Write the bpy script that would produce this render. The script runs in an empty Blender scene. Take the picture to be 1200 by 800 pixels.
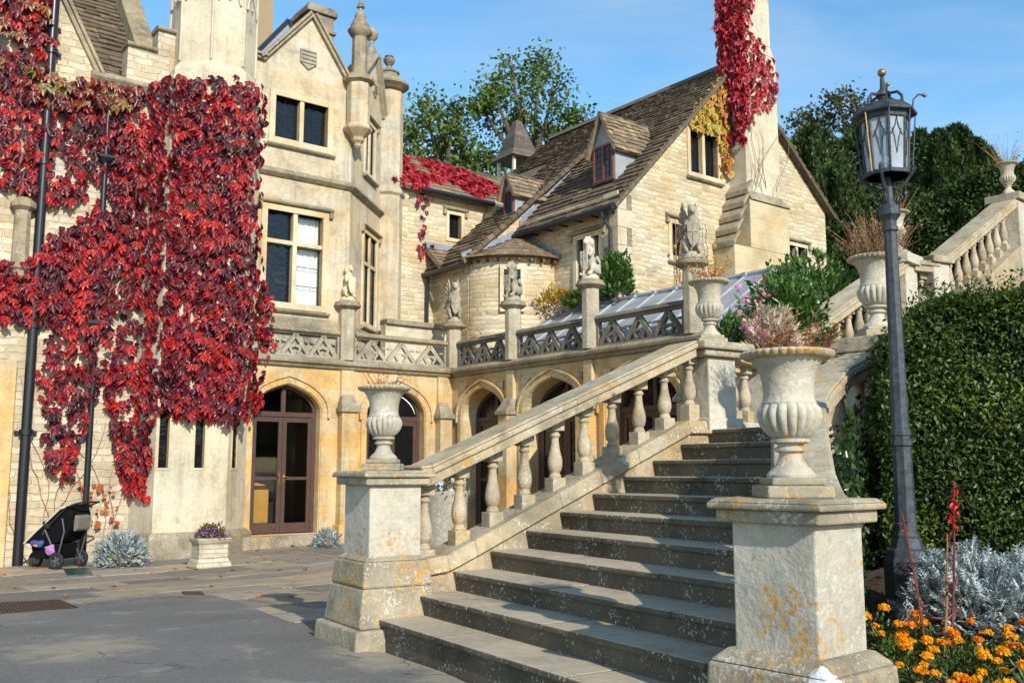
import bpy, bmesh, math, random
import numpy as np
from mathutils import Vector, Matrix
from mathutils.geometry import tessellate_polygon
random.seed(7); RNG = np.random.default_rng(11)
SC = bpy.context.scene; COL = SC.collection
R = math.radians
# ------------------------------------------------------------------ camera
EYE = 1.5; FPX = 1130.0; PITCH = math.atan(151/1130)
cd = bpy.data.cameras.new('camera'); cam = bpy.data.objects.new('camera', cd); COL.objects.link(cam)
cd.sensor_width = 36; cd.lens = 36*FPX/1200; cd.clip_end = 2000; cd.clip_start = .05
cam.location = (0, 0, EYE); cam.rotation_euler = (math.pi/2+PITCH, 0, 0); SC.camera = cam
# ------------------------------------------------------------------ light
SUN_AZ, SUN_EL = R(154.5), R(29)
w = bpy.data.worlds.new('World'); SC.world = w; w.use_nodes = True
wn = w.node_tree; bg = wn.nodes['Background']
sky = wn.nodes.new('ShaderNodeTexSky'); sky.sky_type = 'NISHITA'; sky.sun_disc = False
sky.sun_elevation = SUN_EL; sky.sun_rotation = SUN_AZ; sky.air_density = 1.0; sky.dust_density = .1; sky.ozone_density = 1.0; sky.altitude = 50
hs = wn.nodes.new('ShaderNodeHueSaturation'); hs.inputs['Hue'].default_value = .492; hs.inputs['Saturation'].default_value = 1.24; hs.inputs['Value'].default_value = 1.24
wn.links.new(sky.outputs[0], hs.inputs['Color'])
tc = wn.nodes.new('ShaderNodeTexCoord'); mpn = wn.nodes.new('ShaderNodeMapping'); mpn.inputs['Rotation'].default_value = (0, R(-14), R(20)); mpn.inputs['Scale'].default_value = (1.3, 5, 7)
cn = wn.nodes.new('ShaderNodeTexNoise'); cn.inputs['Scale'].default_value = 1.3; cn.inputs['Detail'].default_value = 9; cn.inputs['Roughness'].default_value = .6; cn.inputs['Distortion'].default_value = .5
cr = wn.nodes.new('ShaderNodeValToRGB'); cr.color_ramp.elements[0].position = .45; cr.color_ramp.elements[1].position = .78; cr.color_ramp.elements[1].color = (.5, .5, .5, 1)
wn.links.new(tc.outputs['Generated'], mpn.inputs[0]); wn.links.new(mpn.outputs[0], cn.inputs[0]); wn.links.new(cn.outputs[0], cr.inputs[0])
mx = wn.nodes.new('ShaderNodeMixRGB'); mx.inputs[2].default_value = (3.6, 4.1, 4.6, 1); wn.links.new(cr.outputs[0], mx.inputs[0]); wn.links.new(hs.outputs[0], mx.inputs[1])   # thin high cirrus
wn.links.new(mx.outputs[0], bg.inputs[0]); bg.inputs[1].default_value = .15
sd = bpy.data.lights.new('sun', 'SUN'); sd.energy = 4.4; sd.angle = R(.55); sd.color = (1, .95, .86)
sun = bpy.data.objects.new('sun', sd); COL.objects.link(sun)
sv = Vector((math.sin(SUN_AZ)*math.cos(SUN_EL), math.cos(SUN_AZ)*math.cos(SUN_EL), math.sin(SUN_EL)))
sun.rotation_euler = (-sv).to_track_quat('-Z', 'Y').to_euler(); sun.location = sv*40
SC.view_settings.view_transform = 'Standard'; SC.view_settings.look = 'None'
SC.view_settings.exposure = .34; SC.view_settings.gamma = 1
# ------------------------------------------------------------------ frames
def frame(o, ang):      # x axis points ang degrees right of the view direction, y to the left of it, z up
    a = R(ang); x = Vector((math.sin(a), math.cos(a), 0)); y = Vector((-math.cos(a), math.sin(a), 0))
    return Matrix(((x.x, y.x, 0, o[0]), (x.y, y.y, 0, o[1]), (0, 0, 1, o[2] if len(o) > 2 else 0), (0, 0, 0, 1)))
WF = Matrix.Identity(4)
BF = frame((-1.54, 24.81), 52)       # the buildings: facade A is y=0, x<0; arcade B is x=0, y<0
SF = frame((-1.22, 8.56), 57.6)      # the staircase: x climbs, y to the left
def ray(px, py):                     # direction of a photo pixel (1200x800)
    a = (px-600)/FPX; b = (400-py)/FPX; c, s = math.cos(PITCH), math.sin(PITCH)
    return Vector((a, c-b*s, s+b*c))
def on_plane(px, py, F, axis, val):  # frame-F coordinates of the pixel's ray on the plane axis=val of F
    Fi = F.inverted(); o = Fi @ Vector((0, 0, EYE)); d = Fi.to_3x3() @ ray(px, py)
    t = (val-o[axis])/d[axis]; return o+d*t
def at(px, py, D):
    r = ray(px, py); return r*(D/r.y)+Vector((0, 0, EYE))
def sstep(a, b, x):
    t = min(1, max(0, (x-a)/(b-a))); return t*t*(3-2*t)
BFI = BF.inverted(); SFI = SF.inverted()
def gz(X, Y):                        # the forecourt falls gently towards the house
    l = BFI @ Vector((X, Y, 0)); k = sstep(-12.5, -1.5, l.y)
    return -.17*k-.12*k*sstep(-4.5, -8.5, l.x)
def ground(px, py):
    z = 0
    for _ in range(12):
        r = ray(px, py); t = (z-EYE)/r.z; p = r*t+Vector((0, 0, EYE)); z = gz(p.x, p.y)
    return Vector((p.x, p.y, z))
# ------------------------------------------------------------------ mesh building
class MB:
    def __init__(s): s.v = []; s.f = []; s.m = []; s.sm = []; s.mi = 0; s.s = False
    def add(s, vs, fs, T=None, smooth=None):
        k = len(s.v)
        if T is not None: vs = [T @ Vector(v) for v in vs]
        s.v += [tuple(v) for v in vs]; s.f += [tuple(i+k for i in f) for f in fs]
        s.m += [s.mi]*len(fs); s.sm += [s.s if smooth is None else smooth]*len(fs)
    def hexa(s, p, T=None): s.add(p, [(0, 3, 2, 1), (4, 5, 6, 7), (0, 1, 5, 4), (1, 2, 6, 5), (2, 3, 7, 6), (3, 0, 4, 7)], T)
    def box(s, x0, x1, y0, y1, z0, z1, T=None):
        s.hexa([(x0, y0, z0), (x1, y0, z0), (x1, y1, z0), (x0, y1, z0), (x0, y0, z1), (x1, y0, z1), (x1, y1, z1), (x0, y1, z1)], T)
    def frustum(s, x, y, z0, w0, z1, w1, d0=None, d1=None, T=None):
        d0 = d0 or w0; d1 = d1 or w1
        s.hexa([(x-w0/2, y-d0/2, z0), (x+w0/2, y-d0/2, z0), (x+w0/2, y+d0/2, z0), (x-w0/2, y+d0/2, z0),
                (x-w1/2, y-d1/2, z1), (x+w1/2, y-d1/2, z1), (x+w1/2, y+d1/2, z1), (x-w1/2, y+d1/2, z1)], T)
    def bar(s, p, q, w, h, up=(0, 0, 1), T=None):    # a square-section bar from p to q
        p = Vector(p); q = Vector(q); d = (q-p).normalized(); u = Vector(up)
        if abs(d.dot(u)) > .98: u = Vector((1, 0, 0))
        x = d.cross(u).normalized()*w/2; y = x.cross(d).normalized()*h/2
        s.hexa([p-x-y, p+x-y, p+x+y, p-x+y, q-x-y, q+x-y, q+x+y, q-x+y], T)
    def prism(s, poly, vec, T=None):                 # polygon (3-D points) pushed along vec
        n = len(poly); vec = Vector(vec); a = [Vector(p) for p in poly]; b = [p+vec for p in a]
        nrm = sum(((a[i]-a[0]).cross(a[(i+1) % n]-a[0]) for i in range(n)), Vector())
        if nrm.dot(vec) > 0: a.reverse(); b.reverse()
        tri = tessellate_polygon([a])
        fs = []
        for t in tri:
            t = tuple(t)
            if (a[t[1]]-a[t[0]]).cross(a[t[2]]-a[t[0]]).dot(vec) > 0: t = t[::-1]
            fs += [t, tuple(i+n for i in t[::-1])]
        fs += [(i, i+n, (i+1) % n+n, (i+1) % n) for i in range(n)]
        s.add(a+b, fs, T)
    def wall(s, outer, holes, depth, place, reveal=None):   # 2-D outline with holes -> front face, reveals, rim; place(u, d, v) maps to 3-D
        loops = [outer]+holes; flat = [p for l in loops for p in l]
        tri = tessellate_polygon([[Vector((p[0], p[1], 0)) for p in l] for l in loops])
        base = [Vector(place(p[0], 0, p[1])) for p in flat]; dn = Vector(place(0, 0, 0))-Vector(place(0, 1, 0))
        fs = []
        for t in tri:
            t = tuple(t); nn = (base[t[1]]-base[t[0]]).cross(base[t[2]]-base[t[0]])
            fs.append(t if nn.dot(dn) > 0 else t[::-1])
        s.add(base, fs)
        for li, l in enumerate(loops):
            d = depth if li == 0 or reveal is None else reveal
            n = len(l); a = [place(p[0], 0, p[1]) for p in l]; b = [place(p[0], d, p[1]) for p in l]
            area = sum(l[i][0]*l[(i+1) % n][1]-l[(i+1) % n][0]*l[i][1] for i in range(n))
            fs = [(i, i+n, (i+1) % n+n, (i+1) % n) for i in range(n)]
            if (area > 0) == (li != 0): fs = [f[::-1] for f in fs]
            s.add(a+b, fs)
    def lathe(s, prof, cx=0, cy=0, seg=24, T=None, rmod=None, close=True, ph=0, smooth=True):
        vs = []; n = len(prof)
        for (r, z) in prof:
            for i in range(seg):
                t = 2*math.pi*i/seg+ph; rr = r*(rmod(t, z) if rmod else 1)
                vs.append((cx+rr*math.cos(t), cy+rr*math.sin(t), z))
        fs = [(j*seg+i, j*seg+(i+1) % seg, (j+1)*seg+(i+1) % seg, (j+1)*seg+i) for j in range(n-1) for i in range(seg)]
        s.add(vs, fs, T, smooth)
        if close: s.add(vs[:seg], [tuple(range(seg))[::-1]], T, False); s.add(vs[-seg:], [tuple(range(seg))], T, False)
    def tube(s, pts, rad, seg=8, T=None, smooth=True, cap=True):
        pts = [Vector(p) for p in pts]; n = len(pts); rad = rad if hasattr(rad, '__len__') else [rad]*n
        vs = []; u = None
        for i, p in enumerate(pts):
            d = (pts[min(i+1, n-1)]-pts[max(i-1, 0)])
            d = d.normalized() if d.length > 1e-9 else Vector((0, 0, 1))
            if u is None: u = d.orthogonal().normalized()
            u = (u-d*u.dot(d)); u = u.normalized() if u.length > 1e-6 else d.orthogonal().normalized(); v = d.cross(u)
            for k in range(seg):
                t = 2*math.pi*k/seg; vs.append(p+(u*math.cos(t)+v*math.sin(t))*rad[i])
        fs = [(j*seg+i, j*seg+(i+1) % seg, (j+1)*seg+(i+1) % seg, (j+1)*seg+i) for j in range(n-1) for i in range(seg)]
        s.add(vs, fs, T, smooth)
        if cap: s.add(vs[:seg], [tuple(range(seg))[::-1]], T, False); s.add(vs[-seg:], [tuple(range(seg))], T, False)
    def sphere(s, c, r, seg=12, rings=8, T=None, sc=(1, 1, 1)):
        prof = [(max(1e-4, math.sin(math.pi*i/rings)), -math.cos(math.pi*i/rings)) for i in range(rings+1)]
        M = Matrix.Translation(Vector(c)) @ Matrix.Diagonal((r*sc[0], r*sc[1], r*sc[2], 1))
        s.lathe(prof, seg=seg, T=(T @ M) if T is not None else M, close=False)
    def sweep(s, path, prof, closed=False):          # path: [(x,y)] with the outside on its right; prof: [(out, z)] closed outline
        n = len(path); m = len(prof); P = [Vector((p[0], p[1])) for p in path]; vs = []
        for i in range(n):
            d0 = (P[i]-P[i-1]).normalized() if (i > 0 or closed) else None
            d1 = (P[(i+1) % n]-P[i]).normalized() if (i < n-1 or closed) else None
            d0 = d0 or d1; d1 = d1 or d0
            n0 = Vector((d0.y, -d0.x)); n1 = Vector((d1.y, -d1.x)); nm = (n0+n1).normalized(); nm /= max(.35, nm.dot(n0))
            vs += [(P[i].x+nm.x*o, P[i].y+nm.y*o, z) for o, z in prof]
        fs = [((i*m+j), ((i+1) % n)*m+j, ((i+1) % n)*m+(j+1) % m, i*m+(j+1) % m) for i in range(n if closed else n-1) for j in range(m)]
        if not closed: fs += [tuple(range(m)), tuple(range((n-1)*m, n*m))[::-1]]
        s.add(vs, fs)
    def leaves(s, V, Fc):                            # numpy blocks
        k = len(s.v); s.v += [tuple(v) for v in V.tolist()]; s.f += [tuple(i+k for i in f) for f in Fc.tolist()]
        s.m += [s.mi]*len(Fc); s.sm += [s.s]*len(Fc)
MW = {}
def setw(o, M, parent=None):
    MW[o.name] = M
    if parent is not None: o.parent = parent; o.matrix_basis = MW[parent.name].inverted() @ M
    else: o.matrix_basis = M
def tag(o, label=None, cat=None, group=None, kind=None):
    if label: o['label'] = label
    if cat: o['category'] = cat
    if group: o['group'] = group
    if kind: o['kind'] = kind
    return o
def thing(name, label, cat, loc=(0, 0, 0), F=WF, group=None):
    o = bpy.data.objects.new(name, None); COL.objects.link(o); o.empty_display_size = .1
    setw(o, F @ Matrix.Translation(Vector(loc))); return tag(o, label, cat, group)
def obj(name, mb, mats, parent=None, F=WF, bevel=0, origin=None, recalc=True, T=None, weld=False):
    me = bpy.data.meshes.new(name); V = np.array(mb.v, float).reshape(-1, 3)
    F = F if T is None else F @ T
    Fm = np.array(F); Wd = V @ Fm[:3, :3].T+Fm[:3, 3]
    if parent is not None: M = MW[parent.name]
    else:
        if origin is None:
            lo, hi = Wd.min(0), Wd.max(0); origin = ((lo[0]+hi[0])/2, (lo[1]+hi[1])/2, lo[2])
        M = Matrix.Translation(Vector(origin)) @ F.to_3x3().to_4x4()
    Mi = np.array(M.inverted()); L = Wd @ Mi[:3, :3].T+Mi[:3, 3]
    me.from_pydata(L.tolist(), [], mb.f)
    for m in (mats if isinstance(mats, (list, tuple)) else [mats]): me.materials.append(m)
    me.polygons.foreach_set('material_index', mb.m); me.polygons.foreach_set('use_smooth', mb.sm)
    me.update()
    if recalc and len(mb.f) < 60000:
        b = bmesh.new(); b.from_mesh(me)
        if weld: bmesh.ops.remove_doubles(b, verts=b.verts, dist=1e-4)
        bmesh.ops.recalc_face_normals(b, faces=b.faces); b.to_mesh(me); b.free()
    if any(mb.sm): me.set_sharp_from_angle(angle=R(40))
    o = bpy.data.objects.new(name, me); COL.objects.link(o); setw(o, M, parent)
    if bevel:
        bv = o.modifiers.new('bevel', 'BEVEL'); bv.width = bevel; bv.segments = 2; bv.limit_method = 'ANGLE'; bv.angle_limit = R(35); bv.harden_normals = False
    return o
def copy_tree(o, M=None, parent=None, label=None):   # a thing, its parts and their sub-parts
    c = o.copy(); COL.objects.link(c)
    if parent is None: setw(c, M)
    else: c.parent = parent; c.matrix_basis = o.matrix_basis.copy(); MW[c.name] = MW[parent.name] @ o.matrix_basis
    if label: c['label'] = label
    for ch in list(o.children): copy_tree(ch, None, c)
    return c
def tudor(w, h, n=9):    # half-width, rise -> points from +w to -w
    out = []
    for i in range(-n, n+1):
        t = i/n; t = math.copysign(math.sin(abs(t)*math.pi/2), t); a = abs(t)
        out.append((-t*w, h*(.64*math.sqrt(max(0, 1-a**3))+.36*(1-a))))
    return out
def arch_outline(cx, w, z0, zs, h): return [(cx-w, z0), (cx+w, z0)]+[(cx+x, zs+z) for x, z in tudor(w, h)]
# ------------------------------------------------------------------ materials (procedural, placed by world position)
def mat(name):
    m = bpy.data.materials.new(name); m.use_nodes = True; nt = m.node_tree; return m, nt, nt.nodes['Principled BSDF']
class G:
    def __init__(s, nt): s.nt = nt; s.geo = None
    def n(s, t, **k):
        d = s.nt.nodes.new('ShaderNode'+t)
        for a, b in k.items():
            if a.startswith('i_'): d.inputs[int(a[2:])].default_value = b
            else: setattr(d, a, b)
        return d
    def l(s, a, b): s.nt.links.new(a, b)
    def pos(s):
        s.geo = s.geo or s.n('NewGeometry'); return s.geo.outputs['Position']
    def noise(s, scale, detail=6, rough=.6, vec=None, dist=0):
        d = s.n('TexNoise'); d.inputs['Scale'].default_value = scale; d.inputs['Detail'].default_value = detail
        d.inputs['Roughness'].default_value = rough; d.inputs['Distortion'].default_value = dist
        s.l(vec or s.pos(), d.inputs['Vector']); return d.outputs['Fac']
    def ramp(s, fac, stops, interp='LINEAR'):
        d = s.n('ValToRGB'); c = d.color_ramp; c.interpolation = interp
        while len(c.elements) < len(stops): c.elements.new(.5)
        for e, (p, col) in zip(c.elements, stops):
            e.position = p; e.color = (*col, 1) if hasattr(col, '__len__') else (col, col, col, 1)
        s.l(fac, d.inputs[0]); return d.outputs[0]
    def math(s, op, a, b=None, c=None):
        d = s.n('Math', operation=op)
        for i, v in enumerate((a, b, c)):
            if v is None: continue
            if isinstance(v, (int, float)): d.inputs[i].default_value = v
            else: s.l(v, d.inputs[i])
        return d.outputs[0]
    def mix(s, fac, a, b, mode='MIX'):
        d = s.n('MixRGB', blend_type=mode)
        for i, v in enumerate((fac, a, b)):
            if isinstance(v, (int, float)): d.inputs[i].default_value = v
            elif isinstance(v, tuple): d.inputs[i].default_value = (*v, 1)
            else: s.l(v, d.inputs[i])
        return d.outputs[0]
    def bump(s, h, strength, dist, normal=None):
        d = s.n('Bump'); d.inputs['Strength'].default_value = strength; d.inputs['Distance'].default_value = dist
        s.l(h, d.inputs['Height'])
        if normal: s.l(normal, d.inputs['Normal'])
        return d.outputs[0]
    def uv(s, F, jit=0, jscale=3.):   # facade coordinates: along the wall (x+y of the frame), height
        x, y = F.to_3x3().col[0], F.to_3x3().col[1]; p = s.pos()
        if jit:
            nz = s.n('TexNoise'); nz.inputs['Scale'].default_value = jscale; nz.inputs['Detail'].default_value = 3; s.l(p, nz.inputs['Vector'])
            v = s.n('VectorMath', operation='SUBTRACT'); s.l(nz.outputs['Color'], v.inputs[0]); v.inputs[1].default_value = (.5, .5, .5)
            v2 = s.n('VectorMath', operation='MULTIPLY_ADD'); s.l(v.outputs[0], v2.inputs[0]); v2.inputs[1].default_value = (jit,)*3; s.l(p, v2.inputs[2]); p = v2.outputs[0]
        d = s.n('VectorMath', operation='DOT_PRODUCT'); s.l(p, d.inputs[0]); d.inputs[1].default_value = (x.x+y.x, x.y+y.y, 0)
        sp = s.n('SeparateXYZ'); s.l(p, sp.inputs[0]); c = s.n('CombineXYZ'); s.l(d.outputs['Value'], c.inputs[0]); s.l(sp.outputs[2], c.inputs[1]); return c.outputs[0]
    def brick(s, vec, w, h, mortar, c1, c2, cm, smooth=.1, off=.5, bias=0):
        d = s.n('TexBrick'); d.offset = off; d.squash = 1.35; d.squash_frequency = 3; s.l(vec, d.inputs['Vector'])
        for k, v in (('Color1', (*c1, 1)), ('Color2', (*c2, 1)), ('Mortar', (*cm, 1)), ('Scale', 1), ('Mortar Size', mortar), ('Mortar Smooth', smooth), ('Bias', bias), ('Brick Width', w), ('Row Height', h)): d.inputs[k].default_value = v
        return d
def stone(name, base, var=.28, ochre=0, orange=0, white=0, dark=0, grain=1., blocks=None, rough=.9, fine=30., streak=0, low=None, patch=None):
    """Weathered limestone: blotches of tone, optional blocks/rubble, iron staining, orange and white lichen, sooty growth."""
    m, nt, b = mat(name); g = G(nt); base = Vector(base)
    lo = tuple(base*(1-var)); hi = tuple(base*(1+var*.6))
    c = g.ramp(g.noise(1.1, 9, .62), [(.32, lo), (.5, tuple(base)), (.7, hi)])
    hgt = g.noise(fine, 8, .7)
    c = g.mix(.35, c, g.ramp(g.noise(14, 8, .7), [(.3, .45), (.62, 1.)]), 'MULTIPLY')
    if blocks:
        w, h, mo, jit, F, contrast = blocks
        br = g.brick(g.uv(F, jit), w, h, mo, (1-contrast,)*3, (1, 1, 1), (.86, .82, .74) if jit else (.92, .90, .86), .4)
        c = g.mix(1, c, br.outputs['Color'], 'MULTIPLY')
        warm = g.brick(g.uv(F, jit), w, h, mo, (1.06, .98, .86), (.97, 1, 1.05), (1, 1, 1), .4)
        c = g.mix(.8, c, warm.outputs['Color'], 'MULTIPLY')
    if ochre: c = g.mix(g.math('MULTIPLY', g.ramp(g.noise(.75, 5, .65, dist=.4), [(.40, 0.), (.60, 1.)]), ochre), c, g.mix(1, c, (1.0, .76, .44), 'MULTIPLY'))
    if dark:
        k = g.ramp(g.noise(3.1, 10, .76, dist=.3), [(.55-.10*dark, 0.), (.72-.06*dark, 1.)])
        c = g.mix(g.math('MULTIPLY', k, min(1, .35+.35*dark)), c, g.mix(.55, (.10, .085, .06), g.mix(1, c, (.5, .5, .5), 'MULTIPLY')))
    if streak:      # rain streaks
        vm = g.n('VectorMath', operation='MULTIPLY'); g.l(g.pos(), vm.inputs[0]); vm.inputs[1].default_value = (1, 1, .10)
        k = g.math('MULTIPLY', g.ramp(g.noise(6.5, 6, .65, vec=vm.outputs[0]), [(.47, 0.), (.66, 1.)]), g.ramp(g.noise(.9, 3), [(.38, .15), (.62, 1.)]))
        c = g.mix(g.math('MULTIPLY', k, streak), c, g.mix(1, c, (.40, .37, .32), 'MULTIPLY'))
    if white:
        k = g.ramp(g.math('ADD', g.math('MULTIPLY', g.noise(42, 4, .62), .65), g.math('MULTIPLY', g.noise(5, 4), .35)), [(.585-.03*white, 0.), (.63-.03*white, 1.)])
        c = g.mix(g.math('MULTIPLY', k, .75), c, (.55, .53, .46))
    if orange:
        src = g.math('ADD', g.math('MULTIPLY', g.noise(23, 5, .65), .55), g.math('MULTIPLY', g.noise(3.2, 4), .5))
        if low:      # lichen crust thickest along the damp foot of the stone
            sp = g.n('SeparateXYZ'); g.l(g.pos(), sp.inputs[0]); mr = g.n('MapRange'); g.l(sp.outputs[2], mr.inputs[0])
            for i_, v_ in ((1, low[0]), (2, low[1]), (3, .055), (4, -.03)): mr.inputs[i_].default_value = v_
            src = g.math('ADD', src, mr.outputs[0])
        k = g.ramp(src, [(.625-.043*orange, 0.), (.675-.043*orange, 1.)])
        c = g.mix(g.math('MULTIPLY', k, .85), c, g.ramp(g.noise(40, 2), [(.35, (.42, .20, .03)), (.65, (.54, .34, .09))]))
    if patch:    # a smear of white mortar
        vd = g.n('VectorMath', operation='DISTANCE'); g.l(g.pos(), vd.inputs[0]); vd.inputs[1].default_value = patch[:3]
        k = g.math('ADD', vd.outputs['Value'], g.math('MULTIPLY', g.math('SUBTRACT', g.noise(14, 4, .6), .5), .16))
        c = g.mix(g.ramp(k, [(patch[3], 1.), (patch[3]+.012, 0.)]), c, (.74, .72, .69))
    g.l(c, b.inputs['Base Color']); b.inputs['Roughness'].default_value = rough; b.inputs['Specular IOR Level'].default_value = .25
    nrm = g.bump(hgt, .55*grain, .012)
    nrm = g.bump(g.noise(7, 6, .6), .4*grain, .03, nrm)
    if blocks: nrm = g.bump(br.outputs['Fac'], .9 if blocks[3] else .4, -.03, nrm)
    g.l(nrm, b.inputs['Normal']); return m
def plain(name, col, rough=.6, metal=0, var=.12, scale=8., bump=0, spec=.4, isl=0):
    m, nt, b = mat(name); g = G(nt); col = Vector(col)
    c = g.ramp(g.noise(scale, 5), [(.3, tuple(col*(1-var))), (.7, tuple(col*(1+var)))])
    if isl:
        r = g.geo.outputs['Random Per Island']; c = g.mix(1, c, g.ramp(r, [(0, 1-isl), (1, 1+isl)]), 'MULTIPLY')
    g.l(c, b.inputs['Base Color']); b.inputs['Roughness'].default_value = rough; b.inputs['Metallic'].default_value = metal
    b.inputs['Specular IOR Level'].default_value = spec
    if bump: g.l(g.bump(g.noise(scale*4, 5), bump, .01), b.inputs['Normal'])
    return m
def leafmat(name, stops, rough=.45, trans=.25, spec=.4, nscale=1.4, nmix=.45):
    """Foliage: every leaf its own tone (per island), drifting with a slow noise; a little light comes through."""
    m, nt, b = mat(name); g = G(nt); g.pos(); r = g.geo.outputs['Random Per Island']
    f = g.math('ADD', g.math('MULTIPLY', r, 1-nmix), g.math('MULTIPLY', g.ramp(g.noise(nscale, 3), [(.3, 0.), (.7, 1.)]), nmix))
    c = g.ramp(f, stops); g.l(c, b.inputs['Base Color']); b.inputs['Roughness'].default_value = rough; b.inputs['Specular IOR Level'].default_value = spec
    t = g.n('BsdfTranslucent'); g.l(c, t.inputs[0]); mx = g.n('MixShader', i_0=trans)
    g.l(b.outputs[0], mx.inputs[1]); g.l(t.outputs[0], mx.inputs[2]); g.l(mx.outputs[0], nt.nodes['Material Output'].inputs[0]); return m
CREAM = (.60, .50, .33)
M_rubble = stone('rubble_limestone', (.70, .615, .45), .2, ochre=.5, blocks=(.30, .12, .022, .12, BF, .40), grain=1.1)
M_rubble_pale = stone('pale_rubble_limestone', (.64, .57, .43), .25, ochre=.3, dark=.2, blocks=(.38, .15, .02, .12, BF, .32), grain=1.1)
M_ashlar = stone('ashlar_limestone', (.57, .505, .38), .27, ochre=.5, dark=.5, white=.35, blocks=(.8, .34, .006, 0, BF, .08), grain=.8, streak=.55)
M_ochre = stone('ochre_ashlar', (.60, .48, .29), .28, ochre=.95, dark=.3, blocks=(.75, .34, .006, 0, BF, .08), grain=.7, streak=.4)
M_render = stone('smooth_pale_stone', (.60, .535, .40), .22, ochre=.3, dark=.35, white=.3, grain=.7, streak=.5)
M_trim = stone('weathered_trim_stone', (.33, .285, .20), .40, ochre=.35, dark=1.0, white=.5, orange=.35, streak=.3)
M_trimpale = stone('dressed_window_stone', (.62, .53, .36), .25, ochre=.65, dark=.15, grain=.5)  # paler dressed stone than the weathered trim
M_carved = stone('grey_carved_stone', (.38, .345, .265), .4, dark=.9, white=.7, ochre=.3)
M_parapet = stone('dark_weathered_parapet', (.19, .165, .125), .4, dark=.6, white=.1)
M_pier = stone('pale_pier_stone', (.55, .495, .39), .2, dark=.25, white=.8, orange=.75, grain=1.7, streak=.3, low=(.6, 1.05))
M_ped = stone('grey_pedestal_stone', (.43, .385, .29), .3, dark=.6, white=.9, ochre=.3, orange=.3, streak=.4)
P_ = frame((1.492, 4.83), 49.5) @ Vector((-.10, -.10, .50))
M_basep = stone('lichened_base_stone_with_mortar', (.38, .32, .22), .35, dark=1.0, white=1.0, orange=1.55, grain=1.6, patch=(*P_, .085))
M_base = stone('lichened_base_stone', (.38, .32, .22), .35, dark=1.0, white=1.0, orange=1.55, grain=1.6)
M_cap = stone('lichened_coping', (.40, .34, .235), .35, dark=1.0, white=.8, orange=1.1, grain=1.3)
M_bal = stone('baluster_stone', (.46, .385, .265), .3, dark=1.0, white=.6, orange=.7)
M_rail = stone('handrail_stone', (.46, .39, .265), .3, dark=1.0, white=.8, orange=.8, ochre=.4)
M_string = stone('stringer_stone', (.41, .345, .23), .35, dark=.85, white=.7, ochre=.5, grain=1.3)
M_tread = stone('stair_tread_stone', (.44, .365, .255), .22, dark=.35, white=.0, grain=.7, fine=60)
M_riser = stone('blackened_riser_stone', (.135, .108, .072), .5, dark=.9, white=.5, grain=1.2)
M_urn = stone('urn_stone', (.50, .45, .345), .28, dark=.65, white=1., orange=.5, grain=1.2)
M_urnrim = stone('urn_rim_stone', (.46, .39, .26), .3, dark=.6, white=.6, orange=1.5, grain=1.2)
M_planter = stone('planter_stone', (.55, .48, .36), .3, dark=.5, white=.5, blocks=(.4, .08, .006, .02, BF, .15))
def tiles(name, base, isl=.24):
    m, nt, b = mat(name); g = G(nt); g.pos(); r = g.geo.outputs['Random Per Island']; base = Vector(base)
    c = g.ramp(r, [(0, tuple(base*(1-isl))), (.5, tuple(base)), (.85, tuple(base*1.2)), (1, (base.x*1.55, base.y*1.45, base.z*1.3))])
    c = g.mix(.7, c, g.ramp(g.noise(5, 8, .7), [(.3, .4), (.65, 1.1)]), 'MULTIPLY')
    k = g.ramp(g.noise(9, 6, .7), [(.6, 0.), (.66, 1.)]); c = g.mix(g.math('MULTIPLY', k, .5), c, (.42, .38, .28))
    g.l(c, b.inputs['Base Color']); b.inputs['Roughness'].default_value = .9; b.inputs['Specular IOR Level'].default_value = .2
    g.l(g.bump(g.noise(22, 7, .7), .7, .02), b.inputs['Normal']); return m
M_slate = tiles('stone_roof_slates', (.15, .112, .074))
M_slate_pale = tiles('pale_stone_roof_slates', (.25, .188, .12))
M_slate_grey = tiles('grey_stone_roof_slates', (.155, .128, .10))
M_lead = plain('lead_sheet', (.33, .34, .36), .5, .2, .22, 2.5, .2)
M_leadflash = plain('lead_flashing', (.26, .28, .33), .5, .3, .2, 4)
M_iron = plain('black_painted_iron', (.012, .013, .016), .32, 0, .2, 20, 0, .5)
M_lampiron = plain('grey_black_lamp_iron', (.040, .048, .056), .55, .1, .55, 22, .35, .4)
M_gold = plain('gilded_metal', (.30, .20, .06), .5, .8, .2, 10)
M_brown = plain('brown_painted_timber', (.075, .040, .028), .45, 0, .15, 6)
M_redframe = plain('red_brown_window_frame', (.16, .055, .028), .5, 0, .15, 6)
M_brass = plain('brass', (.60, .42, .12), .25, 1, .1, 6)
M_board = plain('tan_boarding', (.30, .225, .13), .8, 0, .1, 2)
M_timber = plain('pale_timber_post', (.62, .55, .42), .7)
M_curtain = plain('white_curtain', (.85, .84, .80), .9, 0, .05, 5)
M_soil = stone('dark_soil', (.055, .036, .022), .6, grain=2.5, rough=1)
M_wood = plain('bark', (.10, .078, .055), .95, 0, .4, 6, .8)
def glass(name, tint=(.010, .012, .016)):
    m, nt, b = mat(name); g = G(nt); b.inputs['Base Color'].default_value = (*tint, 1); b.inputs['Roughness'].default_value = .04
    b.inputs['Specular IOR Level'].default_value = .45
    g.l(g.bump(g.noise(2.6, 3), .5, .06), b.inputs['Normal']); return m
M_glass = glass('dark_window_glass', (.007, .008, .009))  # opaque panes: the dark interior is put into the base colour
M_glassblue = glass('blue_reflection_tint_glass', (.03, .045, .09))  # the blue reflection is put into the base tint
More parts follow.
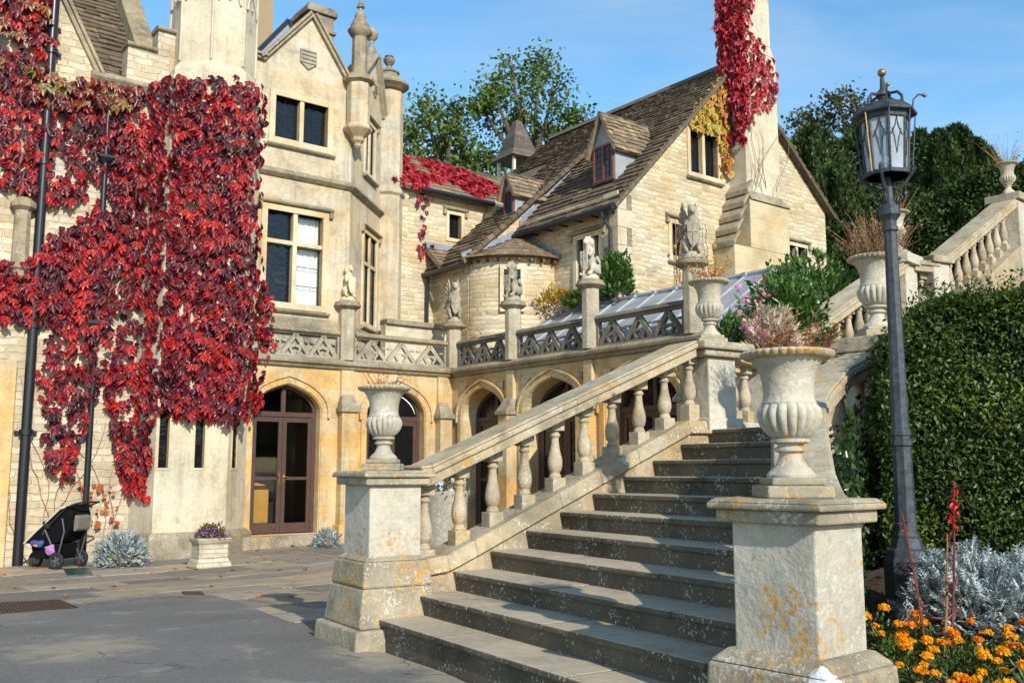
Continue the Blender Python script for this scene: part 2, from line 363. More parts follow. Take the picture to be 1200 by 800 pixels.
def clear_glass(name, f=.12, tint=(.92, .95, .95)):
    m, nt, b = mat(name); g = G(nt); t = g.n('BsdfTransparent'); t.inputs[0].default_value = (*tint, 1)
    gl = g.n('BsdfGlossy'); gl.inputs['Roughness'].default_value = .03; fr = g.n('Fresnel'); fr.inputs[0].default_value = 1.45
    mx = g.n('MixShader'); g.l(fr.outputs[0], mx.inputs[0]); g.l(t.outputs[0], mx.inputs[1]); g.l(gl.outputs[0], mx.inputs[2])
    g.l(mx.outputs[0], nt.nodes['Material Output'].inputs[0]); return m
M_clear = clear_glass('clear_pane', tint=(.90, .92, .92))
def frosted():
    m, nt, b = mat('old_lantern_glass'); g = G(nt); t = g.n('BsdfTransparent'); t.inputs[0].default_value = (.72, .78, .85, 1)
    b.inputs['Base Color'].default_value = (.42, .47, .52, 1); b.inputs['Roughness'].default_value = .25; mx = g.n('MixShader')
    k = g.ramp(g.noise(9, 5), [(.3, .45), (.7, .85)]); g.l(k, mx.inputs[0]); g.l(t.outputs[0], mx.inputs[1]); g.l(b.outputs[0], mx.inputs[2]); g.l(mx.outputs[0], nt.nodes['Material Output'].inputs[0]); return m
M_lampglass = frosted()
# foliage
M_creeper = leafmat('virginia_creeper_leaf', [(.0, (.022, .006, .010)), (.28, (.080, .008, .016)), (.48, (.19, .010, .017)), (.72, (.39, .014, .015)), (.94, (.60, .025, .012)), (1, (.55, .13, .03))], .42, .25, .38, 1.0, .42)
M_creeper_mix = leafmat('turning_creeper_leaf', [(.0, (.035, .008, .012)), (.35, (.13, .014, .014)), (.58, (.28, .05, .012)), (.75, (.24, .17, .03)), (.9, (.15, .20, .03)), (1, (.45, .36, .06))], .38, .25, .5, 1.6, .5)
M_creeper_dry = leafmat('dry_orange_creeper_leaf', [(0, (.25, .05, .015)), (.5, (.42, .10, .02)), (1, (.5, .2, .05))], .6, .25)
M_creeper_red = leafmat('scarlet_creeper_leaf', [(0, (.16, .012, .02)), (.5, (.40, .018, .03)), (1, (.58, .05, .05))], .4, .25, .4, 2, .4)
M_creeper_gold = leafmat('yellow_orange_creeper_leaf', [(0, (.42, .06, .03)), (.3, (.5, .17, .03)), (.6, (.55, .38, .05)), (.85, (.40, .40, .05)), (1, (.2, .28, .04))], .5, .3, .4, .9, .6)
M_tree = leafmat('broad_leaf_foliage', [(0, (.035, .07, .014)), (.45, (.095, .15, .026)), (.8, (.155, .21, .04)), (1, (.25, .25, .055))], .5, .3, .3, .25, .45)
M_tree_olive = leafmat('olive_foliage', [(0, (.04, .05, .014)), (.5, (.10, .10, .03)), (1, (.17, .15, .05))], .55, .3, .3, .25, .4)
M_yew = leafmat('yew_foliage', [(0, (.016, .034, .010)), (.5, (.042, .074, .018)), (1, (.095, .135, .03))], .55, .15, .3, .3, .4)
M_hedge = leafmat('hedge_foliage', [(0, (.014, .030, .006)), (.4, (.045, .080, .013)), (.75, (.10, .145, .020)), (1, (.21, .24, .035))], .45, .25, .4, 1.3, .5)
M_farhedge = leafmat('dark_green_hedge_foliage', [(0, (.016, .032, .008)), (.5, (.040, .072, .014)), (1, (.095, .13, .022))], .5, .2, .3, .8, .5)  # darker green than the near hedge
M_laurel = leafmat('glossy_green_leaf', [(0, (.025, .07, .012)), (.5, (.07, .15, .025)), (1, (.17, .25, .05))], .3, .25, .5, 1.5, .4)
M_ivy = leafmat('ivy_leaf', [(0, (.012, .030, .008)), (.6, (.035, .075, .018)), (1, (.10, .15, .04))], .3, .15, .5, 2, .4)
M_silver = leafmat('silver_ragwort_leaf', [(0, (.27, .32, .30)), (.5, (.43, .48, .47)), (1, (.60, .64, .62))], .9, .22, .1, 4, .4)
M_marileaf = leafmat('marigold_leaf', [(0, (.03, .06, .012)), (.5, (.07, .12, .022)), (1, (.14, .19, .04))], .5, .25)
M_marigold = leafmat('marigold_petal', [(0, (.88, .24, .004)), (.4, (.93, .40, .006)), (1, (.95, .52, .015))], .6, .35, .2)
M_marideep = leafmat('deep_orange_petal', [(0, (.72, .13, .004)), (.5, (.84, .24, .004)), (1, (.90, .34, .01))], .6, .35, .2)
M_scarlet = leafmat('scarlet_petal', [(0, (.6, .01, .02)), (1, (.8, .03, .02))], .5, .3)
M_pink = leafmat('pink_petal', [(0, (.55, .06, .22)), (.6, (.75, .20, .42)), (1, (.85, .45, .62))], .6, .35)
M_redstem = leafmat('red_brown_stem', [(0, (.10, .018, .02)), (1, (.26, .06, .04))], .6, .1)
M_drystem = leafmat('dry_stem', [(0, (.20, .10, .05)), (.6, (.36, .20, .10)), (1, (.50, .34, .18))], .8, .2)
M_straw = leafmat('pale_dry_grass', [(0, (.40, .31, .19)), (.6, (.58, .48, .33)), (1, (.66, .57, .42))], .9, .2)
M_purple = leafmat('purple_petal', [(0, (.12, .04, .22)), (.5, (.25, .10, .40)), (1, (.42, .30, .6))], .6, .3)
M_yellowpetal = leafmat('yellow_petal', [(0, (.7, .45, .02)), (1, (.8, .6, .04))], .6, .2)
# ------------------------------------------------------------------ the ground
def ground_mat():
    m, nt, b = mat('mortar_and_grit'); g = G(nt)
    c = g.ramp(g.noise(6, 8, .7), [(.3, (.26, .23, .18)), (.7, (.46, .41, .33))]); g.l(c, b.inputs['Base Color']); b.inputs['Roughness'].default_value = 1
    g.l(g.bump(g.noise(60, 4), .5, .01), b.inputs['Normal']); return m
def asphalt_mat():
    m, nt, b = mat('worn_asphalt'); g = G(nt)
    c = g.ramp(g.noise(.8, 6, .6), [(.3, (.150, .143, .130)), (.7, (.215, .203, .182))])
    c = g.mix(.55, c, g.ramp(g.noise(48, 5, .8), [(.34, .35), (.66, 1.5)]), 'MULTIPLY')
    v = g.n('TexVoronoi'); v.inputs['Scale'].default_value = 70; g.l(g.pos(), v.inputs['Vector'])
    k = g.math('MULTIPLY', g.ramp(v.outputs['Distance'], [(.10, 1.), (.16, 0.)]), g.ramp(g.noise(30, 2), [(.55, 0.), (.6, 1.)]))
    c = g.mix(g.math('MULTIPLY', k, .7), c, (.42, .40, .36))
    dst = g.ramp(g.noise(1.6, 7, .7, dist=.5), [(.56, 0.), (.70, .8)]); c = g.mix(dst, c, (.36, .31, .23))
    for (px, py, rr) in ((225, 692, 1.1), (480, 775, .55), (430, 765, .5), (545, 795, .5), (90, 760, .7)):      # drifts of sand and grit
        q = ground(px, py); vd = g.n('VectorMath', operation='DISTANCE'); g.l(g.pos(), vd.inputs[0]); vd.inputs[1].default_value = tuple(q)
        k = g.math('ADD', vd.outputs['Value'], g.math('MULTIPLY', g.math('SUBTRACT', g.noise(3.1, 8, .72), .5), 2.4*rr))
        c = g.mix(g.math('MULTIPLY', g.ramp(k, [(rr*.35, .75), (rr*.95, 0.)]), .8), c, (.42, .35, .24))
    vo = g.n('TexVoronoi', feature='DISTANCE_TO_EDGE'); vo.inputs['Scale'].default_value = .55
    wv = g.n('VectorMath', operation='ADD'); g.l(g.pos(), wv.inputs[0]); nz = g.n('TexNoise'); nz.inputs['Scale'].default_value = 2.2; nz.inputs['Detail'].default_value = 6; g.l(g.pos(), nz.inputs['Vector']); g.l(nz.outputs['Color'], wv.inputs[1]); g.l(wv.outputs[0], vo.inputs['Vector'])
    k = g.math('MULTIPLY', g.ramp(vo.outputs['Distance'], [(.0, 1.), (.012, 0.)]), g.ramp(g.noise(.5, 3), [(.48, 0.), (.55, .8)])); c = g.mix(k, c, (.05, .048, .045))
    g.l(c, b.inputs['Base Color']); b.inputs['Roughness'].default_value = .85; b.inputs['Specular IOR Level'].default_value = .3
    g.l(g.bump(g.noise(60, 4, .8), 1.0, .015, g.bump(g.noise(3, 4), .25, .03)), b.inputs['Normal']); return m
def flag_mat():
    m, nt, b = mat('flagstone'); g = G(nt); g.pos(); r = g.geo.outputs['Random Per Island']
    c = g.ramp(r, [(0, (.13, .12, .105)), (.3, (.28, .22, .145)), (.55, (.17, .16, .14)), (.8, (.38, .295, .175)), (1, (.25, .245, .22))])
    c = g.mix(.6, c, g.ramp(g.noise(3.5, 9, .7), [(.3, .55), (.68, 1.25)]), 'MULTIPLY')
    k = g.ramp(g.noise(2.1, 7, .7), [(.56, 0.), (.66, .8)]); c = g.mix(k, c, (.11, .10, .085))
    k = g.ramp(g.noise(12, 6, .7), [(.62, 0.), (.68, .6)]); c = g.mix(k, c, (.44, .36, .22))
    g.l(c, b.inputs['Base Color']); b.inputs['Roughness'].default_value = .8
    g.l(g.bump(g.noise(9, 8, .7), .6, .015), b.inputs['Normal']); return m
def grass_mat():
    m, nt, b = mat('hill_turf'); g = G(nt)
    g.l(g.ramp(g.noise(2.5, 8, .7), [(.3, (.018, .024, .008)), (.7, (.055, .075, .02))]), b.inputs['Base Color']); b.inputs['Roughness'].default_value = 1
    g.l(g.bump(g.noise(25, 6, .7), 1, .05), b.inputs['Normal']); return m
M_ground, M_asphalt, M_flag, M_turf = ground_mat(), asphalt_mat(), flag_mat(), grass_mat()
mb = MB(); xs = np.arange(-44, 44.1, 1.6); ys = np.arange(-30, 60, 1.6)
mb.add([(x, y, gz(x, y)-.014) for y in ys for x in xs], [(j*len(xs)+i, j*len(xs)+i+1, (j+1)*len(xs)+i+1, (j+1)*len(xs)+i) for j in range(len(ys)-1) for i in range(len(xs)-1)])
x0, x1, y0, y1, B9 = xs[0], xs[-1], ys[0], ys[-1], 900
mb.add([(x0, y0, -.035), (x1, y0, -.035), (x1, y1, -.4), (x0, y1, -.4), (-B9, -B9, -.4), (B9, -B9, -.4), (B9, B9, -.4), (-B9, B9, -.4)], [(0, 4, 5, 1), (1, 5, 6, 2), (2, 6, 7, 3), (3, 7, 4, 0)])
tag(obj('ground', mb, M_ground), kind='structure')
# driveway: a worn asphalt sheet with a swept edge along the flags
edge = [(-420, 716), (-150, 714), (0, 719), (90, 717), (140, 705), (175, 699), (215, 697), (250, 698), (280, 706), (310, 718), (345, 732), (378, 749), (418, 764), (452, 766), (520, 789), (600, 826), (700, 880), (850, 960)]
top = [ground(*p) for p in edge]; mb = MB(); n = 16; vs = []
for i, p in enumerate(top):
    q = Vector((-30+i*2.2, -9, 0))
    for j in range(n+1):
        t = (j/n)**1.6; s = p.lerp(q, t); vs.append((s.x, s.y, gz(s.x, s.y)+.012))
mb.add(vs, [(i*(n+1)+j, i*(n+1)+j+1, (i+1)*(n+1)+j+1, (i+1)*(n+1)+j) for i in range(len(top)-1) for j in range(n)])
mb.add([(p.x, p.y, gz(p.x, p.y)+.012) for p in top]+[(p.x, p.y, gz(p.x, p.y)-.05) for p in top], [(i, i+1, i+1+len(top), i+len(top)) for i in range(len(top)-1)])
tag(obj('driveway', mb, M_asphalt), kind='structure')
# flagstone paving between the driveway and the house
mb = MB(); y = -.02
while y > -12.8:
    d = random.uniform(.6, 1.25); x = -14+random.random()*.6
    while x < 2:
        l = random.uniform(.6, 1.6); c = BF @ Vector((x+l/2, y-d/2, 0)); gp = random.uniform(.014, .04)
        sc = SFI @ c
        if c.y > 8.2 and not (sc.x > -.3 and sc.y < .6) and x+l/2 < .6:
            pts = []
            for (u, v) in ((x, y), (x+l-gp, y), (x+l-gp, y-d+gp), (x, y-d+gp)):
                p = BF @ Vector((u+random.uniform(-.018, .018), v+random.uniform(-.018, .018), 0)); pts.append((p.x, p.y))
            dz = random.uniform(-.006, .006)
            mb.hexa([(p[0], p[1], gz(*p)-.06) for p in pts]+[(p[0], p[1], gz(*p)+dz+random.uniform(-.004, .004)) for p in pts])
        x += l
    y -= d
tag(obj('paving', mb, M_flag, bevel=.006), kind='structure')
# planted bank and hillside to the right of and behind the stairs
def xlim(Y):
    return float(np.interp(Y, [2, 5.1, 6.7, 7.6, 8.4, 8.95, 9.6, 11.6, 14, 17, 20, 26, 60, 120], [1.9, 1.92, 2.18, 2.50, 2.98, 3.62, 3.75, 3.45, 4.6, 5.8, 6.5, 7.5, 2, -40]))
def hz(X, Y):
    u = (X-2)*.707+(Y-9)*.707; bed = min(1.3, .22+.13*(Y-4.6)+.05*(X-2))
    h = .36*(u-1.2) if u < 16 else .36*14.8+.24*(u-16)
    if u > 60: h = .36*14.8+.24*44+.05*(u-60)
    return max(bed, h)
Ys = np.concatenate([np.arange(2, 22, .35), np.arange(22, 120, 4)]); mb = MB(); K = 40
mb.add([(xlim(Y)+((i/K)**1.7)*(95), Y, hz(xlim(Y)+((i/K)**1.7)*95, Y)+.03*math.sin(9*i+5*Y)) for Y in Ys for i in range(K+1)],
       [(j*(K+1)+i, j*(K+1)+i+1, (j+1)*(K+1)+i+1, (j+1)*(K+1)+i) for j in range(len(Ys)-1) for i in range(K)])
tag(obj('hillside', mb, M_turf), kind='structure')
mb = MB(); Yb = np.arange(2, 7.8, .1)
mb.add([(xlim(Y)+.02+i*.1, Y, hz(xlim(Y)+i*.1, Y)+.05+.03*random.random()) for Y in Yb for i in range(56)], [(j*56+i, j*56+i+1, (j+1)*56+i+1, (j+1)*56+i) for j in range(len(Yb)-1) for i in range(55)])
tag(obj('flower_bed_ground', mb, M_soil), kind='structure')
# ------------------------------------------------------------------ builders shared by the buildings
SWAP = Matrix(((0, 1, 0, 0), (1, 0, 0, 0), (0, 0, 1, 0), (0, 0, 0, 1)))      # (u, depth, v) of a facade x=const -> (x, y, z)
def Tplane(axis, val):       # facade coordinates (u along, d inwards, v up) -> frame coordinates
    return (Matrix.Translation((0, val, 0)) if axis == 1 else Matrix.Translation((val, 0, 0)) @ SWAP)
def rect(u0, u1, v0, v1): return [(u0, v0), (u1, v0), (u1, v1), (u0, v1)]
def wallpart(parent, F, T, outer, holes, m, depth=.4, reveal=None, name='wall'):
    mb = MB(); mb.wall(outer, holes, depth, lambda u, d, v: T @ Vector((u, d, v)), reveal); return obj(name, mb, m, parent, F)
def stone_window(parent, F, T, u0, u1, v0, v1, lights=2, transom=None, m=None, glassm=None, hood=True, grid=(2, 3), sur=.14, sill=True, depth=.16, leadm=None, curtain=None, rev=.3):
    m = m or M_trimpale; mb = MB(); e = .04
    for a in ((u0-sur, u0, v0-sur, v1+sur), (u1, u1+sur, v0-sur, v1+sur)): mb.box(a[0], a[1], -e, rev, a[2], a[3], T)
    mb.box(u0, u1, -e, rev, v1, v1+sur, T); mb.box(u0, u1, -e, rev, v0-sur, v0, T)
    lw = (u1-u0)/lights; bt = .055
    for i in range(1, lights): mb.box(u0+i*lw-bt, u0+i*lw+bt, -.01, rev-.02, v0, v1, T)
    if transom:
        for i in range(lights):
            a = u0+i*lw+(bt if i else 0); b = u0+(i+1)*lw-(bt if i < lights-1 else 0); mb.box(a, b, -.005, rev-.02, transom-.05, transom+.05, T)
    wn_ = obj('window', mb, m, parent, F, bevel=.012)
    if hood or sill:
        mb = MB()
        if hood:
            a, b, z = u0-sur-.10, u1+sur+.10, v1+sur+.004
            mb.prism([T @ Vector(p) for p in ((a, .05, z), (a, -.10, z+.01), (a, -.13, z+.05), (a, -.02, z+.13), (a, .05, z+.13))], T.to_3x3() @ Vector((b-a, 0, 0)))
            for q in (a, b-.1): mb.box(q, q+.1, -.09, .05, z-.14, z+.005, T)
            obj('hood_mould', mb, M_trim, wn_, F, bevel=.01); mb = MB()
        if sill:
            a, b, z = u0-sur-.05, u1+sur+.05, v0-sur-.003
            mb.prism([T @ Vector(p) for p in ((a, .05, z-.09), (a, -.07, z-.09), (a, -.11, z-.05), (a, -.11, z-.02), (a, .05, z))], T.to_3x3() @ Vector((b-a, 0, 0)))
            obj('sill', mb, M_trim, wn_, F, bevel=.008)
    for i in range(lights):
        a = u0+i*lw+(bt if i else 0); b = u0+(i+1)*lw-(bt if i < lights-1 else 0)
        for (z0, z1) in (((v0, transom-.05), (transom+.05, v1)) if transom else ((v0, v1),)):
            mb = MB(); mb.box(a, b, depth, depth+.012, z0, z1, T)
            cur = curtain == i
            obj('pane', mb, M_clear if cur else (glassm or M_glass), wn_, F)
            mb = MB(); f = .022
            for q in ((a, a+f, z0, z1), (b-f, b, z0, z1), (a+f, b-f, z0, z0+f), (a+f, b-f, z1-f, z1)): mb.box(q[0], q[1], depth-.025, depth-.002, q[2], q[3], T)
            gx, gy = grid
            if transom and z0 > v0: gy = max(1, gy-2)
            for k in range(1, gx): mb.box(a+(b-a)*k/gx-.008, a+(b-a)*k/gx+.008, depth-.016, depth-.003, z0+f, z1-f, T)
            for k in range(1, gy): mb.box(a+f, b-f, depth-.014, depth-.004, z0+(z1-z0)*k/gy-.008, z0+(z1-z0)*k/gy+.008, T)
            obj('glazing_bars', mb, leadm or M_iron, wn_, F)
        if curtain == i:
            mb = MB(); n = 26; vs = []
            for k in range(n+1):
                u = a+(b-a)*k/n; d = depth+.10+.028*math.sin(k*1.9)+.012*math.sin(k*.83)
                vs += [T @ Vector((u, d, v0)), T @ Vector((u, d, v1))]
            mb.add(vs, [(2*k, 2*k+2, 2*k+3, 2*k+1) for k in range(n)], smooth=True)
            obj('curtain', mb, M_curtain, wn_, F, recalc=False)
            mb = MB(); mb.box(u0, u1, depth+.22, depth+.24, v0, v1, T); obj('dark_backing', mb, plain_dark, wn_, F)  # dark sheet standing for the dim room behind the curtain
    return wn_
plain_dark = plain('dim_room_plaster', (.03, .026, .022), .9)  # the dimness of the room is put into a near-black colour
def arch_ring(mb, cx, w, z0, zs, h, t, d0, d1, T):
    inn = [(cx+w, z0)]+[(cx+x, zs+z) for x, z in tudor(w, h)]+[(cx-w, z0)]
    out = [(cx+w+t, z0)]+[(cx+x, zs+z) for x, z in tudor(w+t, h+t)]+[(cx-w-t, z0)]
    for i in range(len(inn)-1):
        a, b, c, d = inn[i], inn[i+1], out[i+1], out[i]
        mb.hexa([(a[0], d0, a[1]), (b[0], d0, b[1]), (c[0], d0, c[1]), (d[0], d0, d[1]), (a[0], d1, a[1]), (b[0], d1, b[1]), (c[0], d1, c[1]), (d[0], d1, d[1])], T)
def french_door(parent, F, T, cx, w, z0, zs, h, d=.30, tr=2.72, clear=False, glassm=None):
    gm = M_clear if clear else (glassm or M_glass)
    mb = MB(); arch_ring(mb, cx, w-.09, z0, zs, h-.07, .085, d-.04, d+.06, T)
    mb.box(cx-w+.09, cx+w-.09, d-.05, d+.05, tr, tr+.11, T)
    mb.box(cx-.05, cx+.05, d-.03, d+.04, tr+.11, zs+h-.09, T)
    fr = obj('door_frame', mb, M_brown, parent, F, bevel=.006)
    mb = MB(); o = [(cx-w+.1, tr+.11), (cx+w-.1, tr+.11)]+[(cx+x*(w-.1)/w, zs+z-.09) for x, z in tudor(w, h)]
    mb.prism([T @ Vector((p[0], d+.01, p[1])) for p in o], T.to_3x3() @ Vector((0, .012, 0))); obj('fanlight_pane', mb, gm, fr, F)
    for s in (-1, 1):
        a, b = (cx-w+.09, cx-.004) if s < 0 else (cx+.004, cx+w-.09); st = .095; mb = MB()
        mb.box(a, a+st, d-.025, d+.03, z0+.02, tr-.004, T); mb.box(b-st, b, d-.025, d+.03, z0+.02, tr-.004, T)
        mid = z0+(tr-z0)*.47
        for q0, q1 in ((z0+.02, z0+.24), (mid-.035, mid+.035), (tr-.12, tr-.004)): mb.box(a+st, b-st, d-.022, d+.027, q0, q1, T)
        lf = obj('door', mb, M_brown, parent, F, bevel=.006)
        for q0, q1 in ((z0+.24, mid-.035), (mid+.035, tr-.12)):
            mb = MB(); mb.box(a+st, b-st, d+.002, d+.012, q0, q1, T); obj('pane', mb, gm, lf, F)
        mb = MB(); hu = (b-st/2) if s < 0 else (a+st/2)
        mb.box(hu-.018, hu+.018, d-.032, d-.02, mid-.10, mid+.12, T); mb.tube([T @ Vector(p) for p in ((hu, d-.03, mid+.04), (hu, d-.075, mid+.04), (hu+s*.09, d-.08, mid+.035))], .011)
        obj('handle', mb, M_brass, lf, F)
def pierced_panel(parent, F, T, u0, u1, z0, z1, n, m, d=.12, back=False):
    """A parapet panel cut into steep gablets with a trefoiled opening under each."""
    mb = MB(); mb.box(u0, u0+.05, 0, d, z0, z1, T); mb.box(u1-.05, u1, 0, d, z0, z1, T)
    mb.box(u0+.05, u1-.05, .005, d-.005, z0, z0+.045, T); mb.box(u0+.05, u1-.05, .005, d-.005, z1-.04, z1, T)
    a0, a1 = u0+.05, u1-.05; L = (a1-a0)/n; zb, zt = z0+.045, z1-.04; H = zt-zb
    for i in range(n):
        c = a0+(i+.5)*L
        for s in (-1, 1):
            def q(u, z): return (c+s*u*L, zb+z*H)
            def bar(p, r, wd, d0=.01, d1=d-.01):
                p, r = Vector(p), Vector(r); k = (r-p).normalized(); nn = Vector((-k.y, k.x))*wd/2
                pts = [p-nn, p+nn, r+nn, r-nn]
                mb.hexa([(v.x, d0, v.y) for v in pts]+[(v.x, d1, v.y) for v in pts], T)
            bar(q(.46, 0), q(.0, .95), .10)                     # gablet side
            bar(q(.26, .42), q(.03, .40), .05, .02, d-.02)       # cusp inside
            bar(q(.09, .02), q(.20, .30), .055, .02, d-.02)      # foot of the small arch
            bar(q(.20, .30), q(.0, .40), .05, .021, d-.021)
            bar(q(.33, .62), q(.46, .62), .04, .02, d-.02)       # spandrel cusp
    if back: mb.box(a0, a1, d+.001, d+.05, zb, zt, T)
    return obj('parapet_panel', mb, m, parent, F, recalc=True)
def octa(mb, x, y, prof, T=None, seg=8, rot=R(22.5)): mb.lathe(prof, x, y, seg, T, ph=rot, smooth=False)
def finial(mb, x, y, z, s=1.):
    p = [(.17, 0), (.20, .04), (.21, .10), (.16, .14), (.18, .20), (.12, .27), (.06, .34), (.045, .42), (.09, .46), (.15, .54), (.165, .62), (.14, .70), (.06, .77), (.045, .83), (.085, .87), (.10, .92), (.07, .98), (.015, 1.02)]
    mb.lathe([(r*s, z+h*s) for r, h in p], x, y, 16)
# ------------------------------------------------------------------ the manor house (facade A)
I4 = Matrix.Identity(4)
manor = thing('manor_house', 'tall cream stone manor house with gables, turrets and arched brown french doors', 'manor house', (-5, .3, 0), BF)
TA = Tplane(1, 0.)
DOORS = [(-4.54, .82, .08, 2.84, .62), (-1.66, .82, .08, 2.86, .66)]
wallpart(manor, BF, TA, rect(-5.6, -.001, -.5, 3.86), [arch_outline(*d) for d in DOORS], M_ochre, .5, .34)
for d in DOORS:
    mb = MB(); arch_ring(mb, d[0], d[1]+.02, d[2]-.1, d[3], d[4]+.02, .15, -.035, .02, TA); arch_ring(mb, d[0], d[1]+.17, 2.7, d[3], d[4]+.17, .06, -.075, .02, TA)
    obj('arch_moulding', mb, M_ochre, manor, BF, bevel=.01)
    french_door(manor, BF, TA, *d, d=.25, clear=(d is DOORS[0]))
    mb = MB(); mb.box(d[0]-1.15, d[0]+1.15, -.30, .3, -.45, .07, TA); obj('door_step', mb, M_trim, manor, BF, bevel=.015)
def buttress(parent, F, T, u, wd, proud, zc, ztop, m, base=-.45):
    mb = MB(); mb.box(u-wd/2, u+wd/2, -proud, .02, base, zc-.22, T)
    mb.box(u-wd/2-.05, u+wd/2+.05, -proud-.05, .02, base, .25, T)
    mb.box(u-wd/2*.8, u+wd/2*.8, -.09, .02, zc-.22, ztop, T)
    bt = obj('buttress', mb, m, parent, F, bevel=.02); mb = MB()
    mb.box(u-wd/2-.05, u+wd/2+.05, -proud-.06, .015, zc-.26, zc-.16, T)
    mb.hexa([(u-wd/2-.03, -proud-.04, zc-.16), (u+wd/2+.03, -proud-.04, zc-.16), (u+wd/2+.03, .0, zc-.16), (u-wd/2-.03, .0, zc-.16),
             (u-wd/2*.75, -.10, zc+.16), (u+wd/2*.75, -.10, zc+.16), (u+wd/2*.75, 0, zc+.16), (u-wd/2*.75, 0, zc+.16)], T)
    obj('buttress_cap', mb, M_trim, bt, F, bevel=.012)
buttress(manor, BF, TA, -3.06, .42, .24, 3.12, 3.86, M_ochre)
buttress(manor, BF, TA, -.34, .36, .26, 3.05, 3.86, M_ochre)
CORN = [(0, 3.86), (.07, 3.88), (.10, 3.93), (.17, 3.97), (.18, 4.03), (.05, 4.12), (0, 4.13)]
COPE = [(-.16, 4.69), (.055, 4.69), (.075, 4.72), (.06, 4.77), (0, 4.81), (-.1, 4.82), (-.17, 4.78)]
mb = MB(); mb.sweep([(-5.6, 0), (0, 0)], CORN); obj('cornice', mb, M_trim, manor, BF, bevel=.006)
for a, b, n in ((-5.5, -3.27, 3), (-2.85, -.20, 3)): pierced_panel(manor, BF, TA, a, b, 4.13, 4.69, n, M_carved, .10, a < -3.1)
for a, b in ((-5.5, -3.27), (-2.85, -.19)):
    mb = MB(); mb.sweep([(a, 0), (b, 0)], COPE); obj('parapet_coping', mb, M_trim, manor, BF, bevel=.006)
def pedestal(parent, F, x, y, z0, z1, r, m):
    mb = MB(); octa(mb, x, y, [(r, z0), (r, z1-.16)])
    pd = obj('pedestal', mb, m, parent, F, bevel=.012); mb = MB()
    mb.lathe([(r+.01, z1-.17), (r+.07, z1-.13), (r+.12, z1-.10), (r+.13, z1-.06), (r+.09, z1-.03), (r+.10, z1), (r*.95, z1+.05), (r*.6, z1+.09)], x, y, 20)
    obj('pedestal_cap', mb, M_trim, pd, F); return pd
pedestal(manor, BF, -3.06, .03, 4.10, 5.50, .205, M_ped)
pedestal(manor, BF, .02, -.02, 4.10, 5.28, .20, M_ped)
# upper storeys: flat front, canted corner, corner turret
YF = .12; TU = Tplane(1, YF); C0 = Vector((-3.0, YF)); CANT = R(43)
CF = frame(BF @ Vector((C0.x, C0.y, 0)), 52-43); CL = 2.55
def qa(px, py, val=YF): return on_plane(px, py, BF, 1, val)
def qc(px, py): return on_plane(px, py, CF, 1, 0)
GX, GZ = qa(365, 22).x, 12.45; SP = 11.05
wa = qa(311, 238); wb = qa(377, 363); W1 = (wa.x+.06, wb.x-.03, 5.36, 7.50); W2 = (qa(322, 108).x+.03, qa(383, 176).x, 9.27, 10.28)
wallpart(manor, BF, TU, [(-5.62, 3.8), (-3.0, 3.8), (-3.0, SP), (GX, GZ), (2*GX+3.0, SP), (-5.62, SP)], [rect(*W1), rect(*W2)], M_ashlar, .45, .3)
def gable_cope(parent, F, T, pts, w0=.10, w1=.42, th=.14, m=None):
    mb = MB()
    for (a, b) in zip(pts[:-1], pts[1:]):
        a, b = Vector((a[0], 0, a[1])), Vector((b[0], 0, b[1])); k = (b-a).normalized(); nn = Vector((-k.z, 0, k.x)); nn = nn if nn.z > 0 else -nn
        a2, b2 = a-k*.04, b+k*.04
        for (o0, o1, t0, t1) in ((-w0, w1, .0, th*.55), (-w0-.06, w1+.05, th*.55, th)):
            mb.hexa([a2+nn*t0+Vector((0, o0, 0)), b2+nn*t0+Vector((0, o0, 0)), b2+nn*t0+Vector((0, o1, 0)), a2+nn*t0+Vector((0, o1, 0)),
                     a2+nn*t1+Vector((0, o0, 0)), b2+nn*t1+Vector((0, o0, 0)), b2+nn*t1+Vector((0, o1, 0)), a2+nn*t1+Vector((0, o1, 0))], T)
    return obj('gable_coping', mb, m or M_trim, parent, F, bevel=.012)
gable_cope(manor, BF, TU, [(-5.62, SP), (2*GX+3.0, SP), (GX, GZ), (-3.2, SP), (-3.0, SP)])
stone_window(manor, BF, TU, *W1, 2, 6.78, curtain=1, grid=(1, 3), sur=.15)
stone_window(manor, BF, TU, *W2, 2, None, grid=(2, 3), sur=.15, hood=False)
def plaque(parent, F, T, u, z, s=1., m=None):
    mb = MB(); o = [(-.24, .26), (-.24, -.12), (0, -.30), (.24, -.12), (.24, .26)]
    mb.prism([T @ Vector((u+x*s, .02, z+y*s)) for x, y in o], T.to_3x3() @ Vector((0, -.07, 0)))
    for k in range(4): mb.box(u-.22*s, u+.22*s, -.075, -.03, z+(-.14+.11*k)*s, z+(-.09+.11*k)*s, T)
    obj('heraldic_plaque', mb, m or M_carved, parent, F, bevel=.01)
p = qa(361, 70); plaque(manor, BF, TU, p.x, p.z, .9)
ca = qc(426, 322); cb = qc(451, 385); cu0, cu1 = max(.62, qc(425, 330).x), min(CL-.35, qc(451, 330).x)
c20, c21 = max(.55, qc(428, 180).x), min(CL-.7, qc(449, 190).x)
CGX = qc(441, 85).x; CGX = min(max(CGX, 1.2), 1.75)
wallpart(manor, CF, I4, [(0, 3.8), (CL, 3.8), (CL, 11.1), (CGX, 12.5), (.15, 11.1), (0, 11.1)], [rect(cu0, cu1, 5.25, 7.55), rect(c20, c21, 9.2, 10.5)], M_ashlar, .45, .3)
stone_window(manor, CF, I4, cu0, cu1, 5.25, 7.55, 2, 6.78, grid=(1, 3), sur=.12, m=M_trimpale, depth=.06)
stone_window(manor, CF, I4, c20, c21, 9.2, 10.5, 2, None, grid=(2, 3), sur=.12, m=M_trimpale, depth=.06)
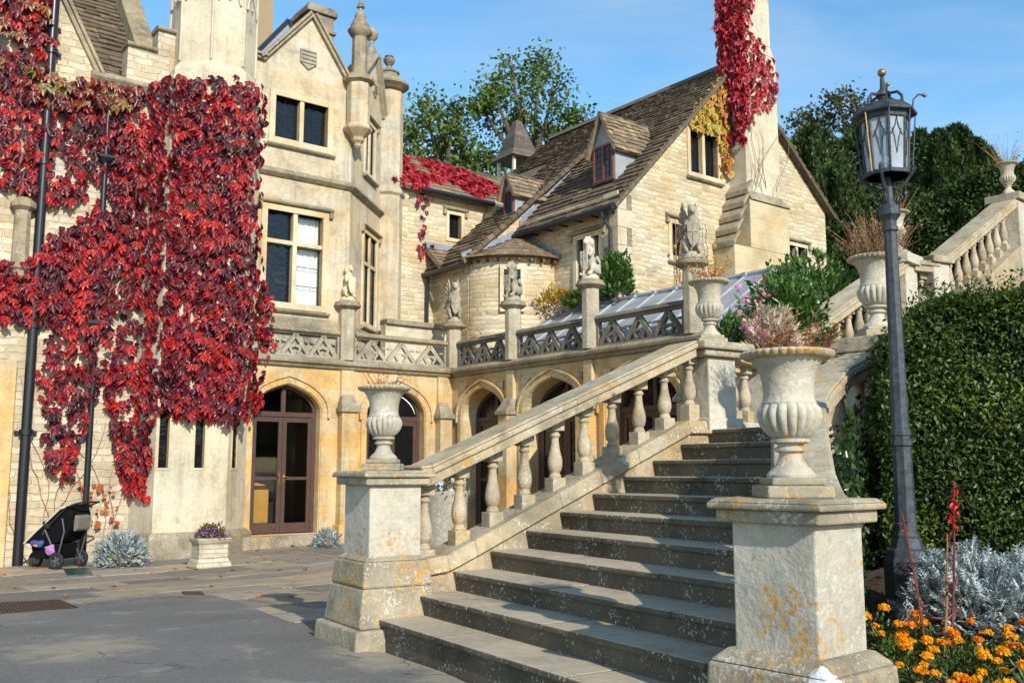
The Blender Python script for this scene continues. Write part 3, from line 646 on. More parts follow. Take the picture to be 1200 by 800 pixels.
gable_cope(manor, CF, I4, [(.2, 11.1), (CGX, 12.5), (CL-.1, 11.1)])
plaque(manor, CF, I4, CGX, 11.6, .6)
mb = MB(); mb.lathe([(.14, 12.55), (.16, 12.7), (.08, 12.85), (.07, 13.0), (.16, 13.1), (.18, 13.22), (.12, 13.3), (.1, 13.36)], CGX, .1, 12); obj('gable_finial', mb, M_trim, manor, CF)
cc = [BFI @ (CF @ Vector((CL, 0, 0)))][0]; CTX, CTY = cc.x+.30, cc.y+.20
plan = [(-5.62, YF), (-3.0, YF), (cc.x, cc.y)]
for z, o, h in ((8.42, .13, .16), (3.98, .10, .9)):
    if z > 5: pr = [(0, z-.12), (.05, z-.1), (o, z-.03), (o, z+.02), (.03, z+.1), (0, z+.11)]
    else: pr = [(0, 4.8), (.10, 4.8), (.06, 4.98), (0, 5.05)]
    mb = MB(); mb.sweep(plan, pr); obj('string_course', mb, M_trim, manor, BF, bevel=.006)
mb = MB(); octa(mb, CTX, CTY, [(.47, 3.9), (.47, 4.98), (.50, 5.0), (.52, 5.08), (.44, 5.16), (.44, 8.95), (.52, 9.02), (.52, 9.1), (.43, 9.22), (.43, 11.95)])
ct = obj('corner_turret', mb, M_ashlar, manor, BF, bevel=.02); mb = MB()
zc = on_plane(471, 106, BF, 1, CTY).z; zt = on_plane(471, 70, BF, 1, CTY).z
h = zt-zc; mb.lathe([(.42, zc-.14), (.46, zc-.10), (.57, zc-.03), (.58, zc+.03), (.50, zc+.06), (.47, zc+.13), (.36, zc+.24), (.27, zc+.29), (.26, zc+.34), (.30, zc+.37), (.30, zc+.41), (.16, zc+.47), (.07, zc+.55), (.065, zc+.60), (.12, zc+.66), (.165, zc+.74), (.165, zc+.80), (.10, zc+.84), (.13, zc+.88), (.11, zc+h*.96), (.02, zc+h)], CTX, CTY, 16)
obj('turret_cap', mb, M_trim, ct, BF)
# pinnacle corbelled from the front corner
PX, PY = -2.93, -.06; mb = MB(); octa(mb, PX, PY, [(.03, 9.36), (.09, 9.42), (.09, 9.48), (.16, 9.55), (.17, 9.63), (.26, 9.72), (.36, 9.82), (.36, 9.88), (.29, 9.95), (.29, 11.0)])
pn = obj('pinnacle', mb, M_ashlar, manor, BF, bevel=.012); mb = MB()
octa(mb, PX, PY, [(.30, 11.0), (.40, 11.06), (.41, 11.14), (.28, 11.24)]); octa(mb, PX, PY, [(.20, 11.2), (.19, 12.22), (.25, 12.28), (.31, 12.36), (.31, 12.43), (.25, 12.47), (.24, 12.56), (.17, 12.70), (.1, 12.8)])
zz = [on_plane(424, y, BF, 1, PY).z for y in (30, 21, 12, 6, 1)]; r_ = .15; mb.lathe([(.12, 12.78), (.07, zz[0]-.03), (.05, zz[0]+.02), (.06, zz[1]-.16), (.12, zz[1]-.10), (r_, zz[1]), (.12, zz[1]+.10), (.05, zz[1]+.15), (.045, zz[2]+.02), (.10, zz[2]+.05), (.10, zz[2]+.08), (.05, zz[3]-.05), (.075, zz[3]), (.05, zz[3]+.06), (.01, zz[4]+.05)], PX, PY, 16); obj('pinnacle_shaft', mb, M_trim, pn, BF)
# right flank of the upper storeys and the roofs behind
mb = MB(); mb.box(CTX-.05, CTX+.28, CTY+.2, 9, 3.9, 11.1); obj('wall', mb, M_rubble_pale, manor, BF)
# polygonal bay with the arrow slits, and the panelled octagonal turret over it
BY = -.78; bay = [(-7.92, YF), (-7.72, BY), (-6.22, BY), (-5.36, YF)]
sl = [qa(px, 500, BY).x for px in (193, 235)]; zs0, zs1 = qa(235, 548, BY).z, qa(235, 488, BY).z+.25
TB = Tplane(1, BY)
mid_ = sum(sl)/2
def slit_wall(F, T, a, b, s, m=M_render, dp=.35, hw=.10, pd=.11):
    mb = MB(); mb.box(a, s-hw, 0, dp, -.5, 9.8, T); mb.box(s+hw, b, 0, dp, -.5, 9.8, T); mb.box(s-hw, s+hw, 0, dp, -.5, zs0, T); mb.box(s-hw, s+hw, 0, dp, zs1, 9.8, T); obj('wall', mb, m, manor, F)
    mb = MB()
    for q in ((s-hw-.045, s-hw, zs0, zs1), (s+hw, s+hw+.045, zs0, zs1), (s-hw-.045, s+hw+.045, zs0-.05, zs0-.001)): mb.box(q[0], q[1], -.012, .05, q[2], q[3], T)
    sf = obj('slit_window', mb, M_trimpale, manor, F, bevel=.008); mb = MB(); mb.box(s-hw, s+hw, pd, pd+.01, zs0, zs1, T); obj('pane', mb, M_glass, sf, F)
for s, a, b in ((sl[0], bay[1][0], mid_), (sl[1], mid_, bay[2][0])): slit_wall(BF, TB, a, b, s)
for a, b, hole in ((bay[0], bay[1], None), (bay[2], bay[3], .34)):
    a3 = BF @ Vector((a[0], a[1], 0)); L = math.dist(a, b); dr = math.degrees(math.atan2(b[1]-a[1], b[0]-a[0])); FF = frame(a3, 52-dr)
    if hole: slit_wall(FF, I4, 0, L, hole, dp=.06, hw=.12, pd=.012)
    else: wallpart(manor, FF, I4, rect(0, L, -.5, 9.8), [], M_render, .03)
mb = MB(); mb.sweep(bay, [(0, -.5), (.11, -.5), (.11, .14), (.06, .24), (0, .27)]); obj('plinth', mb, M_trim, manor, BF, bevel=.01)
tx0, tx1 = qa(207, 60, -.1).x, qa(299, 60, -.1).x; TX = (tx0+tx1)/2; TR = (tx1-tx0)/2/.96; TY = .12
mb = MB(); octa(mb, TX, TY, [(TR+.12, 9.5), (TR+.12, 10.12), (TR+.10, 10.2), (TR+.02, 10.3), (TR, 10.34), (TR, 14.6)])
tu = obj('turret', mb, M_render, manor, BF, bevel=.02); mb = MB()
for k in range(8):
    t = R(22.5)+k*math.pi/4; t2 = t+math.pi/4; p = Vector((TX+TR*math.cos(t), TY+TR*math.sin(t), 0)); q = Vector((TX+TR*math.cos(t2), TY+TR*math.sin(t2), 0)); o = ((p+q)/2-Vector((TX, TY, 0))).normalized()*.03
    mb.tube([p+Vector((0, 0, 10.36)), p+Vector((0, 0, 14.6))], .032, 6)
    arc = [p.lerp(q, f)+o+Vector((0, 0, 11.75+h)) for f, h in ((.14, 0), (.22, .22), (.36, .34), (.5, .52), (.64, .34), (.78, .22), (.86, 0))]
    mb.tube(arc, .026, 6); mb.sphere(p.lerp(q, .5)+o+Vector((0, 0, 11.85)), .035, 8, 6)
obj('turret_tracery', mb, M_render, tu, BF)
# left wing: rubble wall, stepped parapet, raking gable and slate roof
LW = .12; TL = Tplane(1, LW); s1, s2 = qa(150, 60, LW).x, qa(186, 35, LW).x
z0_, z1_, z2_ = 9.72, qa(165, 57, LW).z, qa(195, 38, LW).z; ge = qa(112, 92, LW).x; gt = qa(76, 10, LW)
k = (gt.z-z0_)/(gt.x-ge); ztop = 17.; xtop = ge+(ztop-z0_)/k
wallpart(manor, BF, TL, [(-15.5, -.5), (-7.15, -.5), (-7.15, z2_)]+[(s2, z2_), (s2, z1_), (s1, z1_), (s1, z0_), (ge, z0_), (xtop, ztop), (-15.5, ztop)], [], M_rubble_pale, .4)
gable_cope(manor, BF, TL, [(ge, z0_), (xtop, ztop)], .08, .4, .16)
mb = MB(); mb.sweep([(ge-.1, LW), (-7.8, LW)], [(0, z0_-.16), (.06, z0_-.14), (.14, z0_-.04), (.14, z0_+.01), (.02, z0_+.10), (0, z0_+.1)])
obj('parapet_coping', mb, M_trim, manor, BF, bevel=.008)
for a, b, z in ((s1-.03, s2-.004, z1_), (s2-.03, -7.3, z2_)):
    mb = MB(); mb.sweep([(a, LW), (b, LW)], [(-.42, z), (.07, z), (.09, z+.04), (.05, z+.09), (-.1, z+.13), (-.42, z+.1)])
    obj('parapet_coping', mb, M_trim, manor, BF, bevel=.008)
def slates(mb, P0, U, S, L, H, keep=None, e0=.30, e1=.17, w0=.24, w1=.52, th=.035, F=None):
    P0, U, S = Vector(P0), Vector(U).normalized(), Vector(S).normalized(); N = U.cross(S).normalized(); N = N if N.z > 0 else -N
    s = 0; row = 0
    while s < H:
        e = e0+(e1-e0)*s/H; u = -random.random()*.3
        while u < L:
            wd = random.uniform(w0, w1)*(1-.3*s/H)
            a, b = max(0, u+.004), min(L, u+wd-.004)
            if b-a > .05 and (keep is None or keep((a+b)/2, s+e/2)):
                t = th*random.uniform(.7, 1.5); lift = random.uniform(0, .012); j = random.uniform(-.02, .02); s0 = s+j; s1 = min(H, s+e*1.35)
                p = lambda uu, ss, nn: P0+U*uu+S*ss+N*nn
                mb.hexa([p(a, s0, .02+lift), p(b, s0+random.uniform(-.012, .012), .02+lift), p(b, s1, .0), p(a, s1, .0), p(a, s0, .02+lift+t), p(b, s0, .02+lift+t), p(b, s1, .012), p(a, s1, .012)])
            u += wd
        s += e; row += 1
def roofslab(mb, P0, U, S, L, H, th=.08):
    P0, U, S = Vector(P0), Vector(U).normalized(), Vector(S).normalized(); N = U.cross(S).normalized(); N = N if N.z > 0 else -N
    q = [P0, P0+U*L, P0+U*L+S*H, P0+S*H]; mb.hexa([v-N*th for v in q]+[v for v in q])
mb = MB(); rs = Vector((0, 1, 1.15)); x0 = ge-3.2; xl = qa(172, 60, .6).x
mb.mi = 0; roofslab(mb, (x0, .5, z0_-.1), (1, 0, 0), rs, xl-x0, 6); slates(mb, (x0, .5, z0_-.1), (1, 0, 0), rs, xl-x0, 6, e0=.27)
obj('roof', mb, M_slate, manor, BF)
mb = MB(); mb.prism([(xl, .5, z0_-.2), (xl+.5, .5, z0_-.2), (xl+.5, 5, z0_+5.1), (xl, 5, z0_+5.1)], (0, -.12, .42)); obj('roof_verge', mb, M_trim, manor, BF, bevel=.02)
# boarded roof structure and chimney behind the front gable
mb = MB(); mb.box(-6.2, -4.4, 1.9, 3.6, 10.5, 15.2); bd = obj('boarded_roof_box', mb, M_board, manor, BF); mb = MB()
a = [on_plane(px, py, BF, 1, 1.85) for px, py in ((300, 62), (338, 24), (306, 60), (340, 30))]
mb.bar(a[0], a[1], .10, .08, (0, 1, 0)); mb.bar(a[1], a[1]+Vector((.28, 0, -.55)), .10, .08, (0, 1, 0)); obj('dark_verge_board', mb, M_iron, bd, BF)
mb = MB(); n0 = on_plane(315, 60, BF, 1, 1.86)
mb.add([a[0]+Vector((0, 0, -.9)), a[0], a[1], a[1]+Vector((.25, 0, -.6)), a[1]+Vector((.25, 0, -1.8))], [(0, 4, 3, 2, 1)]); obj('grey_gable_panel', mb, M_leadflash, bd, BF)
c0, c1 = on_plane(362, 40, BF, 1, 2.2).x, on_plane(395, 40, BF, 1, 2.2).x; zc1 = on_plane(380, 8, BF, 1, 2.2).z
mb = MB(); mb.box(c0, c1-.1, 2.2, 3.2, 10, zc1-.25); mb.box(c0-.08, c1-.02, 2.12, 3.28, zc1-.25, zc1-.1); mb.box(c0-.02, c1-.08, 2.18, 3.22, zc1-.1, zc1); mb.box(c0-.06, c1-.04, 2.14, 3.26, zc1-.75, zc1-.65)
obj('chimney', mb, M_trim, manor, BF, bevel=.02)
mb = MB(); roofslab(mb, (-3.1, .5, 10.9), (-1.13, 0, 1.4), (0, 1, 0), 1.75, 3); roofslab(mb, (-5.4, .5, 10.9), (1.13, 0, 1.4), (0, 1, 0), 1.75, 3); obj('roof', mb, M_slate, manor, BF)
# drainpipes
def pipe(parent, F, x, y, z0, z1, r, collars, hopper=None, name='drainpipe', m=None):
    mb = MB(); mb.tube([(x, y, z0), (x, y, z1)], r, 12)
    for z in collars: mb.tube([(x, y, z-.05), (x, y, z+.05)], r*1.35, 12); mb.box(x-r*2.1, x+r*2.1, y+r*.3, y+r*1.1, z-.025, z+.025)
    for z, s in (hopper or []):
        mb.frustum(x, y, z-.18*s, .10*s, z, .36*s, .10*s, .26*s); mb.box(x-.2*s, x+.2*s, y-.15*s, y+.15*s, z, z+.07*s)
    return obj(name, mb, m or M_iron, parent, F)
dx = qa(21, 650, -.02).x; pipe(manor, BF, dx, -.02, -.35, 12.5, .095, [qa(25, y, -.02).z for y in (506, 380, 186, 52)])
d2 = qa(99, 560, 0).x; pipe(manor, BF, d2+.05, 0, -.3, 9.2, .06, [4.9, 6.6], [(qa(108, 380, 0).z, 1.), (qa(119, 185, 0).z, .8)])
p = qa(42, 270, -.02); mb = MB(); octa(mb, p.x-.25, .0, [(.10, p.z-1.0), (.15, p.z-.95), (.17, p.z-.85), (.22, p.z-.8), (.16, p.z-.7), (.15, p.z+.35), (.24, p.z+.42), (.24, p.z+.5), (.12, p.z+.62)]); obj('wall_shaft', mb, M_trim, manor, BF)
mb = MB(); mb.box(-15, qa(14, 520, -.1).x, -.12, .1, -.4, 3.6); obj('buttress', mb, M_ochre, manor, BF, bevel=.02)
# ------------------------------------------------------------------ the arcade wing (facade B)
arc = thing('arcade_wing', 'single storey stone arcade with dark pierced parapet and grey lead roof', 'arcade', (0, -4.5, 0), BF)
TBx = Tplane(0, 0.)
BD = [(-1.32, .86, -.3, 2.86, .66), (-3.98, 1.02, -.3, 2.86, .72), (-6.72, 1.02, -.3, 2.86, .72)]
wallpart(arc, BF, TBx, rect(-9.0, -.001, -.5, 3.86), [arch_outline(*d) for d in BD], M_ochre, .6, .5)
for d in BD:
    mb = MB(); arch_ring(mb, d[0], d[1]+.02, d[2], d[3], d[4]+.02, .15, -.035, .02, TBx); arch_ring(mb, d[0], d[1]+.17, 2.7, d[3], d[4]+.17, .06, -.075, .02, TBx)
    obj('arch_moulding', mb, M_ochre, arc, BF, bevel=.01)
    french_door(arc, BF, TBx, d[0], d[1], d[2]+.3, d[3], d[4], d=.46, glassm=M_glass)
    for s in (-1, 1):      # sunk spandrel ornaments
        mb = MB(); c = d[0]+s*(d[1]+.02); mb.prism([TBx @ Vector(p) for p in ((c, -.01, 3.62), (c-s*.28, -.01, 3.62), (c, -.01, 3.42))], TBx.to_3x3() @ Vector((0, -.035, 0))); obj('spandrel_ornament', mb, M_trim, arc, BF)
PB = [-2.51, -5.24, -8.14]
for u in PB: buttress(arc, BF, TBx, u, .36, .30, 3.05, 3.86, M_ochre)
mb = MB(); mb.sweep([(0, -.19), (0, -9.0)], CORN); obj('cornice', mb, M_trim, arc, BF, bevel=.006)
for a, b, n in ((-2.30, -.26, 3), (-5.03, -2.72, 3), (-7.93, -5.45, 3)):
    pierced_panel(arc, BF, TBx, a, b, 4.13, 4.69, n, M_parapet)
    mb = MB(); mb.sweep([(0, b), (0, a)], [(-.02-o, z) for o, z in [(.16, 4.69), (-.03, 4.69), (-.075, 4.72), (-.06, 4.77), (0, 4.81), (.1, 4.82), (.17, 4.78)]][::-1]); obj('parapet_coping', mb, M_parapet, arc, BF)
for y, z in ((-2.51, 5.50), (-5.25, 5.58), (-8.16, 5.55)): pedestal(arc, BF, .02, y, 4.10, z, .20, M_ped)
mb = MB(); R0, R1 = (.30, 4.25), (2.38, 5.62)
mb.hexa([(R0[0], -9.0, R0[1]-.1), (R1[0], -9.0, R1[1]-.1), (R1[0], 2.6, R1[1]-.1), (R0[0], 2.6, R0[1]-.1), (R0[0], -9.0, R0[1]), (R1[0], -9.0, R1[1]), (R1[0], 2.6, R1[1]), (R0[0], 2.6, R0[1])])
for i in range(17):
    y = 2.3-i*.66; mb.tube([(R0[0], y, R0[1]+.01), (R1[0], y, R1[1]+.02)], .032, 8)
    mb.box(R1[0]-.1, R1[0]+.1, y-.05, y+.05, R1[1]-.01, R1[1]+.07)
mb.tube([(R1[0]+.02, -9.0, R1[1]+.03), (R1[0]+.02, 2.6, R1[1]+.03)], .06, 8)
obj('lead_roof', mb, M_lead, arc, BF)
mb = MB(); mb.box(.65, 2.3, -8.9, 2.5, 3.2, 4.2); obj('flat_ceiling', mb, M_trim, arc, BF)
mb = MB(); mb.prism([(.0, -9.3, -.5), (2.5, -9.3, -.5), (2.5, -9.3, 5.5), (.28, -9.3, 4.15), (0, -9.3, 4.15)], (0, .28, 0)); obj('wall', mb, M_rubble_pale, arc, BF)
# low terrace wall with a raking coping behind the corner
tw = thing('terrace_wall', 'low cream wall with moulded coping rising behind the winged statue', 'terrace wall', (0, 1.2, 3.9), BF)
a, b, c = (on_plane(px, py, BF, 1, 1.1) for px, py in ((452, 380), (551, 385), (592, 357)))
mb = MB(); mb.prism([(a.x, 1.1, 3.9), (c.x, 1.1, 3.9), (c.x, 1.1, c.z-.12), (b.x, 1.1, b.z-.12), (a.x, 1.1, b.z-.12)], (0, .25, 0)); obj('wall', mb, M_render, tw, BF)
mb = MB(); mb.box(a.x, b.x, 1.0, 1.42, b.z-.12, b.z+.02); mb.hexa([(b.x, 1.0, b.z-.12), (c.x, 1.0, c.z-.12), (c.x, 1.42, c.z-.12), (b.x, 1.42, b.z-.12), (b.x, 1.0, b.z+.02), (c.x, 1.0, c.z+.04), (c.x, 1.42, c.z+.04), (b.x, 1.42, b.z+.02)]); obj('coping', mb, M_trim, tw, BF, bevel=.02)
# ------------------------------------------------------------------ the gabled stone house on the right
HX0, HX1, HY0, HY1 = 2.4, 11.25, -3.7, .15; EZ = 8.28; RX, RZ = 7.05, 13.0
house = thing('stone_house', 'gabled rubble stone house with steep stone slate roof and tall creeper clad chimney', 'house', (6.8, -2, 4), BF)
TGy, THx = Tplane(1, HY0), Tplane(0, HX0)
def qg(px, py, y=HY0): return on_plane(px, py, BF, 1, y)
def qh(px, py, x=HX0): return on_plane(px, py, BF, 0, x)
g1a, g1b = qg(808, 158), qg(841, 205); g2a, g2b = qg(787, 262), qg(802, 302); g3a, g3b = qg(924, 287), qg(944, 315)
def wrect(a, b): return (min(a.x, b.x), max(a.x, b.x), min(a.z, b.z), max(a.z, b.z))
GW = [wrect(g1a, g1b), wrect(g2a, g2b), wrect(g3a, g3b)]; GW[0] = (GW[0][0], GW[0][1], 9.45, 10.62)
GW[2] = (GW[2][0], GW[2][1], 6.9, GW[2][3])
wallpart(house, BF, TGy, [(HX0, 2), (HX1, 2), (HX1, 9.45), (RX, RZ), (HX0, EZ)], [rect(*r) for r in GW], M_rubble, .5, .25)
h1, h2 = qh(677, 288), qh(703, 330); HW = (min(h1.y, h2.y)-.0, max(h1.y, h2.y)+.02, 6.2, 7.42)
wallpart(house, BF, THx, rect(HY0, HY1+.3, 2, EZ+.1), [rect(*HW)], M_rubble, .5, .25)
mb = MB(); mb.box(HX0, HX1, 1.5, 2.0, 2, 9); obj('wall', mb, M_rubble, house, BF)
stone_window(house, BF, TGy, *GW[0], 2, None, grid=(3, 5), sur=.12, hood=False, rev=.25)
stone_window(house, BF, TGy, *GW[1], 1, None, grid=(2, 4), sur=.14, rev=.25)
stone_window(house, BF, TGy, *GW[2], 2, None, grid=(2, 3), sur=.12, rev=.25)
stone_window(house, BF, THx, *HW, 3, None, grid=(2, 5), sur=.14, rev=.25)
for q in range(9):          # quoins of the near corner
    mb = MB(); z = 4.3+q*.46; a, b = ((.5, .3) if q % 2 else (.3, .5)); mb.box(HX0-.012, HX0+a, HY0-.012, HY0+.1, z, z+.445); mb.box(HX0-.0121, HX0+.1, HY0+.1, HY0+b, z, z+.445)
    obj('quoin', mb, M_render, house, BF)
# roof: two slopes of stone slates
sl_l = Vector((RX-HX0, 0, RZ-EZ)); Hl = sl_l.length; e = .42
mb = MB(); P0 = Vector((HX0, -3.92, EZ))-sl_l.normalized()*e
DF1 = 3.05
def keep_l(u, s):
    p = P0+Vector((0, 1, 0))*u+sl_l.normalized()*s
    if HY1-.05 < p.y: return p.x > 5.6
    return not (p.x > DF1 and p.x < DF1+1.9 and -2.98 < p.y < -2.12 and p.x < 4.9-1.2*abs(p.y+2.55))
roofslab(mb, P0, (0, 1, 0), sl_l, 4.05, Hl+e); slates(mb, P0, (0, 1, 0), sl_l, 4.05, Hl+e, keep_l, .26, .14, .18, .42)
sl_r = Vector((RX-HX1-.02, 0, RZ-9.42)); P1 = Vector((HX1+.02, -3.92, 9.42))-sl_r.normalized()*.35
roofslab(mb, P1, (0, 1, 0), sl_r, 8.3, sl_r.length+.35); slates(mb, P1, (0, 1, 0), sl_r, 10, sl_r.length+.35, lambda u, s: u < 1.2)
mb.prism([(RX-.16, -3.95, RZ-.06), (RX+.16, -3.95, RZ-.06), (RX, -3.95, RZ+.13)], (0, 8.3, 0))
obj('roof', mb, M_slate, house, BF)
# gutter and downpipe
mb = MB(); gx, gzv = HX0-.36, EZ-.36; mb.tube([(gx, -3.9, gzv), (gx, HY1-.1, gzv)], .07, 10)
for y in np.arange(-3.6, .1, .6): mb.box(gx, HX0, y-.02, y+.02, gzv-.06, gzv-.02)
obj('gutter', mb, M_iron, house, BF)
mb = MB(); y = -3.52; mb.tube([(gx, y, gzv), (gx, y, gzv-.15), (HX0-.09, y, gzv-.45), (HX0-.09, y, 4.6)], .05, 10); obj('downpipe', mb, M_lampiron, house, BF)
# chimney breast, shaft and stack
CX0, CX1, CY = 6.0, 8.42, -4.42; SX0, SX1, SY = 6.76, 8.24, -4.30
z1 = qg(890, 236, CY).z; zl = qg(845, 282, CY).z
mb = MB(); mb.box(CX0, CX1, CY, HY0+.01, 2, zl); mb.box(SX0-.05, CX1-.0, CY+.002, HY0+.01, zl, z1)
chm = obj('chimney', mb, stone('chimney_ashlar', (.60, .51, .33), .18, ochre=.35, blocks=(.62, .36, .012, 0, BF, .12)), house, BF, bevel=.02)
mb = MB(); n = 5
for i in range(n):       # stepped weathering slabs on the left shoulder
    f0, f1 = i/n, (i+1)/n; a, b = CX0-.06+(SX0-CX0)*f0, CX0+(SX0-CX0)*f1+.06; z = zl+(z1+.55-zl)*f0; z2 = zl+(z1+.55-zl)*f1
    mb.hexa([(a, CY-.04, z-.05), (b, CY-.04, z2-.05), (b, HY0, z2-.05), (a, HY0, z-.05), (a, CY-.04, z+.10), (b, CY-.04, z2+.02), (b, HY0, z2+.02), (a, HY0, z+.10)])
mb.hexa([(SX0-.02, CY-.05, z1), (CX1+.05, CY-.05, z1), (CX1+.05, HY0, z1), (SX0-.02, HY0, z1), (SX0-.02, SY, z1+.30), (SX1+.02, SY, z1+.30), (SX1+.02, HY0, z1+.30), (SX0-.02, HY0, z1+.30)])
obj('weathering', mb, M_trim, chm, BF, bevel=.01)
mb = MB(); zs2 = on_plane(890, 62, BF, 1, SY).z; mb.box(SX0, SX1, SY, -3.66, z1-.1, zs2); mb.frustum((SX0+SX1)/2-.06, (SY-3.66)/2, zs2, SX1-SX0, zs2+.3, SX1-SX0-.26, SY*-1-3.66, -SY-3.70); mb.box(SX0+.07, SX1-.19, SY+.02, -3.68, zs2+.3, 18.2)
mb.box(SX0-.06, SX1+.06, SY-.06, -3.6, 12.3, 12.42); obj('chimney_shaft', mb, M_render, chm, BF, bevel=.02)
def dormer(parent, F, xf, y0, y1, zb, ze, za, slope_x, m_win, tilem, depth, lights=2):
    """Gabled dormer facing -x: timber window, lead-covered cheeks and gable, slate roof."""
    yc = (y0+y1)/2; mb = MB()
    mb.add([(xf, y0, zb), (xf, y1, zb), (xf, y1, ze), (xf, yc, za-.08), (xf, y0, ze)], [(0, 1, 2, 3, 4)])
    for y in (y0, y1): mb.add([(xf, y, zb), (xf, y, ze), (xf+depth, y, ze), (xf+depth*.35, y, zb)], [(0, 1, 2, 3)])
    d = obj('dormer', mb, M_lead, parent, F, recalc=False); T = Tplane(0, xf)
    mb = MB(); f = .06; zt = ze-.02; iy0, iy1 = y0+.05, y1-.05
    mb.box(iy0, iy0+f, -.05, .04, zb+.02, zt, T); mb.box(iy1-f, iy1, -.05, .04, zb+.02, zt, T); mb.box(iy0+f, iy1-f, -.05, .04, zb+.02, zb+.02+f, T); mb.box(iy0+f, iy1-f, -.05, .04, zt-f, zt, T)
    if lights == 2: mb.box(yc-f/2-.01, yc+f/2+.01, -.05, .04, zb+.02+f, zt-f, T)
    wnd = obj('window', mb, M_redframe, d, F); mb = MB(); mb.box(iy0+f, iy1-f, -.02, -.01, zb+.02+f, zt-f, T); obj('pane', mb, M_glassblue, d, F)
    mb = MB()
    for k in range(1, 5): mb.box(iy0+f, iy1-f, -.028, -.021, zb+f+(zt-zb-2*f)*k/5-.006, zb+f+(zt-zb-2*f)*k/5+.006, T)
    for k in range(1, 5): mb.box(iy0+(iy1-iy0)*k/5-.006, iy0+(iy1-iy0)*k/5+.006, -.027, -.0215, zb+.02+f, zt-f, T)
    obj('glazing_bars', mb, M_iron, d, F); mb = MB(); ov = .14; L = depth+.35
    for s in (-1, 1):
        e = Vector((xf-.16, yc+s*((y1-y0)/2+ov), ze-ov*(za-ze)/((y1-y0)/2))); S = Vector((0, -s*((y1-y0)/2+ov), za-e.z))
        roofslab(mb, e, (1, 0, 0), S, L+.1, S.length, .05); slates(mb, e, (1, 0, 0), S, L, S.length, None, .17, .13, .18, .34, .025)
    obj('dormer_roof', mb, tilem, d, F)
dormer(house, BF, DF1, -2.98, -2.12, 9.03, 10.06, 10.95, .98, None, M_slate_pale, 1.35)
# ------------------------------------------------------------------ link range: lower roof, round stair bay, tall wall behind
link = thing('link_range', 'lower stone range with round slate capped bay between manor and gabled house', 'building', (2.5, 1.5, 4), BF)
GY = .15; RX0, RZ0 = .36, 7.00; RS = (12.9-RZ0)/(RX-RX0); EX = .62
def zr(x): return RZ0+RS*(x-RX0)
TGl = Tplane(1, GY+.04)
wallpart(link, BF, TGl, [(EX, 3.5), (HX0+.05, 3.5), (HX0+.05, 8.3), (5.6, 8.3+3.2*1.0), (5.6, zr(5.6)-.05), (EX, zr(EX)-.05)], [], M_rubble, .35)
WCY = 1.9; wc = on_plane(487, 300, BF, 1, WCY).x; ez = on_plane(550, 231, BF, 1, WCY).z
a, b = on_plane(526, 251, BF, 1, WCY), on_plane(540, 281, BF, 1, WCY); cw = (a.x, b.x, b.z, a.z)
wallpart(link, BF, Tplane(1, WCY), rect(min(wc, CTX), 4.2, 3.5, ez), [rect(*cw)], M_rubble, .4, .22)
stone_window(link, BF, Tplane(1, WCY), *cw, 1, None, grid=(3, 5), sur=.11, rev=.22, sill=False)
mb = MB(); mb.box(EX, EX+.3, GY+.4, WCY, 3.5, 7.0); obj('wall', mb, M_rubble, link, BF)
mb = MB(); mb.box(2.55, 3.4, WCY-.35, WCY-.002, 8, ez-.02); obj('wall', mb, M_rubble_pale, link, BF)
mb = MB(); S = Vector((1, 0, RS)); P0 = Vector((RX0-.02, GY-.12, RZ0)); H = math.hypot(RX-RX0, 12.9-RZ0)
def keep2(u, s):
    p = P0+Vector((0, u, 0))+S.normalized()*s
    if p.y > WCY and p.z < ez+1.3: return False
    if p.y > WCY and p.z < 11.2: return False
    return not (2.22 < p.x < 3.3 and .17 < p.y < .70) 
slates(mb, P0, (0, 1, 0), S, 4.35, H, keep2, .25, .14, .18, .42)
n = Vector((-RS, 0, 1)).normalized()
for (ya, yb, sa, sb) in ((GY-.12, WCY, 0, H), (WCY, 4.35, 5.4, H)):
    q = [P0+Vector((0, yy-P0.y, 0))+S.normalized()*ss for yy, ss in ((ya, sa), (yb, sa), (yb, sb), (ya, sb))]; mb.hexa([v-n*.10 for v in q]+q)
for i in range(34):        # thick verge slates at the near gable end
    s = i*H/34; p = P0+S.normalized()*s; k = S.normalized()*(H/34*1.2)
    mb.hexa([p+Vector((0, -.06, -.08)), p+k+Vector((0, -.06, -.10)), p+k+Vector((0, .3, -.10)), p+Vector((0, .3, -.08)), p+n*.07+Vector((0, -.06, 0)), p+k+n*.02+Vector((0, -.06, 0)), p+k+n*.02+Vector((0, .3, 0)), p+n*.07+Vector((0, .3, 0))])
obj('roof', mb, M_slate, link, BF)
mb = MB(); rz2 = on_plane(550, 203, BF, 1, 3.5).z; S2 = Vector((0, 1.75, rz2-ez+.15)); P0c = Vector((min(wc, CTX)-.1, WCY-.22, ez-.12))
roofslab(mb, P0c, (1, 0, 0), S2, 5.6, S2.length); slates(mb, P0c, (1, 0, 0), S2, 5.6, S2.length, None, .27, .18)
obj('roof', mb, M_slate_pale, link, BF)
mb = MB(); mb.tube([(wc+.0, WCY-.28, ez-.16), (4.0, WCY-.28, ez-.16)], .075, 10); obj('gutter', mb, M_iron, link, BF); mb = MB(); mb.tube([(RX0-.08, GY-.1, RZ0-.1), (RX0-.08, WCY, RZ0-.1)], .07, 10)
obj('gutter', mb, M_iron, link, BF)
mb = MB(); mb.tube([(RX0-.02, WCY-.15, RZ0-.1), (RX0-.0, WCY-.1, RZ0-.4), (RX0+.0, WCY-.1, 4.6)], .05, 10); obj('downpipe', mb, M_iron, link, BF)
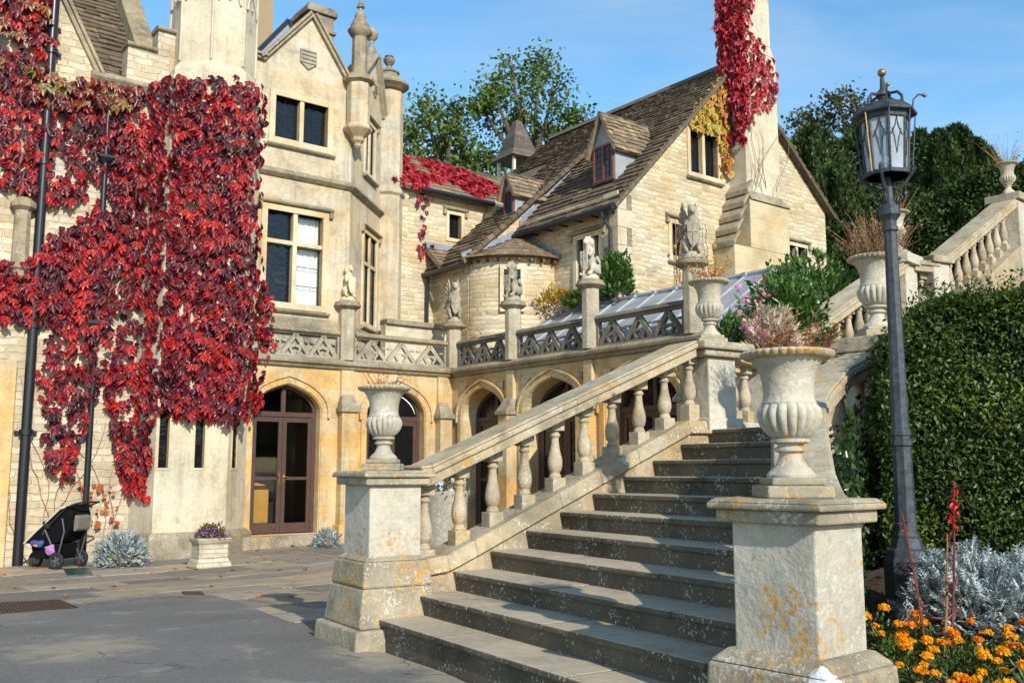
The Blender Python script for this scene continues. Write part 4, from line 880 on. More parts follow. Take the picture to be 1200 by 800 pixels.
# lean-to in the angle
mb = MB(); P = Vector((RX0-.05, WCY-.85, RZ0-.02)); S3 = Vector((0, .85, .75)); roofslab(mb, P, (1, 0, 0), S3, 1.2, S3.length); slates(mb, P, (1, 0, 0), S3, 1.2, S3.length, None, .2, .17)
obj('lean_to_roof', mb, M_slate_pale, link, BF)
mb = MB(); mb.box(RX0-.05, RX0+1.2, WCY-.06, WCY-.004, RZ0+.70, RZ0+.86); mb.hexa([(HX0-.05, GY-.03, 8.16), (5.6, GY-.03, 8.26+3.2*.98), (5.6, GY+.03, 8.26+3.2*.98), (HX0-.05, GY+.03, 8.16), (HX0-.05, GY-.03, 8.42), (5.6, GY-.03, 8.52+3.2*.98), (5.6, GY+.03, 8.52+3.2*.98), (HX0-.05, GY+.03, 8.42)])
obj('lead_flashing', mb, M_leadflash, link, BF)
# quarter-round bay with conical slate roof
BR = 1.42; BXc, BYc = HX0, GY+.0; mb = MB(); vs = []; n = 18; bz0, bz1 = 3.5, 7.10
for i in range(n+1):
    t = R(180)+R(90)*i/n; vs += [(BXc+(BR+.35)*math.cos(t), BYc+BR*math.sin(t), bz0), (BXc+(BR+.35)*math.cos(t), BYc+BR*math.sin(t), bz1)]
mb.add(vs, [(2*i, 2*i+2, 2*i+3, 2*i+1) for i in range(n)], smooth=True); bw = obj('round_bay', mb, M_rubble, link, BF, recalc=False)
mb = MB(); ap = Vector((HX0-.06, GY-.06, 7.98))
rows = 7
for r in range(rows):
    f0, f1 = r/rows, (r+1.3)/rows
    k = 14
    off = random.random()
    for i in range(k):
        t0, t1 = (R(180)+R(90)*max(0, min(1, (i+o+off-.5)/k)) for o in (.02, .98))
        if t1-t0 < .02: continue
        def pp(t, f, up): 
            e = Vector((BXc+(BR+.63)*math.cos(t), BYc+(BR+.28)*math.sin(t), 7.04)); q = e.lerp(ap, min(1, f)); return q+Vector((math.cos(t)*.5, math.sin(t)*.5, .85))*up
        th = random.uniform(.03, .05); mb.hexa([pp(t0, f0, .02), pp(t1, f0, .02), pp(t1, f1, 0), pp(t0, f1, 0), pp(t0, f0, .02+th), pp(t1, f0, .02+th), pp(t1, f1, .012), pp(t0, f1, .012)])
obj('conical_roof', mb, M_slate_pale, bw, BF)
for i in range(9):
    mb = MB(); t = R(184)+R(82)*i/8; c = Vector((math.cos(t), math.sin(t), 0)); mb.bar((BXc+BR*1.15*c.x, BYc+BR*.95*c.y, 7.0), (BXc+(BR+.55)*c.x, BYc+(BR+.2)*c.y, 6.98), .06, .08)
    obj('rafter_end', mb, M_redframe, bw, BF)
mb = MB(); pts = [(ap.x, ap.y-.0, ap.z+.08), (HX0-BR-.6, GY-.02, 7.1)]; mb.bar(pts[0], pts[1], .05, .26); mb.bar((HX0-.03, GY-.05, ap.z+.05), (HX0-.03, GY-BR-.25, 7.08), .05, .22); obj('lead_flashing', mb, M_leadflash, bw, BF)
t = R(229); c = Vector((BXc+(BR+.35)*math.cos(t), BYc+BR*math.sin(t), 0)); tn = Vector((-(BR+.35)*math.sin(t), BR*math.cos(t), 0)).normalized(); nn = Vector((tn.y, -tn.x, 0)); nn = nn if nn.dot(c-Vector((BXc, BYc, 0))) > 0 else -nn
M3 = Matrix(((tn.x, -nn.x, 0, c.x), (tn.y, -nn.y, 0, c.y), (0, 0, 1, 0), (0, 0, 0, 1)))
bwn = MB(); bwn.box(-.32, -.22, -.06, .05, 5.7, 6.85, M3); bwn.box(.22, .32, -.06, .05, 5.7, 6.85, M3); bwn.box(-.22, .22, -.06, .05, 6.72, 6.85, M3); bwn.box(-.32, .32, -.08, .05, 5.6, 5.7, M3); wq = obj('window', bwn, M_trimpale, bw, BF)
mb = MB(); mb.box(-.22, .22, -.035, -.02, 5.7, 6.72, M3); obj('pane', mb, M_glass, wq, BF)
mb = MB(); [mb.box(-.22, .22, -.045, -.037, 5.7+k*.17-.008, 5.7+k*.17+.008, M3) for k in range(1, 6)]; [mb.box(k*.11-.007, k*.11+.007, -.044, -.0375, 5.7, 6.72, M3) for k in (-1, 0, 1)]; obj('glazing_bars', mb, M_iron, wq, BF)
dormer(link, BF, 2.2, .17, .70, 8.58, 9.36, 9.86, .86, None, M_slate_pale, 1.1, 1)
# ------------------------------------------------------------------ bellcote behind the link range
cu = BF @ Vector((0, 0, 0)); pc = at(606, 170, 34); bx, by = pc.x, pc.y; k = 34/45
bell = thing('bellcote', 'small open bellcote with swept grey shingled spire behind the creeper covered roof', 'bellcote', (bx, by, 8), WF)
KF = WF @ Matrix.Translation((bx, by, 0)) @ Matrix.Rotation(R(35), 4, 'Z')
ze, za, zp = at(606, 190, 34).z, at(606, 143, 34).z, at(606, 207, 34).z
mb = MB(); W2_ = .72
prof = [(W2_*1.414, ze), (W2_*1.0, ze+.28*(za-ze)/1.55), (.52, ze+.75*(za-ze)/1.55), (.17, za-.05), (.17, za)]
for j in range(30):
    f0, f1 = j/30, (j+1)/30
    r0, r1 = (float(np.interp(f, [0, .18, .48, .97, 1], [p[0] for p in prof])) for f in (f0, f1)); z0, z1_b = (float(np.interp(f, [0, .18, .48, .97, 1], [p[1] for p in prof])) for f in (f0, f1))
    mb.lathe([(r0+.02, z0), (r1+.004, z1_b)], 0, 0, 4, ph=R(45), smooth=False, close=(j in (0, 29)))
obj('spire', mb, M_slate_grey, bell, KF)
for sx, sy in ((1, 1), (1, -1), (-1, 1), (-1, -1)):
    mb = MB(); mb.box(sx*.48-.05, sx*.48+.05, sy*.48-.05, sy*.48+.05, zp-.8, ze); obj('post', mb, M_timber, bell, KF)
mb = MB(); mb.frustum(0, 0, 8, 3.4, zp-.25, 1.15); mb.box(-.55, .55, -.55, .55, zp-.25, zp-.05); obj('lead_base', mb, M_lead, bell, KF)
# ------------------------------------------------------------------ heraldic statues on the parapet
def blob(caps, vox=.016):
    """One continuous body from tapered capsules (p, q, r0, r1), fused by a voxel remesh."""
    mb = MB()
    for p, q, r0, r1 in caps:
        p, q = Vector(p), Vector(q); n = max(2, int((q-p).length/min(r0, r1)/.6)+1)
        for i in range(n): t = i/(n-1); mb.sphere(p.lerp(q, t), r0+(r1-r0)*t, 10, 7)
    me = bpy.data.meshes.new('tmp'); me.from_pydata(mb.v, [], mb.f); o = bpy.data.objects.new('tmp', me); COL.objects.link(o)
    md = o.modifiers.new('r', 'REMESH'); md.mode = 'VOXEL'; md.voxel_size = vox; md2 = o.modifiers.new('s', 'SMOOTH'); md2.iterations = 2; md2.factor = .4
    dg = bpy.context.evaluated_depsgraph_get(); me2 = bpy.data.meshes.new_from_object(o.evaluated_get(dg))
    V = [tuple(v.co) for v in me2.vertices]; Fs = [tuple(p.vertices) for p in me2.polygons]; bpy.data.objects.remove(o)
    r = MB(); r.add(V, Fs, smooth=True); return r
def beast_caps(wings, tilt=0):    # seated beast facing -y with a shield before it
    c = [((0, .10, .18), (0, -.02, .42), .15, .12), ((0, -.02, .42), (0, -.06, .60), .13, .10), ((0, -.06, .60), (0, -.10, .70), .09, .085),
         ((0, -.10, .73), (0, -.13, .74), .095, .09), ((0, -.16, .71), (0, -.23, .70), .06, .042), ((-.05, -.07, .80), (-.06, -.06, .84), .03, .018), ((.05, -.07, .80), (.06, -.06, .84), .03, .018)]
    for s in (-1, 1):
        c += [((s*.10, .10, .16), (s*.15, -.08, .17), .11, .09), ((s*.15, -.08, .17), (s*.14, -.14, .04), .06, .045), ((s*.14, -.14, .035), (s*.14, -.24, .03), .045, .035),
              ((s*.10, -.05, .52), (s*.15, -.16, .42), .065, .05), ((s*.15, -.16, .42), (s*.09, -.24, .46), .045, .035)]
    c += [((0, .20, .10), (.14, .24, .10), .04, .035), ((.14, .24, .10), (.20, .16, .30), .035, .03), ((.20, .16, .30), (.16, .10, .38), .035, .05)]
    if not wings: c += [((0, .02, .66), (0, .06, .52), .12, .10), ((-.07, -.04, .70), (.07, -.04, .70), .10, .10)]
    return c
def statue(label, loc, rot, wings, s, m, upright=False):
    t = thing('heraldic_statue', label, 'statue', loc, BF @ Matrix.Translation((0, 0, 0)), 'carved beasts along the parapet')
    T = Matrix.Translation(Vector(loc)) @ Matrix.Rotation(R(rot), 4, 'Z') @ Matrix.Diagonal((s*.78, s*.85, s*1.05, 1))
    b = blob(beast_caps(wings)); obj('beast', b, m, t, BF, T=T, recalc=False)
    mb = MB(); mb.prism([(x, -.27, z) for x, z in ((-.13, .50), (.13, .50), (.13, .26), (.07, .14), (0, .08), (-.07, .14), (-.13, .26))], (0, .035, 0)); mb.box(-.02, .02, -.285, -.27, .12, .48); mb.box(-.11, .11, -.284, -.271, .33, .37)
    obj('shield', mb, m, t, BF, T=T, bevel=.008)
    mb = MB(); mb.lathe([(.24, -.12), (.25, -.04), (.22, .0), (.18, .03)], 0, 0, 14); obj('plinth', mb, m, t, BF, T=T)
    if wings:
        for sx in (-1, 1):
            mb = MB()
            for k in range(7):
                a = R(25+k*13); r0 = Vector((sx*.08, .06, .50)); tip = r0+Vector((sx*math.sin(a)*.16, .14+.02*k, math.cos(a)*.46-.02*k)); mb.bar(r0, tip, .075-.004*k, .035, (1, 0, 0))
            mb.tube([(sx*.05, .0, .5), (sx*.10, .06, .62), (sx*.14, .14, .88)], [.05, .045, .02], 8); obj('wing', mb, m, t, BF, T=T)
    return t
statue('pale seated lion statue with shield in front of the manor canted window', (-3.06, .03, 5.62), 0, False, .92, M_trimpale)
statue('grey winged dragon statue with spread wings at the inner corner of the parapet', (.02, -.02, 5.40), -25, True, 1.1, M_carved)
statue('seated beast statue seen side on, in front of the round bay window', (.02, -2.51, 5.62), -80, False, 1.0, M_carved)
statue('pale seated lion statue before the three light house window', (.02, -5.25, 5.70), -80, False, 1.0, M_urn)
statue('dark grey winged griffin statue above the landing urn with stalks', (.02, -8.16, 5.66), -40, True, 1.12, M_carved)
# ------------------------------------------------------------------ garden staircase
GRD, RIS, NST = .40, .17, 11
st = thing('stone_staircase', 'wide flight of worn stone steps with blackened risers climbing between urns', 'staircase', (2, -2, 0), SF)
# right balustrade: a line curving out towards the foot, in world coordinates
RP = [Vector(p) for p in ((1.63, 5.22), (1.78, 5.95), (1.99, 6.70), (2.30, 7.60), (2.78, 8.38), (3.42, 8.95))]
RPS = [SFI @ Vector((*p, 0)) for p in RP]
def yr(x): return float(np.interp(x, [p.x for p in RPS], [p.y for p in RPS]))
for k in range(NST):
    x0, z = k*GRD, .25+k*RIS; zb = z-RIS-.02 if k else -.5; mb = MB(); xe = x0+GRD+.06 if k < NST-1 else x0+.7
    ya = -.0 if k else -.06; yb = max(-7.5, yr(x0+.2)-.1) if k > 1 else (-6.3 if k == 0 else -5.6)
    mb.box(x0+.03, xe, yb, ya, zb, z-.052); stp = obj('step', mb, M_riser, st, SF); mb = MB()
    ys = [ya]; 
    while ys[-1] > yb+.4: ys.append(max(yb, ys[-1]-random.uniform(.9, 1.7)))
    ys[-1] = yb
    for a, b in zip(ys[:-1], ys[1:]): mb.box(x0, xe-.005, b+.004, a-.003, z-.05+random.uniform(-.002, .002), z+random.uniform(-.004, .003))
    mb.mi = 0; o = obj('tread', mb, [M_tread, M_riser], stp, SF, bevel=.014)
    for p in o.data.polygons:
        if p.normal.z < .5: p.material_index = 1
mb = MB(); mb.box(4.4, 5.6, -2.6, .3, 1.2, 1.946); mb.box(5.0, 8.0, -3.0, 2.2, 1.2, 1.94); obj('landing', mb, M_tread, st, SF)
# left stringer with its weathered sloping coping
def sz(x): return .86+.44*(x-1.04)
mb = MB(); X = [.45, .75, 1.04, 2.0, 3.0, 3.72, 4.6]; zt = [.70, .74, .86, sz(2), sz(3), sz(3.72), sz(3.72)+.02]
for a, b, za, zb in zip(X[:-1], X[1:], zt[:-1], zt[1:]):
    mb.hexa([(a, -.002, -.4), (b, -.002, -.4), (b, .42, -.4), (a, .42, -.4), (a, -.002, za-.14), (b, -.002, zb-.14), (b, .42, zb-.14), (a, .42, za-.14)])
obj('stringer', mb, M_string, st, SF); mb = MB()
for a, b, za, zb in zip(X[:-1], X[1:], zt[:-1], zt[1:]):
    n = max(1, int((b-a)/.5))
    for i in range(n):
        f0, f1 = i/n, (i+1)/n; u0, u1 = a+(b-a)*f0, a+(b-a)*f1; w0, w1 = za+(zb-za)*f0, za+(zb-za)*f1
        mb.hexa([(u0, -.06, w0-.14), (u1, -.06, w1-.14), (u1, .47, w1-.14), (u0, .47, w0-.14), (u0, .0, w0), (u1, .0, w1), (u1, .42, w1), (u0, .42, w0)])
obj('stringer_coping', mb, M_string, st, SF, bevel=.012)
# balusters and rails
BAL = [(.040, 0), (.062, .0), (.068, .02), (.052, .05), (.050, .065), (.066, .085), (.078, .14), (.080, .18), (.072, .24), (.052, .32), (.042, .40), (.040, .45), (.056, .465), (.060, .48), (.044, .50), (.048, .53)]
def baluster(parent, F, x, y, zb, zt, m=M_bal, s=1., rot=0):
    mb = MB(); T = Matrix.Translation((x, y, 0)) @ Matrix.Rotation(rot, 4, 'Z'); h = .079*s; L = zt-zb; b0, b1 = zb+L*.21, zt-L*.15
    mb.box(-h, h, -h, h, zb-.12, b0, T); mb.box(-h*.92, h*.92, -h*.92, h*.92, b1, zt+.10, T)
    mb.lathe([(r*s*.95, b0-.004+(b1-b0+.008)*z/.53) for r, z in BAL], 0, 0, 18, T, close=False)
    return obj('baluster', mb, m, parent, F, bevel=.006)
lb = thing('balustrade', 'left stone balustrade with sloping lichened handrail climbing from the urn pier', 'balustrade', (.6, .2, .8), SF)
def rz(x): return 1.37+(x-.57)*.4207
def rail(parent, F, pts, y0, y1, m=M_rail):      # pts: (x, underside z)
    mb = MB()
    for (xa, za), (xb, zb) in zip(pts[:-1], pts[1:]):
        for (o, l0, l1) in ((.03, 0, .10), (.0, .10, .155), (.02, .155, .185)):
            mb.hexa([(xa, y0+o, za+l0), (xb, y0+o, zb+l0), (xb, y1-o, zb+l0), (xa, y1-o, za+l0), (xa, y0+o, za+l1), (xb, y0+o, zb+l1), (xb, y1-o, zb+l1), (xa, y1-o, za+l1)])
    return obj('handrail', mb, m, parent, F, bevel=.012)
rail(lb, SF, [(.46, 1.355), (.57, 1.365), (2.2, rz(2.2)), (3.86, 2.748)], -.05, .45)
for i in range(10):
    x = .61+.3695*i; baluster(lb, SF, x, .2, sz(x)-.05, rz(x))
lp = Vector((4.23, .2))
mb = MB(); mb.box(lp.x-.20, lp.x+.22, -.02, .42, 1.95, 2.76); mb.box(lp.x-.25, lp.x+.27, -.07, .47, 1.9, 2.08); obj('pier', mb, M_pier, lb, SF, bevel=.014)
mb = MB(); mb.box(lp.x-.30, lp.x+.36, -.09, .49, 2.762, 2.84); mb.box(lp.x-.36, lp.x+.42, -.14, .54, 2.84, 2.93); obj('pier_cap', mb, M_cap, lb, SF, bevel=.02)
LF = frame(SF @ Vector((lp.x+.1, .2, 0)), 41)    # landing rail turns left
rail(lb, LF, [(.2, 2.76), (1.02, 2.72)], -.21, .21)
for x in (.42, .72): baluster(lb, LF, x, 0, 2.05, 2.75)
mb = MB(); mb.box(.95, 1.30, -.19, .19, 1.7, 2.72); mb.box(.15, 1.4, -.24, .24, 1.7, 2.05); obj('pier', mb, M_pier, lb, LF, bevel=.014)
# upper flights: rails climbing away to the upper terrace
ub = thing('balustrade', 'upper stone balustrade climbing away behind the shrub and the second right urn', 'balustrade', (3, 11.6, 2), WF)
U0 = LF @ Vector((1.15, 0, 0)); U1 = Vector((6.10, 15.0, 0)); dU = (U1-U0); LU = dU.length; angU = math.degrees(math.atan2(dU.x, dU.y)); UF = frame(U0, angU)
def uz(x): return 2.74+(4.62-2.74)*x/LU
mb = MB(); mb.hexa([(0, -.24, .8), (LU, -.24, 2), (LU, .24, 2), (0, .24, .8), (0, -.22, 2.02), (LU, -.22, 3.92), (LU, .22, 3.92), (0, .22, 2.02)]); obj('stringer', mb, M_string, ub, UF, bevel=.01)
rail(ub, UF, [(0, uz(0)), (LU, uz(LU))], -.25, .25)
for i in range(12): x = .35+.36*i; (x < LU-.2) and baluster(ub, UF, x, 0, 2.0+1.9*x/LU, uz(x))
mb = MB(); mb.box(LU-.2, LU+.25, -.22, .22, 2.5, 4.7); mb.box(LU-.28, LU+.33, -.3, .3, 4.7, 4.86); obj('pier', mb, M_pier, ub, UF, bevel=.014)
U2 = at(1090, 312, 15.3); U2.z = 0.0; dV = U2-U1; VF = frame(U1, math.degrees(math.atan2(dV.x, dV.y))); LV = dV.length
tz = at(1085, 304, 15.2).z
rail(ub, VF, [(.2, tz-.24), (LV, tz-.24)], -.22, .22)
for x in np.arange(.5, LV-.2, .36): baluster(ub, VF, x, 0, tz-.95, tz-.22)
mb = MB(); mb.box(LV-.15, LV+.2, -.2, .2, 2.5, tz-.08); mb.box(0, LV+.2, -.24, .24, 2.5, tz-.93); obj('pier', mb, M_pier, ub, VF, bevel=.014)
mb = MB(); mb.box(LV-.2, LV+.27, -.26, .26, tz-.075, tz+.04); obj('pier_cap', mb, M_cap, ub, VF, bevel=.014)
vb = thing('balustrade', 'topmost stone balustrade rising to the small urn against the sky', 'balustrade', (7, 15.5, 3), WF)
V0 = Vector((U2.x, U2.y, 0)); e1 = at(1178, 232, 17.4); dX = Vector((e1.x, e1.y, 0))-V0; XF = frame(V0, math.degrees(math.atan2(dX.x, dX.y))); LX = dX.length; ez1 = e1.z
def vz(x): return tz-.2+(ez1-tz)*x/LX
rail(vb, XF, [(.1, vz(.1)), (LX, vz(LX))], -.26, .22)
n = 9
for i in range(n): x = .35+(LX-.55)*i/(n-1); baluster(vb, XF, x, 0, vz(x)-.78, vz(x)+.02)
mb = MB(); mb.hexa([(0, -.25, 2), (LX, -.25, 2), (LX, .25, 2), (0, .25, 2), (0, -.25, vz(0)-.72), (LX, -.25, vz(LX)-.72), (LX, .25, vz(LX)-.72), (0, .25, vz(0)-.72)]); obj('stringer', mb, M_string, vb, XF, bevel=.01)
mb = MB(); mb.box(LX-.1, LX+.42, -.26, .26, 2, vz(LX)+.1); mb.box(LX+.42, LX+4, -.2, .2, 2, vz(LX)-.05); obj('pier', mb, M_pier, vb, XF, bevel=.014)
mb = MB(); mb.box(LX-.16, LX+.5, -.32, .32, vz(LX)+.1, vz(LX)+.24); mb.box(LX+.5, LX+4, -.27, .27, vz(LX)-.05, vz(LX)+.1); obj('pier_cap', mb, M_cap, vb, XF, bevel=.014)
mb = MB(); o = 1.5; mb.hexa([(-.8, -o-.5, 2), (LX+2, -o-.5, 2), (LX+2, -o, 2), (-.8, -o, 2), (-.8, -o-.5, vz(-.8)-.5), (LX+2, -o-.5, vz(LX+2)-.55), (LX+2, -o, vz(LX+2)-.5), (-.8, -o, vz(-.8)-.45)]); obj('side_wall', mb, M_string, vb, XF, bevel=.03)
# right balustrade: from the foreground pier up to the landing
rb = thing('balustrade', 'right stone balustrade half hidden by hedge behind the foreground urn', 'balustrade', (*RP[0], .4), WF)
RL = [0]
for a, b in zip(RP[:-1], RP[1:]): RL.append(RL[-1]+(b-a).length)
LR = RL[-1]; dE = RP[-1]-RP[-2]; RF = frame((*RP[-1], 0), math.degrees(math.atan2(dE.x, dE.y)))
def rp(l, off=0.):       # point on the curving rail, off to its left
    i = max(0, min(len(RP)-2, int(np.searchsorted(RL, l))-1)); d = (RP[i+1]-RP[i]).normalized(); p = RP[i]+d*(l-RL[i]); d0 = (RP[min(i+2, len(RP)-1)]-RP[i+1]).normalized() if i+2 < len(RP) else d
    f = (l-RL[i])/(RL[i+1]-RL[i]); dm = (RP[i]-RP[i-1]).normalized() if i else d; t = ((d+dm)/2).lerp((d+d0)/2, f).normalized(); return Vector((p.x-t.y*off, p.y+t.x*off, 0))
def rrz(l): return float(np.interp(l, [0, .35, LR], [1.16, 1.20, 2.48]))
def ribbon(mb, o0, o1, zl, zh, l0, l1, n=16):
    for i in range(n):
        a, b = l0+(l1-l0)*i/n, l0+(l1-l0)*(i+1)/n; A0, A1, B0, B1 = rp(a, o0), rp(a, o1), rp(b, o0), rp(b, o1); Z = lambda p, z: (p.x, p.y, z)
        mb.hexa([Z(A0, zl(a)), Z(B0, zl(b)), Z(B1, zl(b)), Z(A1, zl(a)), Z(A0, zh(a)), Z(B0, zh(b)), Z(B1, zh(b)), Z(A1, zh(a))])
mb = MB(); ribbon(mb, -.165, .165, lambda l: -.4, lambda l: .62+1.24*l/LR, -.1, LR); ribbon(mb, -.15, .15, lambda l: .5, lambda l: rrz(l)+.01, -.1, .42, 2); obj('stringer', mb, M_string, rb, WF, bevel=.02)
mb = MB()
for (o, a, b) in ((.165, 0, .10), (.19, .10, .155), (.175, .155, .185)): ribbon(mb, -o, o, lambda l: rrz(l)+a, lambda l: rrz(l)+b, -.05, LR)
obj('handrail', mb, M_cap, rb, WF, bevel=.01)
for i in range(11):
    x = .65+.36*i
    if x < LR-.3: p = rp(x); baluster(rb, frame((p.x, p.y, 0), 20), 0, 0, .66+1.2*x/LR, rrz(x)+.02)
mb = MB(); mb.box(-.22, .26, -.24, .24, .5, 2.58); obj('pier', mb, M_pier, rb, RF, bevel=.014); mb = MB(); mb.box(-.30, .34, -.32, .32, 2.582, 2.72); obj('pier_cap', mb, M_cap, rb, RF, bevel=.014)
# the two piers at the foot
def batter(mb, x0, x1, y0, y1, z0, z1, o0, o1): mb.hexa([(x0-o0, y0-o0, z0), (x1+o0, y0-o0, z0), (x1+o0, y1+o0, z0), (x0-o0, y1+o0, z0), (x0-o1, y0-o1, z1), (x1+o1, y0-o1, z1), (x1+o1, y1+o1, z1), (x0-o1, y1+o1, z1)])
def foot_pier(label, F, w, d, zb, zd, zc, basecourses, mbase=None):
    t = thing('stone_pier', label, 'pier', (w/2, d/2, zb), F)
    mb = MB(); mb.box(0, w, 0, d, zd-.02, zc-.10); obj('shaft', mb, M_pier, t, F, bevel=.012)
    mb = MB()
    for (z0, z1, o0, o1) in basecourses: batter(mb, 0, w, 0, d, z0, z1, o0, o1)
    obj('base', mb, mbase or M_base, t, F, bevel=.022)
    mb = MB(); mb.box(-.06, w+.06, -.06, d+.06, zc-.102, zc-.035); mb.box(-.095, w+.095, -.095, d+.095, zc-.035, zc+.0)
    batter(mb, 0, w, 0, d, zc, zc+.022, .095, .06); obj('cap', mb, M_cap, t, F, bevel=.012)
    return t
PL = frame(SF @ Vector((-.05, -.05, 0)), 57.6)
foot_pier('left stone pier at the foot of the stairs, on a tall battered lichened base', PL, .50, .56, -.1, .75, 1.475,
          [(-.12, .17, .20, .185), (.17, .50, .13, .085), (.50, .72, .085, .06), (.72, .76, .06, .0)])
mb = MB(); mb.hexa([(.46, -.05, -.2), (1.15, -.02, -.2), (1.15, .3, -.2), (.46, .3, -.2), (.46, -.05, .55), (1.15, -.0, .60), (1.15, .3, .60), (.46, .3, .55)]); obj('base_return', mb, M_base, st, SF, bevel=.02)
PRF = frame((1.492, 4.83), 49.5)
foot_pier('right foreground stone pier, pale roughcast shaft with orange lichen', PRF, .44, .50, -.1, .585, 1.335,
          [(-.3, .36, .16, .155), (.36, .52, .115, .105), (.52, .59, .105, .03)], M_basep)
# ------------------------------------------------------------------ urns
def make_urn(label, loc, F, s=1., rim=M_urnrim):
    t = thing('stone_urn', label, 'urn', loc, F, 'fluted stone urns of the staircase'); T = Matrix.Translation(Vector(loc)) @ Matrix.Diagonal((s*.90, s*.90, s, 1))
    mb = MB(); mb.box(-.19, .19, -.19, .19, 0, .065, T); mb.box(-.155, .155, -.155, .155, .065, .105, T); obj('plinth', mb, M_cap, t, F, bevel=.012)
    mb = MB(); mb.lathe([(.14, .105), (.142, .118), (.125, .138), (.092, .165), (.072, .20), (.066, .222), (.068, .234), (.090, .242), (.092, .256), (.074, .266), (.072, .276), (.112, .288), (.114, .302), (.09, .31)], 0, 0, 32, T); obj('stem', mb, M_urn, t, F)
    mb = MB(); ng = 18
    def flute(a, z): k = max(0, 1-abs(z-.40)/.10)**.5; return 1+k*(.17*abs(math.cos(ng*a/2))**.8-.09)
    mb.lathe([(.08, .305), (.10, .31), (.124, .328), (.146, .352), (.164, .385), (.174, .42), (.176, .445), (.169, .468), (.158, .484), (.150, .49)], 0, 0, 180, T, rmod=flute, close=False); obj('bowl', mb, M_urn, t, F)
    mb = MB(); mb.lathe([(.158, .484), (.160, .495), (.150, .505), (.146, .54), (.147, .575), (.152, .615), (.163, .65), (.182, .685), (.205, .712), (.222, .730), (.14, .725), (.13, .70)], 0, 0, 48, T, close=False); obj('neck', mb, M_urn, t, F)
    mb = MB(); nl = 34
    mb.lathe([(.205, .720), (.236, .728), (.256, .742), (.262, .756), (.250, .768), (.222, .772), (.195, .763), (.18, .70)], 0, 0, nl*6, T, rmod=lambda a, z: 1+.05*abs(math.sin(nl*a/2))*(1 if z > .725 else 0), close=False); obj('rim', mb, rim, t, F)
    mb = MB(); mb.lathe([(.001, .715), (.2, .71)], 0, 0, 24, T, close=False); obj('soil', mb, M_soil, t, F, recalc=False)
    return t
URN = {}
p = PL @ Vector((.25, .28, 0)); URN['left'] = (p.x, p.y, 1.497); make_urn('fluted stone urn with sparse red stems on the left foot pier', URN['left'], WF)
p = PRF @ Vector((.21, .26, 0)); URN['fore'] = (p.x, p.y, 1.357); make_urn('large foreground fluted stone urn with pink and russet plants', URN['fore'], WF, 1.01)
p = SF @ Vector((lp.x+.05, .2, 0)); URN['land'] = (p.x, p.y, 2.93); make_urn('fluted stone urn on the landing pier in front of the lead roof', URN['land'], WF, .98)
p = RF @ Vector((.02, 0, 0)); URN['right'] = (p.x, p.y, 2.72); make_urn('fluted stone urn of russet stalks behind the lamp post', URN['right'], WF, 1.02)
p = UF @ Vector((LU+.02, 0, 0)); URN['far'] = (p.x, p.y, 4.66); URN['far'] = (p.x, p.y, 4.86); make_urn('distant stone urn with broad rim half hidden behind the lantern', URN['far'], WF, .95)
p = XF @ Vector((LX+.17, 0, 0)); URN['top'] = (p.x, p.y, vz(LX)+.24); make_urn('small topmost stone urn with wispy plant against the sky', URN['top'], WF, .85)
# ------------------------------------------------------------------ lamp post
LX_, LY_ = 2.66, 6.62
lz = hz(LX_, LY_)-.02
lamp = thing('lamp_post', 'tall black iron lamp post with octagonal lantern and gilded ball finial', 'street lamp', (LX_, LY_, lz), WF)
Lf = Matrix.Translation((LX_, LY_, 0)) @ Matrix.Rotation(R(10), 4, 'Z')
def lz_(py): return at(1043, py, LY_).z
mb = MB(); octa(mb, 0, 0, [(.155, lz-.2), (.155, .90), (.14, .93), (.135, .97), (.11, .985), (.10, 1.02), (.085, 1.05), (.088, 1.07), (.075, 1.09), (.071, 1.24)]); obj('base', mb, M_lampiron, lamp, Lf, bevel=.006)
zt = lz_(243); mb = MB(); octa(mb, 0, 0, [(.069, 1.22), (.062, 1.66), (.072, 1.67), (.072, 1.70), (.062, 1.71), (.062, 1.73), (.070, 1.74), (.070, 1.76), (.058, 1.78), (.042, zt-.18), (.054, zt-.17), (.054, zt-.14), (.045, zt-.13), (.046, zt-.10), (.058, zt-.08), (.075, zt-.06), (.075, zt), (.05, zt+.01), (.035, zt+.05), (.032, zt+.16), (.018, zt+.22)])
obj('post', mb, M_lampiron, lamp, Lf)
zb, ztop = lz_(206), lz_(136)
for k in range(4):          # scrolled brackets
    a = R(45)+k*math.pi/2; c = Vector((math.cos(a), math.sin(a), 0)); mb = MB()
    pts = [c*.035+Vector((0, 0, zt+.04)), c*.075+Vector((0, 0, zt+.03)), c*.095+Vector((0, 0, zt+.06)), c*.075+Vector((0, 0, zt+.085)), c*.06+Vector((0, 0, zt+.065))]; mb.tube(pts, .009, 6)
    pts = [c*.03+Vector((0, 0, zt+.14)), c*.08+Vector((0, 0, zt+.12)), c*.13+Vector((0, 0, zt+.17)), c*.165+Vector((0, 0, zb-.01)), c*.19+Vector((0, 0, zb+.02)), c*.175+Vector((0, 0, zb+.045)), c*.155+Vector((0, 0, zb+.03))]; mb.tube(pts, .011, 6); obj('scroll_bracket', mb, M_lampiron, lamp, Lf)
lant = MB(); octa(lant, 0, 0, [(.150, zb-.012), (.168, zb-.012), (.172, zb+.012), (.150, zb+.018), (.150, zb-.012)]); ln0 = obj('lantern_frame', lant, M_lampiron, lamp, Lf); lant = MB(); octa(lant, 0, 0, [(.155, ztop-.05), (.178, ztop-.05), (.185, ztop-.012), (.155, ztop-.012)])
ln = obj('lantern_frame', lant, M_lampiron, lamp, Lf)
mb = MB()
